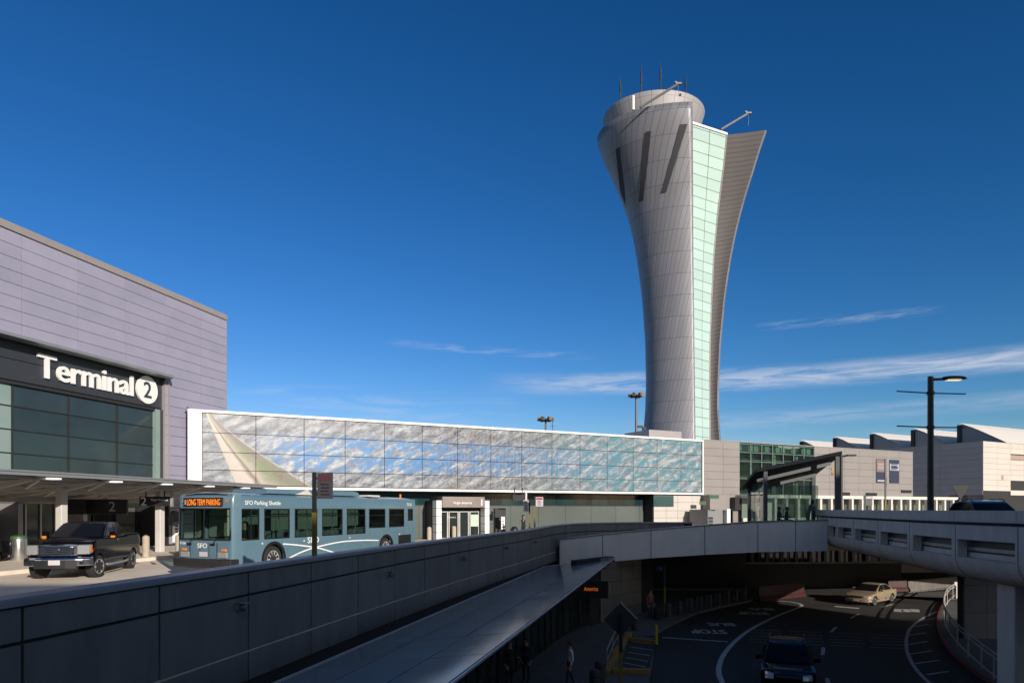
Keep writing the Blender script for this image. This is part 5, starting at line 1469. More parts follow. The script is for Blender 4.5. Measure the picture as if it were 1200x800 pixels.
q = MB()
for t in (1.5, 3.2, 4.9, 6.6, 8.3): 
    for x in (-0.38, 0.38): q.tube([(x, Yt(t), 0.42), (x, Yt(t), 2.25)], 0.018, 8)
for x in (-0.38, 0.38): q.tube([(x, Yt(1.5), 2.1), (x, Yt(9.5), 2.1)], 0.016, 8)
q.build('grab_pole', M['alu'], bus)
q = MB(); q.tube([(0.35, Yt(0.9), 0.42), (0.35, Yt(0.9), 2.2)], 0.03, 8); q.build('yellow_pole', M['yellow'], bus)
q = MB(); q.span(-1.1, 1.1, Yt(0.05), Yt(0.5), 0.9, 1.24); q.span(0.3, 1.0, Yt(1.0), Yt(1.4), 0.9, 1.0); q.span(0.35, 1.0, Yt(1.36), Yt(1.48), 1.0, 1.75); q.build('dashboard', M['dash'], bus)
q = MB(); 
ring = [(0.66 + 0.24 * math.cos(a), Yt(0.62) + 0.1 * math.sin(a), 1.33 + 0.2 * math.sin(a)) for a in [2 * math.pi * k / 20 for k in range(21)]]
q.tube(ring, 0.016, 6); q.build('steering_wheel', M['black'], bus)

# ------------------------------------------------------------------ cars
def car_body(root, prof, hw, paint, fn, nx=8):
    q = MB(); q.extr(prof, -hw, hw, nx)
    ys = [p[0] for p in prof]; zs_ = [p[1] for p in prof]
    for k in range(1, 24):
        bmesh.ops.bisect_plane(q.bm, geom=q.bm.verts[:] + q.bm.edges[:] + q.bm.faces[:], plane_co=(0, min(ys) + (max(ys) - min(ys)) * k / 24, 0), plane_no=(0, 1, 0), dist=1e-4)
    for k in range(1, 9):
        bmesh.ops.bisect_plane(q.bm, geom=q.bm.verts[:] + q.bm.edges[:] + q.bm.faces[:], plane_co=(0, 0, min(zs_) + (max(zs_) - min(zs_)) * k / 9), plane_no=(0, 0, 1), dist=1e-4)
    for v in q.bm.verts: v.co = Vector(fn(*v.co))
    return q.build('body', paint, root, smooth=32)

def make_car(name, label, cat, loc, rotz, paint, kind, group=None, steer=0.0, lens='lens'):
    root = thing(name, label, cat, loc, rotz, group)
    if kind == 'pickup':
        L0, L1, hw, r, ax = -2.72, 3.02, 0.98, 0.40, 1.84
        top = [(L0, 0.62), (L0 - 0.02, 1.0), (L0 + 0.03, 1.20), (L0 + 0.14, 1.30), (-2.1, 1.37), (-1.25, 1.41), (-1.2, 1.36), (1.10, 1.36), (1.14, 1.40), (L1 - 0.03, 1.40), (L1, 1.36), (L1, 0.70)]
        z0 = 0.52; gh = [(-1.32, 1.37), (-0.92, 1.62), (-0.48, 1.885), (-0.25, 1.93), (0.35, 1.955), (0.85, 1.93), (1.0, 1.86), (1.12, 1.37)]
        wind = ((-1.27, 1.40), (-0.47, 1.875)); sidew = [[(-0.98, 1.40), (-0.28, 1.86), (0.15, 1.875), (0.15, 1.40)], [(0.22, 1.40), (0.22, 1.875), (0.80, 1.855), (0.92, 1.76), (0.96, 1.40)]]
        rearw = ((1.10, 1.42), (1.0, 1.84)); belt = 1.37; th = 0.34
    elif kind == 'sedan':
        L0, L1, hw, r, ax = -2.3, 2.3, 0.89, 0.32, 1.34
        top = [(L0, 0.42), (L0 - 0.02, 0.60), (L0 + 0.08, 0.72), (-1.9, 0.82), (-1.0, 0.93), (-0.9, 0.93), (1.55, 0.98), (2.1, 0.99), (L1 - 0.02, 0.93), (L1 + 0.01, 0.6), (L1 - 0.03, 0.45)]
        z0 = 0.24; gh = [(-1.05, 0.925), (-0.62, 1.17), (-0.2, 1.37), (0.1, 1.44), (0.55, 1.45), (0.95, 1.38), (1.4, 1.17), (1.72, 0.975)]
        wind = ((-0.98, 0.96), (-0.2, 1.36)); sidew = [[(-0.72, 0.97), (-0.15, 1.33), (0.28, 1.39), (0.30, 0.98)], [(0.36, 0.98), (0.34, 1.39), (0.85, 1.345), (1.32, 1.1), (1.40, 0.985)]]
        rearw = ((1.66, 1.0), (0.98, 1.37)); belt = 0.93; th = 0.42
    else:   # tall wagon
        L0, L1, hw, r, ax = -2.35, 2.4, 0.93, 0.36, 1.38
        top = [(L0, 0.50), (L0 - 0.02, 0.78), (L0 + 0.10, 0.92), (-1.9, 1.02), (-1.05, 1.10), (-0.95, 1.09), (1.9, 1.12), (L1 - 0.02, 1.10), (L1 + 0.02, 0.8), (L1 - 0.03, 0.5)]
        z0 = 0.30; gh = [(-1.15, 1.09), (-0.75, 1.35), (-0.32, 1.60), (0.0, 1.68), (0.6, 1.73), (1.6, 1.70), (1.95, 1.62), (2.28, 1.11)]
        wind = ((-1.09, 1.12), (-0.32, 1.585)); sidew = [[(-0.82, 1.13), (-0.25, 1.53), (0.28, 1.62), (0.30, 1.13)], [(0.37, 1.13), (0.35, 1.63), (1.12, 1.635), (1.14, 1.13)], [(1.22, 1.13), (1.2, 1.63), (1.75, 1.58), (1.98, 1.14)]]
        rearw = ((2.24, 1.14), (1.97, 1.6)); belt = 1.09; th = 0.33
    ra = r + 0.07
    prof = top + arch(ax, r, ra, z0)[::-1] + arch(-ax, r, ra, z0)[::-1]
    def fn(x, y, z):
        k = 1.0
        if y < L0 + 0.55: k -= 0.16 * ((L0 + 0.55 - y) / 0.55) ** 2
        if y > L1 - 0.45: k -= 0.09 * ((y - L1 + 0.45) / 0.45) ** 2
        if z > 0.85 * belt: k -= 0.10 * (z - 0.85 * belt) / belt
        if z < 0.45 * belt: k -= 0.05
        yy = y
        if y < L0 + 0.3: yy = y + 0.16 * (abs(x) / hw) ** 3
        if y > L1 - 0.2: yy = y - 0.08 * (abs(x) / hw) ** 3
        zz_ = z - (0.03 * (abs(x) / hw) ** 3 if z > belt - 0.15 else 0)
        return (x * k, yy, zz_)
    car_body(root, prof, hw, paint, fn)
    def gx(z): return hw * (0.90 - th * (z - belt))
    q = MB(); q.extr(gh, -1, 1, 6, lambda x, y, z: (x * gx(z), y + (0.10 * x * x if y < 0 else (-0.06 * x * x if kind != 'pickup' else 0)), z - 0.02 * x * x)); q.build('cab', paint, root, smooth=30, bevel=0.02)
    # glass
    q = MB()
    (ya, za), (yb, zb_) = wind
    q.grid([[(f * gx(z) * 0.93, y + 0.10 * (f * .93) ** 2 - 0.028, z + 0.014) for f in (-1, -.6, 0, .6, 1)] for y, z in ((ya, za), ((ya + yb) / 2, (za + zb_) / 2 + .008), (yb, zb_))])
    q.build('windscreen', M['carglass'], root, smooth=60)
    (ya, za), (yb, zb_) = rearw
    q = MB(); q.grid([[(f * gx(z) * 0.86, y + 0.02, z + 0.012) for f in (-1, 0, 1)] for y, z in ((ya, za), (yb, zb_))]); q.build('rear_window', M['carglass'], root)
    for sx in (1, -1):
        for poly in sidew:
            q = MB(); f_ = [q.bm.verts.new((sx * (gx(z) - 0.02 * 0 + 0.008), y, z)) for y, z in poly]; q.bm.faces.new(f_); q.build('side_window', M['carglass'], root)
        for s_, y in ((1, -ax), (1, ax)):
            wheel(root, sx * (hw - 0.13), y, r, 0.26 if kind == 'pickup' else 0.21, sx, steer if y < 0 else 0.0, 'rimalu')
        # mirror
        ym = wind[0][0] + 0.42; zm = belt + 0.10
        q = MB(); q.box((sx * (hw + 0.10), ym, zm), (0.20, 0.10, 0.17 if kind != 'pickup' else 0.26)); q.box((sx * (hw - 0.02), ym, zm - .05), (0.14, 0.04, 0.04)); mi = q.build('mirror', paint, root, bevel=0.025)
        if kind == 'pickup':
            q = MB(); q.box((sx * (hw + 0.12), ym - 0.055, zm - 0.06), (0.14, 0.01, 0.07)); q.build('indicator', M['amber'], mi)
        # head and tail lamps
        q = MB()
        if kind == 'pickup':
            q.extr([(L0 - 0.03, 0.88), (L0 - 0.03, 1.16), (L0 + 0.06, 1.20), (L0 + 0.30, 1.19), (L0 + 0.34, 0.92)], sx * 0.60, sx * 0.93, 3, lambda x, y, z: (x, y + 0.16 * (abs(x) / hw) ** 3 - 0.02, z))
            hl = q.build('headlight', M['lens'], root, bevel=0.01)
            q = MB(); q.box((sx * 0.915, L0 + 0.30, 1.05), (0.05, 0.22, 0.22)); q.build('indicator', M['amber'], hl, bevel=0.01)
            q = MB(); q.box((sx * 0.80, L1 - 0.05, 1.13), (0.13, 0.05, 0.34)); q.build('tail_lamp', M['redlens'], root, bevel=0.01)
        else:
            z1 = top[2][1] - 0.02
            q.extr([(L0 - 0.01, z1 - 0.14), (L0 + 0.04, z1), (L0 + 0.36, z1 + 0.07), (L0 + 0.34, z1 - 0.06)], sx * 0.48, sx * 0.78, 3, lambda x, y, z: (x, y + 0.16 * (abs(x) / hw) ** 3 - 0.015, z))
            q.build('headlight', M[lens], root, bevel=0.01)
            q = MB(); q.box((sx * 0.70, L1 - 0.02, belt - 0.15), (0.26, 0.08, 0.16)); q.build('tail_lamp', M['redlens'], root, bevel=0.01)
        q = MB()
        q.box((sx * (hw + 0.002), sidew[0][0][0] + 0.95, belt - 0.10), (0.03, 0.16, 0.035)); q.build('door_handle', M['chrome'] if kind == 'pickup' else paint, root)
        q = MB(); yb_ = sidew[0][-1][0] + 0.03
        for yy in (yb_, sidew[0][0][0] - 0.05): q.box((sx * (hw * 0.97), yy, (z0 + belt) / 2 + 0.02), (hw * 0.062, 0.012, belt - z0 - 0.16))
        q.build('door_seam', M['black'], root)
    # nose details
    if kind == 'pickup':
        q = MB(); q.extr([(L0 - 0.07, 0.84), (L0 - 0.07, 1.18), (L0 + 0.05, 1.22), (L0 + 0.1, 0.82)], -0.60, 0.60, 6, lambda x, y, z: (x, y + 0.10 * abs(x / 0.6) ** 3, z)); q.build('grille_frame', M['chrome'], root, bevel=0.015)
        q = MB(); q.span(-0.50, 0.50, L0 - 0.085, L0 - 0.02, 0.88, 1.13); gr = q.build('grille', M['black'], root)
        q = MB()
        for z in (0.93, 1.0, 1.07): q.span(-0.5, 0.5, L0 - 0.10, L0 - 0.085, z - 0.014, z + 0.014)
        for x in (-0.4, 0.4): q.span(x - 0.05, x + 0.05, L0 - 0.10, L0 - 0.084, 0.88, 1.13)
        q.build('grille_bar', M['chrome'], gr)
        q = MB(); q.lathe([(0.10, 0.0), (0.10, -0.02)], 20, (0, L0 - 0.10, 1.0), axis='y', sx=1.0); q.build('badge', M['cargrey'], gr)
        q = MB(); q.extr([(L0 - 0.22, 0.50), (L0 - 0.22, 0.72), (L0 - 0.15, 0.78), (L0 + 0.1, 0.78), (L0 + 0.1, 0.48)], -0.98, 0.98, 10, lambda x, y, z: (x, y + 0.20 * abs(x / 0.98) ** 3, z)); q.build('bumper', M['chrome'], root, bevel=0.02)
        q = MB(); q.extr([(L0 - 0.235, 0.42), (L0 - 0.235, 0.70), (L0, 0.70), (L0, 0.40)], -0.62, 0.62, 4, lambda x, y, z: (x, y + 0.05 * abs(x / 0.62) ** 3, z)); q.build('valance', M['dark_metal'], root)
        q = MB(); q.span(-0.17, 0.17, L0 - 0.26, L0 - 0.238, 0.54, 0.70); q.build('number_plate', M['signwhite'], root)
        for sx in (-1, 1):
            q = MB(); q.lathe([(0.06, 0), (0.06, -0.02)], 12, (sx * 0.76, L0 - 0.13, 0.60), axis='y'); q.build('fog_lamp', M['black'], root)
            q = MB(); q.tube([(sx * 0.97, -1.1, 0.42), (sx * 1.0, -0.9, 0.40), (sx * 1.0, 0.95, 0.40), (sx * 0.97, 1.15, 0.42)], 0.045, 8); q.build('side_step', M['alu'], root)
        q = MB(); q.span(-0.86, 0.86, 1.2, L1 - 0.1, 1.401, 1.43); q.build('bed_cover', M['dark_metal'], root, bevel=0.01)
        q = MB(); q.span(-0.9, 0.9, L1 + 0.02, L1 + 0.16, 0.52, 0.68); q.build('rear_bumper', M['chrome'], root, bevel=0.02)
    else:
        zb_ = top[1][1]
        q = MB(); q.span(-0.42, 0.42, L0 - 0.04, L0 + 0.05, zb_ - 0.0, zb_ + 0.10); q.build('grille', M['black'], root, bevel=0.01)
        q = MB(); q.span(-0.42, 0.42, L0 - 0.05, L0 - 0.04, zb_ + 0.075, zb_ + 0.10); q.build('grille_bar', M['chrome'], root)
        q = MB(); q.extr([(L0 - 0.06, z0 + 0.05), (L0 - 0.07, z0 + 0.24), (L0 + 0.1, z0 + 0.28), (L0 + 0.1, z0)], -hw * .9, hw * .9, 8, lambda x, y, z: (x, y + 0.20 * abs(x / hw) ** 3, z)); q.build('bumper', paint, root, bevel=0.02)
        q = MB(); q.span(-0.16, 0.16, L0 - 0.09, L0 - 0.068, z0 + 0.10, z0 + 0.22); q.build('number_plate', M['signwhite'], root)
        if kind == 'wagon':
            for sx in (-1, 1):
                q = MB(); q.tube([(sx * 0.60, -0.1, 1.68), (sx * 0.62, 0.1, 1.77), (sx * 0.62, 1.5, 1.77), (sx * 0.60, 1.7, 1.70)], 0.02, 6); q.build('roof_rail', M['black'], root)
    return root

make_car('pickup_truck', 'black pickup truck with a chrome grille pulling out from the kerb', 'pickup truck', (-15.2, 24.5, 0), R(13), M['carblack'], 'pickup', steer=R(-14)).scale = (0.97, 0.97, 0.95)
g = make_car('parked_car', 'champagne sedan in the patch of sun on the lower road', 'car', lowat(1021, 706) + (LOW,), R(-52), M['cargold'], 'sedan')
g2_ = make_car('parked_car', 'black wagon in deep shade at the bottom of the lower road', 'car', (10.6, 26.3, LOW), R(-21), M['carblack'], 'wagon', lens='lens')
g3_ = make_car('parked_car', 'dark blue wagon half hidden behind the ramp parapet at right', 'car', (20.4, 29.3, RZ), R(-14), M['cargrey'], 'wagon')
make_car('parked_car', 'dark car cut off by the left picture edge beside the black pickup', 'car', (-22.05, 26.4, 0.0), R(-14), M['carblack'], 'sedan')
# shadowed cars under the decks
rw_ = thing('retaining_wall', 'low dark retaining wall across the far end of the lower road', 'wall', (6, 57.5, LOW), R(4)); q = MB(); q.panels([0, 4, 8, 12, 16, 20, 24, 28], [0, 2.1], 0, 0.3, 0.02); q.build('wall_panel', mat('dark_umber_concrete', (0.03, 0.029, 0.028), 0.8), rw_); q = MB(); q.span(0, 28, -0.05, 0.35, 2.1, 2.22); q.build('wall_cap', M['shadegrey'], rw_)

# ------------------------------------------------------------------ people
def person(label, loc, rotz, pose='stand', top='cl_black', legs='cl_navy', h=1.72, arms=None, hairlong=False, bag=False):
    """one skinned body; local -y is the way the figure faces"""
    k = h / 1.72
    J = {}
    def j(n, x, y, z, r): J[n] = (Vector((x * k, y * k, z * k)), r * k)
    sit = pose == 'sit'
    dz = -0.40 if sit else 0.0
    lean = {'stand': 0.0, 'sit': -0.03, 'lean': -0.22}.get(pose, 0.0)
    j('pel', 0, 0, 0.95 + dz, 0.135); j('wst', 0, lean * .35, 1.08 + dz, 0.125); j('chs', 0, lean * .75, 1.30 + dz, 0.145); j('nck', 0, lean * 1.0, 1.47 + dz, 0.062); j('hd0', 0, lean * 1.15 - 0.02, 1.55 + dz, 0.075); j('hd1', 0, lean * 1.25 - 0.025, 1.63 + dz, 0.098); j('hd2', 0, lean * 1.3 - 0.01, 1.695 + dz, 0.075)
    E = [('pel', 'wst'), ('wst', 'chs'), ('chs', 'nck'), ('nck', 'hd0'), ('hd0', 'hd1'), ('hd1', 'hd2')]
    for s, t in ((1, 'l'), (-1, 'r')):
        j('sh' + t, s * 0.19, lean * .9, 1.40 + dz, 0.068)
        a = (arms or {}).get(t, 'down')
        if a == 'down': j('el' + t, s * 0.25, lean * .6 + 0.03, 1.13 + dz, 0.048); j('wr' + t, s * 0.25, lean * .5 - 0.06, 0.88 + dz, 0.034); j('ha' + t, s * 0.245, lean * .5 - 0.09, 0.80 + dz, 0.036)
        elif a == 'fwd': j('el' + t, s * 0.24, lean * .6 - 0.05, 1.14 + dz, 0.048); j('wr' + t, s * 0.18, lean - 0.28, 1.12 + dz, 0.034); j('ha' + t, s * 0.17, lean - 0.36, 1.13 + dz, 0.036)
        else: j('el' + t, s * 0.28, lean * .6 - 0.10, 1.16 + dz, 0.048); j('wr' + t, s * 0.17, lean - 0.14, 1.42 + dz, 0.034); j('ha' + t, s * 0.13, lean - 0.12, 1.52 + dz, 0.036)
        if sit:
            j('hp' + t, s * 0.10, -0.02, 0.52, 0.105); j('kn' + t, s * 0.12, -0.44, 0.50, 0.070); j('an' + t, s * 0.12, -0.42, 0.09, 0.048); j('to' + t, s * 0.13, -0.60, 0.045, 0.040)
        else:
            st = 0.10 * s if pose == 'walk' else 0.0
            j('hp' + t, s * 0.10, 0, 0.88, 0.105); j('kn' + t, s * 0.105, -0.02 - st, 0.49, 0.068); j('an' + t, s * 0.11, 0.02 - st * 2, 0.09, 0.046); j('to' + t, s * 0.125, -0.15 - st * 2, 0.04, 0.038)
        E += [('chs', 'sh' + t), ('sh' + t, 'el' + t), ('el' + t, 'wr' + t), ('wr' + t, 'ha' + t), ('pel', 'hp' + t), ('hp' + t, 'kn' + t), ('kn' + t, 'an' + t), ('an' + t, 'to' + t)]
    names = list(J)
    me = bpy.data.meshes.new('person'); me.from_pydata([J[n][0] for n in names], [(names.index(a), names.index(b)) for a, b in E], [])
    tmp = bpy.data.objects.new('person', me); COL.objects.link(tmp)
    sk = tmp.modifiers.new('skin', 'SKIN'); sk.use_smooth_shade = True
    for i, n in enumerate(names):
        d_ = me.skin_vertices[0].data[i]; d_.radius = (J[n][1], J[n][1] * (0.72 if n in ('chs', 'wst', 'pel') else 1.0)); d_.use_root = (n == 'pel')
        if n in ('chs', 'wst', 'pel'): d_.radius = (J[n][1] * 1.1, J[n][1] * 0.78)
    tmp.modifiers.new('sub', 'SUBSURF').levels = 1
    tmp.modifiers['sub'].render_levels = 1
    dg = bpy.context.evaluated_depsgraph_get(); m2 = bpy.data.meshes.new_from_object(tmp.evaluated_get(dg)); bpy.data.objects.remove(tmp)
    bm = bmesh.new(); bm.from_mesh(m2)
    # nose, ears and fingers join the body
    hd = J['hd1'][0]
    def blob(c, s): bmesh.ops.create_icosphere(bm, subdivisions=1, radius=1, matrix=Matrix.Translation(c) @ Matrix.Diagonal((*s, 1)))
    blob(hd + Vector((0, -0.10 * k, -0.012)), (0.014 * k, 0.022 * k, 0.026 * k))
    for s in (1, -1): blob(hd + Vector((s * 0.095 * k, 0.005, -0.005)), (0.012, 0.024, 0.034))
    for t, s in (('l', 1), ('r', -1)):
        w_ = J['wr' + t][0]; h_ = J['ha' + t][0]; d_ = (h_ - w_).normalized(); sd = Vector((0, 1, 0)) if abs(d_.y) < 0.7 else Vector((s, 0, 0)); sd = (sd - d_ * sd.dot(d_)).normalized()
        for f in range(4):
            p0 = h_ + sd * (f - 1.5) * 0.019 + d_ * 0.01; ln = (0.07, 0.085, 0.08, 0.062)[f]; p1 = p0 + d_ * ln * .6; p2 = p1 + (d_ * 0.8 + Vector((-s * 0.5, 0, 0))).normalized() * ln * .5
            mm_ = MB(); mm_.bm.free(); mm_.bm = bm; mm_.tube([p0, p1, p2], [0.010, 0.009, 0.007], 6)
        mm_ = MB(); mm_.bm.free(); mm_.bm = bm; mm_.tube([w_ + d_ * 0.03 - sd * 0.03, h_ - sd * 0.055, h_ - sd * 0.06 + d_ * 0.045], [0.012, 0.011, 0.008], 6)
    bmesh.ops.recalc_face_normals(bm, faces=bm.faces)
    zs_, zt_ = J['pel'][0].z, J['nck'][0].z
    for f in bm.faces:
        c = f.calc_center_median(); near = min(names, key=lambda n: (J[n][0] - c).length)
        f.smooth = True
        f.material_index = 0
        if near in ('nck',) and c.z > J['nck'][0].z - 0.01: f.material_index = 0
        elif near in ('hd0', 'hd1', 'hd2'): f.material_index = 0
        elif near[:2] in ('ch', 'ws', 'sh', 'el', 'nc'): f.material_index = 1
        elif near[:2] == 'wr': f.material_index = 1 if (J[near][0] - c).length > 0.05 and c.z > J[near][0].z else 0
        elif near[:2] == 'ha': f.material_index = 0
        elif near[:2] in ('pe', 'hp', 'kn'): f.material_index = 2
        elif near[:2] in ('an', 'to'): f.material_index = 3 if c.z < 0.12 * k else 2
    bm.to_mesh(m2); bm.free()
    for m_ in (M['skin'], M[top], M[legs], M['black']): m2.materials.append(m_)
    m2.name = 'person'
    o = bpy.data.objects.new('person', m2); COL.objects.link(o); o.location = loc; o.rotation_euler = (0, 0, rotz)
    tag(o, label, 'person')
    q = MB(); hc = J['hd1'][0]
    q.lathe([(0.02, 0.115 * k), (0.07 * k, 0.10 * k), (0.104 * k, 0.055 * k), (0.112 * k, 0.0), (0.105 * k, -0.05 * k if not hairlong else -0.16 * k), (0.05 * k, -0.06 * k if not hairlong else -0.17 * k)], 14, (hc.x, hc.y + 0.022 * k, hc.z + 0.012 * k))
    for v in q.bm.verts:
        if v.co.y < hc.y - 0.055 * k and v.co.z < hc.z + 0.055 * k: v.co.y = hc.y - 0.03 * k
    q.build('hair', M['hair'], o, smooth=80)
    return o
def busloc(x, t, z): 
    a = R(-21.2); y = Yt(t); return (-8.27 + x * math.cos(a) - y * math.sin(a), 29.05 + x * math.sin(a) + y * math.cos(a), z)
person('bus driver in a dark uniform seated at the wheel of the blue bus', busloc(0.66, 1.18, 0.52), R(-21.2), 'sit', 'cl_black', 'cl_navy', arms={'l': 'fwd', 'r': 'fwd'})
person('person in black holding a phone to the ear near the yellow sign posts', at(613, 600, 46)[:2] + (0.15,), R(70), 'stand', 'cl_black', 'cl_black', 1.75, {'r': 'up'}) if False else person('person in black holding a phone to the ear near the yellow sign posts', (0.76, 46.4, 0.15), R(60), 'stand', 'cl_black', 'cl_black', 1.72, {'r': 'up'})
person('person in a rust shirt standing with a dark suitcase by the lower wall', (lowat(762, 727)[0], lowat(762, 727)[1], LOW + 0.15), R(30), 'stand', 'cl_rust', 'cl_navy', 1.72)
person('person with a white shirt walking at the bottom of the lower pavement', (2.15, 25.4, LOW + 0.15), R(-75), 'walk', 'cl_white', 'cl_navy', 1.72)
person('person in dark clothes with a white bag under the glass canopy', (-0.1, 25.6, LOW + 0.15), R(40), 'stand', 'cl_black', 'cl_black', 1.7, {'l': 'fwd'})
person('second person in dark clothes further right under the glass canopy', (0.55, 26.3, LOW + 0.15), R(-30), 'stand', 'cl_navy', 'cl_black', 1.66)

# ------------------------------------------------------------------ glass shelter on the bridge
SH = Vector((15.9, 42.3, 1.05))
pl = MB(); pl.span(-1.6, 6.5, -1.9, 6.5, -0.5, 0.0); sh = thing('glass_shelter', 'glass shelter with a dark sloping roof standing behind the bridge parapet', 'shelter', SH, R(-8))
pl.build('platform', M['pave'], sh)
def shp(px, py, Y): return Matrix.Rotation(R(8), 4, 'Z') @ (at(px, py, Y) - SH)
rf = [(888, 548.5, 41), (985, 528.5, 41), (985, 545, 46.5), (893, 563, 46.5)]
A0, A1 = shp(886, 549, 40.9), shp(987, 528, 40.6)
back = Vector((0, 5.2, -0.95))
q = MB()
for e0, e1 in ((0.0, 0.2),):
    top = [A0, A1, A1 + back, A0 + back]; v1 = [q.bm.verts.new(p + Vector((0, 0, 0.0))) for p in top]; v0 = [q.bm.verts.new(p - Vector((0, 0, 0.22))) for p in top]
    q.bm.faces.new(v1); q.bm.faces.new(v0[::-1])
    for i in range(4): q.bm.faces.new((v0[i], v0[(i + 1) % 4], v1[(i + 1) % 4], v1[i]))
q.build('roof', mat('dark_steel_roof', (0.006, 0.009, 0.013), 0.7, spec=0.15), sh, bevel=0.02)
for y_ in (1.2, 4.2):
    q = MB(); q.bar(A0 + Vector((0.3, y_, -0.46 - 0.18 * y_)), A1 + Vector((-0.3, y_, -0.46 - 0.18 * y_)), 0.12, 0.2); q.build('rafter', mat('grey_steel_post', (0.055, 0.065, 0.075), 0.5, 0.1), sh)
def post(px, y, w=0.22):
    x = shp(px, 590, 41.3).x; t = (x - A0.x) / (A1.x - A0.x); zt_ = A0.z + (A1.z - A0.z) * t - 0.22 - 0.183 * y
    q = MB(); q.box((x, A0.y + y, zt_ / 2), (w, w, zt_)); q.build('post', mat('grey_steel_post', (0.055, 0.065, 0.075), 0.5, 0.1), sh); return x, zt_
xp = []
for px, y in ((896, 0.3), (976, 0.3), (896, 5.0), (976, 5.0), (904, 2.6), (912, 5.0)): xp.append(post(px, y))
xl_, xr_ = xp[0][0], xp[1][0]
for (y) in (0.35, 1.9, 3.4):
    q = MB(); q.box((xl_, A0.y + y + 0.72, 1.55), (0.03, 1.4, 3.0)); q.build('glass_panel', M['shelterglass'], sh)
for k in range(4):
    xx = xl_ + (xr_ - xl_) * (k + .5) / 4
    q = MB(); q.box((xx, A0.y + 5.05, 1.55), ((xr_ - xl_) / 4 - 0.06, 0.03, 3.0)); q.build('glass_panel', M['shelterglass'], sh)
q = MB(); q.box((xr_ - 0.3, A0.y + 0.15, A1.z - 1.1), (0.10, 0.10, 0.16)); q.box((xr_ - 0.3, A0.y + 0.15, A1.z - 1.35), (0.10, 0.10, 0.16)); q.build('amber_lamp', M['yellow'], sh)
for k in range(3):
    xx = xl_ + (xr_ - xl_) * (k + .5) / 4
    q = MB(); q.box((xx, A0.y + 0.34, 1.35), ((xr_ - xl_) / 4 - 0.06, 0.03, 2.6)); q.build('glass_panel', M['shelterglass'], sh)
bn = thing('shelter_bench', 'dark bench inside the glass shelter carrying two seated people', 'bench', (SH.x + 0.0, SH.y - 0.75, SH.z), R(-8))
q = MB(); q.box((0.05, 0, 0.45), (2.2, 0.42, 0.05)); q.build('seat', M['dark_metal'], bn, bevel=0.01)
for x in (-0.9, 1.0):
    q = MB(); q.box((x, 0, 0.21), (0.06, 0.38, 0.43)); q.build('leg', M['dark_metal'], bn)
def seatp(px, lab, top, ry): 
    p = at(px, 600, 41.5); person(lab, (p.x, 41.5, SH.z + 0.0), ry, 'sit', top, 'cl_navy', 1.76, {'l': 'fwd', 'r': 'fwd'})
seatp(912.5, 'left seated person in black inside the glass shelter', 'cl_black', R(50))
seatp(921.5, 'right seated person leaning forward inside the glass shelter', 'cl_black', R(60))
p = at(946.5, 600, 41.2); person('person in a pale grey top standing inside the glass shelter looking down', (p.x, 41.2, SH.z), R(85), 'lean', 'cl_grey', 'cl_grey', 1.80, {'l': 'fwd', 'r': 'fwd'}, hairlong=True)

# ------------------------------------------------------------------ street furniture
def ramp_pt(px, Y): return ((px - 600) / F * Y, Y)
lx, ly = ramp_pt(1090.5, 30.0)
lp = thing('street_lamp', 'tall black street lamp with a banner-rod pole on the ramp deck', 'street lamp', (lx, ly, RZ))
H_ = EYE + 155 / F * 30 - RZ
q = MB(); q.tube([(0, 0, 0.0), (0, 0, H_ * .5), (0, 0, H_)], [0.135, 0.13, 0.12], 16); q.lathe([(0.26, 0), (0.26, 0.04), (0.18, 0.30), (0.14, 0.36)], 16); q.build('pole', M['black'], lp, smooth=40)
q = MB(); q.tube([(0.1, 0, H_ - 0.13), (0.85, 0, H_ - 0.10)], 0.06, 10); ar = q.build('lamp_arm', M['black'], lp, smooth=40)
q = MB(); rows = []
for t in range(9):
    u = t / 8; x = 0.55 + 1.08 * u; w_ = 0.22 * math.sin(math.pi * min(1, 0.12 + u * 0.88)) ** 0.6 + 0.005; zz_ = H_ - 0.10 + 0.03 * math.sin(math.pi * u)
    rows.append([(x, w_ * math.cos(a), zz_ + (0.10 if math.sin(a) > 0 else 0.055) * math.sin(a) * min(1, w_ / 0.15)) for a in [2 * math.pi * k / 14 for k in range(15)]])
q.grid(rows); he = q.build('lamp_head', M['black'], ar, smooth=50)
q = MB(); q.span(0.72, 1.30, -0.13, 0.13, H_ - 0.175, H_ - 0.150); q.build('lamp_diffuser', M['lamp_led'], he)
for zz_, a0 in ((EYE + (596 - 460.5) / F * 30 - RZ, 0.06), (EYE + (596 - 500.5) / F * 30 - RZ, 0.06)):
    q = MB(); q.lathe([(0.16, -0.07), (0.165, 0.0), (0.16, 0.07)], 16, (0, 0, zz_)); q.tube([(-1.76, -0.5, zz_), (0, 0, zz_)], 0.028, 8); q.tube([(0, 0, zz_), (1.86, 0.5, zz_ + 0.05)], 0.028, 8); q.build('banner_rod', M['black'], lp, smooth=40)

lx, ly = ramp_pt(985.5, 46)
l2 = thing('street_lamp', 'smaller black street lamp directly behind the glass shelter', 'street lamp', (lx, ly, 0.9))
H2 = EYE + 63 / F * 46 - 0.9
q = MB(); q.tube([(0, 0, 0), (0, 0, H2)], [0.12, 0.10], 12); q.build('pole', M['black'], l2, smooth=40)
q = MB(); q.tube([(0, 0, H2 - 0.1), (0.5, 0, H2 - 0.02)], 0.06, 8); ar = q.build('lamp_arm', M['black'], l2)
q = MB(); q.extr([(-0.15, 0), (-0.1, 0.12), (0.1, 0.12), (0.15, 0)], 0.35, 1.0, 3, lambda x, y, z: (x, y, z + H2 - 0.08)); q.build('lamp_head', M['black'], ar, bevel=0.03)

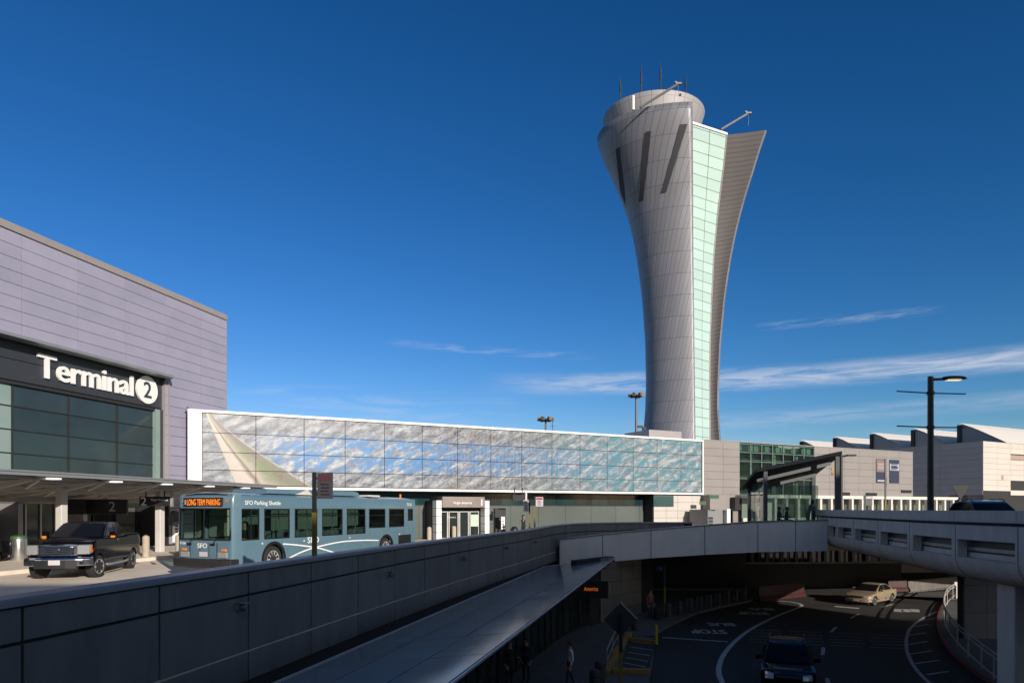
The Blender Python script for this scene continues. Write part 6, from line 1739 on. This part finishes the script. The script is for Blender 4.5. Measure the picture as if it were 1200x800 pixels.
def mast(px, ytop, Y, label, r=0.14):
    x = (px - 600) / F * Y; zt_ = EYE + (596 - ytop) / F * Y
    o = thing('light_mast', label, 'light mast', (x, Y, 0))
    q = MB(); q.tube([(0, 0, 0), (0, 0, zt_)], [r * 1.7, r], 12); q.build('pole', M['beige'] if False else mat('weathered_mast_steel', (0.13, 0.125, 0.115), 0.5, 0.3), o, smooth=40)
    q = MB(); q.lathe([(0.75, zt_ - 0.35), (0.8, zt_ - 0.3), (0.75, zt_ - 0.25)], 16); cr = q.build('crown', M['dark_metal'], o)
    for k in range(6):
        a = k * math.pi / 3
        q = MB(); q.box((0.85 * math.cos(a), 0.85 * math.sin(a), zt_ - 0.05), (0.42, 0.34, 0.34), rz=a); q.box((0.92 * math.cos(a), 0.92 * math.sin(a), zt_ - 0.28), (0.36, 0.3, 0.12), rz=a); q.build('floodlight', mat('warm_flood_housing', (0.16, 0.12, 0.07), 0.45, 0.3), cr)
    return o
mast(745.5, 462, 92, 'tall light mast with a ring of floodlights left of the control tower')
mast(639.5, 490, 88, 'lower light mast rising just above the middle of the mural', 0.12)
o = thing('camera_pole', 'small camera pole on the mural roof left of the tower foot', 'camera pole', at(753, 512, 68))
q = MB(); q.tube([(0, 0, -0.5), (0, 0, 1.0)], 0.05, 8); q.build('pole', M['dark_metal'], o); q = MB(); q.box((-0.25, 0, 1.05), (0.55, 0.25, 0.22)); q.box((0.2, 0, 0.85), (0.3, 0.25, 0.25)); q.build('camera_head', M['dark_metal'], o)
o = thing('roof_aerial', 'thin roof aerial beside the lower light mast on the mural roof', 'aerial', at(647.5, 505, 70)); q = MB(); q.tube([(0, 0, -0.5), (0, 0, 1.3)], 0.03, 6); q.build('rod', M['dark_metal'], o); q = MB(); q.box((0, 0, 0.5), (0.5, 0.03, 0.03)); q.build('cross_bar', M['dark_metal'], o)

def post_sign(label, px, Y, z0, ytop, w, y0s, y1s, side, face, yb, lines='darkred', border=True, rot=0.0):
    """sign post: lower part painted yellow, upper part black, a panel on one side"""
    x = (px - 600) / F * Y; zt_ = EYE + (596 - ytop) / F * Y - z0; zy = EYE + (596 - yb) / F * Y - z0
    o = thing('sign_post', label, 'sign', (x, Y, z0), rot)
    q = MB(); q.span(-0.045, 0.045, -0.045, 0.045, zy, zt_); q.build('post', M['black'], o)
    q = MB(); q.span(-0.05, 0.05, -0.05, 0.05, 0, zy - 0.002); q.build('painted_post', M['olive'], o)
    a = EYE + (596 - y1s) / F * Y - z0; b = EYE + (596 - y0s) / F * Y - z0
    q = MB(); x0_ = 0.07 if side > 0 else -0.07 - w; q.span(x0_, x0_ + w, -0.03, 0.0, a, b); pn_ = q.build('sign_panel', M[face], o, bevel=0.008)
    q = MB(); q.span(-0.1 if side < 0 else 0.0, 0.1 if side > 0 else 0.0, -0.01, 0.01, b - 0.15, b - 0.1); q.span(-0.1 if side < 0 else 0, 0.1 if side > 0 else 0, -0.01, 0.01, a + 0.1, a + 0.15); q.build('bracket', M['black'], o)
    q = MB(); hh = b - a
    q.span(x0_ + 0.04, x0_ + w - 0.04, -0.036, -0.031, b - hh * 0.30, b - 0.05); q.build('red_patch', M[lines], pn_)
    q = MB()
    for k in range(4): q.span(x0_ + w * (0.22 + 0.05 * (k % 2)), x0_ + w * (0.78 - 0.06 * ((k + 1) % 2)), -0.036, -0.031, b - hh * (0.42 + 0.13 * k) - hh * 0.05, b - hh * (0.42 + 0.13 * k))
    q.build('printed_lines', M['black'], pn_)
    return o
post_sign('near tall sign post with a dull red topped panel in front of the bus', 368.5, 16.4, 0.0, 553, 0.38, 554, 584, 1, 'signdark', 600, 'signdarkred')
post_sign('left of the two yellow sign posts under the mural with a narrow grey panel', 620.5, 45, 0.0, 585, 0.32, 585.5, 599, -1, 'signwhite', 602, 'signgrey')
post_sign('right of the two yellow sign posts under the mural with a red and white panel', 626.5, 44, 0.0, 581, 0.48, 582, 593, 1, 'signwhite', 592, 'signred')
post_sign('yellow and black banner post in front of the grey terminal banners', 1037.5, 52, 0.0, 537, 0.02, 560, 570, 1, 'signgrey', 584)
post_sign('short sign post with a pale panel right of the small street lamp', 1013, 50, 0.0, 580, 0.5, 580.5, 592, 1, 'signgrey', 598, 'signwhite')
# yield sign seen from behind
x, y = ramp_pt(1124.5, 40)
o = thing('yield_sign', 'back of a grey triangular yield sign behind the ramp parapet', 'sign', (x, y, 0.9))
zt_ = EYE + (596 - 568.5) / F * 40 - 0.9
q = MB(); q.span(-0.05, 0.05, -0.05, 0.05, 0, zt_ - 0.1); q.build('post', M['dark_metal'], o)
q = MB(); v = [(-0.52, zt_), (0.52, zt_), (0.0, zt_ - 0.85)]; q.prism([(p[0], p[1]) for p in v], -0.02, 0.02)
for vv in q.bm.verts: vv.co = Vector((vv.co.x, vv.co.z - 0.07, vv.co.y))
q.build('sign_panel', M['signback'], o)
# diamond warning sign seen from behind, lower road
x, Y = (727 - 600) / F * 21.5, 21.5
o = thing('diamond_sign', 'back of a dark diamond warning sign on a black and yellow post', 'sign', (x, Y, LOW))
zc = EYE - (725.5 - 596) / F * Y - LOW
q = MB(); h_ = 0.53
q.prism([(0, -h_), (h_, 0), (0, h_), (-h_, 0)], -0.012, 0.012)
for vv in q.bm.verts: vv.co = Vector((vv.co.x, vv.co.z, vv.co.y + zc))
q.build('sign_panel', M['signback'], o, bevel=0.008)
q = MB(); q.bar((0.02, -0.004, zc + h_), (h_, -0.004, zc + 0.02), 0.03, 0.05); q.build('bright_edge', M['alu'], o)
zy = EYE - (763 - 596) / F * Y - LOW
q = MB(); q.span(-0.05, 0.05, -0.12, -0.03, zy, zc + 0.2); q.build('post', M['black'], o); q = MB(); q.span(-0.052, 0.052, -0.122, -0.028, 0, zy - 0.002); q.build('painted_post', M['olive'], o)
# blue stop sign on the lower pavement
x, y = lowat(779, 722)
o = thing('stop_sign_post', 'blue square sign on a yellow based post by the lower wall corner', 'sign', (x, y, LOW + 0.15))
q = MB(); q.span(-0.05, 0.05, -0.05, 0.05, 1.75, 3.1); q.build('post', M['signblue'], o); q = MB(); q.span(-0.06, 0.06, -0.06, 0.06, 0, 1.748); q.build('painted_post', M['olive'], o)
q = MB(); q.span(-0.56, 0.0, -0.09, -0.06, 2.7, 3.1); pn_ = q.build('sign_panel', M['signblue'], o); q = MB(); q.span(-0.36, -0.2, -0.095, -0.091, 2.85, 2.98); q.build('white_mark', M['cl_grey'], pn_)
# amber message board under the canopy end
x = (702 - 600) / F * 38.2
o = thing('message_board', 'black hanging message board with amber letters under the canopy corner', 'sign', (x - .1, 38.2, EYE - (690.5 - 596) / F * 38.2))
q = MB(); q.box((-0.55, 0, 0), (2.3, 0.16, 0.95)); q.build('panel', M['black'], o); text('lettering', 'America', mat('dim_amber', (0.6, 0.1, 0.01), 0.5) if False else emis('dim_amber_led', (1.0, 0.2, 0.02), 0.45), o, (-0.75, -0.085, -0.05), (R(90), 0, 0), h=0.24, w=0.78, ext=0.002)
q = MB(); q.bar((-0.5, 0, 0.47), (-0.5, 0, 1.6), 0.06, 0.06); q.build('hanger', M['dark_metal'], o)

# bollards by the terminal
first = None
blist = [(171, 652, 'bollard behind the tail of the black pickup'), (209.5, 650.5, 'bollard between the white column and the bus front'), (503, 634, 'leftmost of three bollards before the portal marked 1'), (532, 632, 'middle of three bollards before the portal marked 1'), (560, 630, 'rightmost of three bollards before the portal marked 1')]
for px, py, lab in blist:
    Y = (EYE - 0.15) * F / (py - 596)
    if first is None:
        first = thing('bollard', lab, 'bollard', ((px - 600) / F * Y, Y, 0.15), 0, 'round beige bollards on the upper pavement')
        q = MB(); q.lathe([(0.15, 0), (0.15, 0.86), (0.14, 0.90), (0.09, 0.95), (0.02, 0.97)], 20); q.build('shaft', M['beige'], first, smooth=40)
        q = MB(); q.lathe([(0.02, 0.96), (0.035, 0.98), (0.02, 1.02)], 10); q.build('top_knob', M['dark_metal'], first)
    else:
        c = copy_tree(first); c.location = ((px - 600) / F * Y, Y, 0.15); c['label'] = lab
# trash can behind the pickup
x, y = at(22, 600, 28.6)[:2]
o = thing('trash_can', 'round stainless trash can with a green lid behind the pickup front', 'trash can', (x, y, 0.15))
q = MB(); q.lathe([(0.30, 0), (0.31, 0.04), (0.31, 0.86), (0.30, 0.90)], 24); q.build('body', M['steel'], o, smooth=40); q = MB(); q.lathe([(0.31, 0.90), (0.30, 1.0), (0.2, 1.05), (0.02, 1.06)], 24); q.build('lid', mat('green_lid', (0.05, 0.12, 0.05), 0.5), o, smooth=40)
# dark bin right of the portal
x, y = MW(s_of(588), -2.0)[:2]
o = thing('trash_can', 'low dark bin right of the information pylon', 'trash can', (x, y, 0.15)); q = MB(); q.lathe([(0.26, 0), (0.28, 0.7), (0.24, 0.78)], 18); q.build('body', M['dark_metal'], o, smooth=40); q = MB(); q.lathe([(0.24, 0.78), (0.16, 0.9), (0.02, 0.92)], 18); q.build('lid', M['black'], o, smooth=40)
# notice board on the white pier, round wall sign
p = T2(34.35, 28.70, 0.15); o = thing('notice_stand', 'white notice board with black lettering blocks on the pier by the bus front', 'notice', p, AT2)
q = MB(); q.span(-0.35, 0.35, -0.06, 0.0, 0.2, 1.75); q.build('board', M['white'], o); q = MB()
for k in range(4): q.span(-0.16 - 0.05 * (k % 2), 0.05, -0.07, -0.061, 0.75 + 0.17 * k, 0.86 + 0.17 * k)
q.build('printed_lines', M['black'], o)
p = at(204, 607, 38.0); o = thing('round_wall_sign', 'dark round projecting sign on the pier beside the bus', 'sign', p, AT2); q = MB(); q.lathe([(0.42, 0.03), (0.44, 0), (0.42, -0.1)], 24, axis='y'); q.build('disc', M['dark_metal'], o, smooth=40); q = MB(); q.span(-0.05, 0.05, 0.03, 0.6, -0.05, 0.05); q.build('bracket', M['dark_metal'], o)

# lower pavement bollards
lb = [((744, 741), 'squat dark bollard in front of the rust shirted person'), ((783, 725.5), 'dark lower bollard just right of the blue sign'), ((796, 722.5), 'dark lower bollard second right of the blue sign'), ((808.5, 719), 'dark lower bollard third right of the blue sign'), ((820, 716), 'dark lower bollard at the left jamb of the tunnel'), ((831, 713.5), 'dark lower bollard inside the left of the tunnel mouth'), ((841.5, 711), 'dark lower bollard in the middle of the tunnel mouth'), ((852, 708.5), 'dark lower bollard right of the middle of the tunnel mouth'), ((862, 706), 'dark lower bollard nearest the red barrier'), ((872, 704), 'dark lower bollard right beside the red barrier'), ((703, 806), 'tall dark bollard beside the white shirted walker'), ((697, 818), 'front dark bollard at the bottom beside the walker')]
first = None
for (px, py), lab in lb:
    x, y = lowat(px, py)
    if first is None:
        first = thing('bollard', lab, 'bollard', (x, y, LOW + 0.15), 0, 'dark bollards along the lower pavement')
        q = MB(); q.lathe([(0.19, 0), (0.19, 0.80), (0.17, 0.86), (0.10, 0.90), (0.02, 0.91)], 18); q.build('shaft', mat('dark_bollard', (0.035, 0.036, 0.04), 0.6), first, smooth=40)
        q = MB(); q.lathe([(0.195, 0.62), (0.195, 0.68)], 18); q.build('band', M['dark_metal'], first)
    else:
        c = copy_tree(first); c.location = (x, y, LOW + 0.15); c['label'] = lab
# suitcase
x, y = lowat(769, 729)
o = thing('suitcase', 'dark upright suitcase beside the rust shirted person', 'suitcase', (x + 0.1, y, LOW + 0.15), R(30)); q = MB(); q.box((0, 0, 0.40), (0.46, 0.28, 0.68)); q.build('body', M['cl_black'], o, bevel=0.05); q = MB(); q.tube([(-0.12, 0.08, 0.74), (-0.12, 0.08, 1.0), (0.12, 0.08, 1.0), (0.12, 0.08, 0.74)], 0.012, 6); q.build('handle', M['black'], o)
for sx in (-1, 1):
    q = MB(); q.lathe([(0.035, -0.02), (0.035, 0.02)], 10, (sx * 0.17, 0, 0.035), axis='x'); q.build('wheel', M['rubber'], o)

# yellow kerbed loading bay on the lower pavement with ramp rail
bay = thing('loading_bay', 'sunken hatched boarding bay with yellow painted kerbs on the lower pavement', 'kerb ramp', (0, 0, LOW))
def lowz(px, py, z): 
    Y = (EYE - LOW - z) * F / (py - 596); return ((px - 600) / F * Y, Y)
q = MB(); pts = [lowz(*p, 0.16) for p in ((726, 783), (760, 785), (771, 744), (738, 744))]; q.sheet([(a, b, 0.158) for a, b in pts]); q.build('dark_surface', M['asphalt'], bay)
q = MB()
for a, b in (((718, 785), (762, 786)), ((737, 748), (768, 752)), ((711, 788), (724, 761)), ((724, 761), (738, 742))):
    (x0, y0), (x1, y1) = lowz(*a, 0.24), lowz(*b, 0.24); q.bar((x0, y0, 0.24), (x1, y1, 0.24), 0.28, 0.17)
q.build('yellow_kerb', mat('dull_yellow_kerb', (0.30, 0.17, 0.03), 0.7, 0, 0.2), bay)
q = MB()
for k in range(6):
    a, b = (731 + 2.5 * k, 776 - 6.2 * k), (757 + 2.6 * k, 781 - 6.6 * k)
    (x0, y0), (x1, y1) = lowz(*a, 0.16), lowz(*b, 0.16); t = Vector((x1 - x0, y1 - y0)).normalized(); n = Vector((-t.y, t.x)) * 0.05
    q.quad((x0 + n.x, y0 + n.y, 0.163), (x1 + n.x, y1 + n.y, 0.163), (x1 - n.x, y1 - n.y, 0.163), (x0 - n.x, y0 - n.y, 0.163))
q.build('hatch_lines', mat('dull_white_paint', (0.35, 0.35, 0.34), 0.7, 0, 0.2), bay)
(x0, y0) = lowz(769, 755, 0.15); o = thing('marker_post', 'short yellow marker post at the kerb of the boarding bay', 'post', (x0, y0, LOW + 0.15)); q = MB(); q.lathe([(0.07, 0), (0.07, 0.95), (0.05, 1.0)], 12); q.build('shaft', M['yellow'], o); q = MB(); q.lathe([(0.12, 0), (0.12, 0.04)], 12); q.build('base', M['dark_metal'], o)
rl = thing('ramp_rail', 'short grey guard rail beside the yellow boarding bay', 'rail', (0, 0, LOW + 0.15))
q = MB(); P_ = [lowz(711, 789, 0.15), lowz(718, 770, 0.15), lowz(725, 756, 0.15), lowz(732, 744, 0.15)]
q.tube([(a, b, 0.95) for a, b in P_], 0.03, 8); q.tube([(a, b, 0.5) for a, b in P_], 0.025, 8); q.build('rail', M['alu'], rl)
for a, b in P_: 
    q = MB(); q.tube([(a, b, 0), (a, b, 0.95)], 0.03, 8); q.build('post', M['alu'], rl)

# curved pedestrian rail on the right island, its pavement and kerb
isl = smooth_pts([lowat(*p) for p in [(1185, 815), (1150, 792), (1120, 768), (1105, 748), (1101, 730), (1104, 716), (1112, 704), (1128, 694)]], 5)
back_ = [(26, 60), (40, 60), (40, 20), (20, 20)]
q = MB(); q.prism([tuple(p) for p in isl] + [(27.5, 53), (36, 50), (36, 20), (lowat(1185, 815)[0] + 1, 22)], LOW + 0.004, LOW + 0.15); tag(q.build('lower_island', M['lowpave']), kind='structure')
q = MB(); q.sweep([tuple(p) for p in isl], [(0.0, LOW + 0.004), (0.14, LOW + 0.004), (0.14, LOW + 0.156), (0.0, LOW + 0.156)]); tag(q.build('red_curb', M['redp']), kind='structure')
railp = smooth_pts([lowz(*p, 0.15) for p in [(1215, 830), (1180, 807), (1150, 783), (1122, 756), (1108, 735), (1106, 720), (1110, 708), (1122, 697)]], 4)
rr = thing('guard_rail', 'long curved grey guard rail along the right island of the lower road', 'rail', (railp[0][0], railp[0][1], LOW + 0.15))
q = MB()
for z in (1.05, 0.86, 0.16): q.tube([(p[0] - railp[0][0], p[1] - railp[0][1], z) for p in railp], 0.035, 8)
q.build('rail', M['offwhite'] if False else mat('grey_rail_paint', (0.36, 0.36, 0.36), 0.5), rr, smooth=50)
for i in range(0, len(railp), 2):
    q = MB(); p = railp[i]; q.tube([(p[0] - railp[0][0], p[1] - railp[0][1], 0), (p[0] - railp[0][0], p[1] - railp[0][1], 1.05)], 0.035, 8); q.build('post', mat('grey_rail_paint', (0.36, 0.36, 0.36), 0.5), rr)
# barriers
def barrier(label, a, b, m_, h_=0.95, seg=1, name='barrier', z=LOW):
    a, b = Vector(a), Vector(b); d_ = b - a; o = thing(name, label, 'barrier', (a.x, a.y, z), math.atan2(d_.y, d_.x))
    q = MB(); q.extr([(-0.30, 0), (-0.30, 0.12), (-0.13, 0.35), (-0.09, h_), (0.09, h_), (0.13, 0.35), (0.30, 0.12), (0.30, 0)], 0, d_.length); q.build('body', m_, o, bevel=0.02)
    q = MB(); q.span(0.2, d_.length - 0.2, -0.10, 0.10, h_ + 0.002, h_ + 0.03); q.build('top_ridge', m_, o); return o
barrier('dark red plastic barrier at the mouth of the shaded tunnel', lowat(888, 704), lowat(941, 698), M['red'], 1.05)
barrier('red plastic barrier left of the sunlit concrete barrier', lowat(1040, 692.5), lowat(1062, 692), M['red'], 0.9)
barrier('long sunlit concrete barrier beyond the champagne sedan', lowat(1063, 692), lowat(1130, 685), mat('weathered_barrier', (0.13, 0.12, 0.105), 0.8, 0, 0.25, 1.5), 0.8)
# crosswalk beyond
q = MB()
for k in range(14):
    x0, y0 = lowat(1068 + 4.6 * k, 693.2 - 0.45 * k); q.box((x0, y0, LOW + 0.006), (0.16, 1.5, 0.001), rz=-0.7)
q.build('crosswalk_marking', M['paint'])['kind'] = 'structure'
# far lower-level colonnade and wall under the decks
lf = thing('lower_far_facade', 'shaded lower level colonnade far behind the bridge', 'building', (12, 66, LOW), R(10))
q = MB(); q.span(-8, 40, 1.5, 2.0, 0, 3.9); q.build('wall', M['shadegrey'], lf)
for k in range(22):
    c_ = MB(); c_.span(-7 + 1.6 * k - 0.15, -7 + 1.6 * k + 0.15, 0, 0.3, 0, 3.9); c_.build('column', M['shadegrey'], lf)
q = MB(); q.panels([-7 + 1.6 * k for k in range(22)], [0.1, 3.6], 1.42, 1.48, 0.3); q.build('glazing', M['store'], lf)
ws_ = thing('tunnel_wall', 'dark recessed wall inside the mouth of the lower tunnel', 'wall', (10.2, 50, LOW)); q = MB(); q.span(-4, 9, 6.0, 6.4, 0, 3.9); q.build('face', M['dark_metal'], ws_); q = MB(); q.span(-4, 9, 5.95, 5.99, 0, 0.3); q.build('plinth', M['shadegrey'], ws_)
# island wall under the ramp and a white pedestal sign
iw = thing('under_ramp_wall', 'dim grey plant-room wall under the curved ramp', 'wall', (23.2, 35.0, LOW)); q = MB(); q.panels([0, 1.15, 2.3], [0.15, 1.5, 2.9, 4.2], 0, 0.1, 0.02); q.build('wall_panel', M['shadegrey'], iw); q = MB(); q.span(0.02, 2.28, 0.11, 0.6, 0.15, 4.2); q.build('core', M['dark_metal'], iw)
o = thing('pedestal_sign', 'small white pedestal post catching the sun at the end of the curved rail', 'post', lowat(1121, 703) + (LOW + 0.15,)); q = MB(); q.box((0, 0, 0.55), (0.12, 0.12, 1.1)); q.build('post', M['offwhite'], o); q = MB(); q.box((0.05, 0, 1.1), (0.5, 0.16, 0.25)); q.build('box', M['offwhite'], o)
person('person in black standing in the deep shade under the ramp', (lowat(1175, 712)[0], lowat(1175, 712)[1], LOW + 0.15), R(20), 'stand', 'cl_black', 'cl_black', 1.75)

# ------------------------------------------------------------------ planter / shrub in front of the frosted glass
# ------------------------------------------------------------------ unseen parking garage behind the viewer, its outline shaped to shade the foreground
pg = thing('parking_garage', 'large unseen concrete parking garage behind the viewpoint, outline shaped for its shadow', 'building', (0, 0, LOW))
HG = 20.0; D_ = HG / math.tan(R(SUN_EL))
M_ = None
def gp(x, y): return (x + SUNH.x * D_, y + SUNH.y * D_)
GP = [gp(-120, 20.9), gp(-9.8, 20.9), gp(-7.4, 23.5), gp(-6.0, 30), gp(-5.2, 36), gp(-1.2, 48.3), gp(3.0, 52.5), gp(16.5, 52.3), gp(27.5, 35.0), gp(28.6, 29.6), gp(62, 28.9), gp(62, -20), gp(-120, -20)]  # plan worked back from the shadow edges wanted on the roads
for k in range(8):
    q = MB(); z1 = HG - LOW - 3.2 * k; q.prism(GP, z1 - 1.25, z1); q.build('floor_slab', M['ramp'], pg)
cx_, cy_ = sum(p[0] for p in GP) / len(GP), sum(p[1] for p in GP) / len(GP)
q = MB(); q.prism([(cx_ + (p[0] - cx_) * .985, cy_ + (p[1] - cy_) * .97) for p in GP], 0, HG - LOW - 0.5); q.build('inner_wall', M['ramp'], pg)  # solid pale fill added to bounce light onto the shaded foreground
for i in range(1, 12):
    a, b = Vector(GP[i - 1]), Vector(GP[i]); n_ = max(1, int((b - a).length / 9))
    for k in range(min(n_, 12)):
        p = b.lerp(a, k / n_); q = MB(); q.box((p.x * .999, p.y, (HG - LOW) / 2 - 0.6), (0.8, 0.8, HG - LOW - 1.3)); q.build('column', M['ramp'], pg)
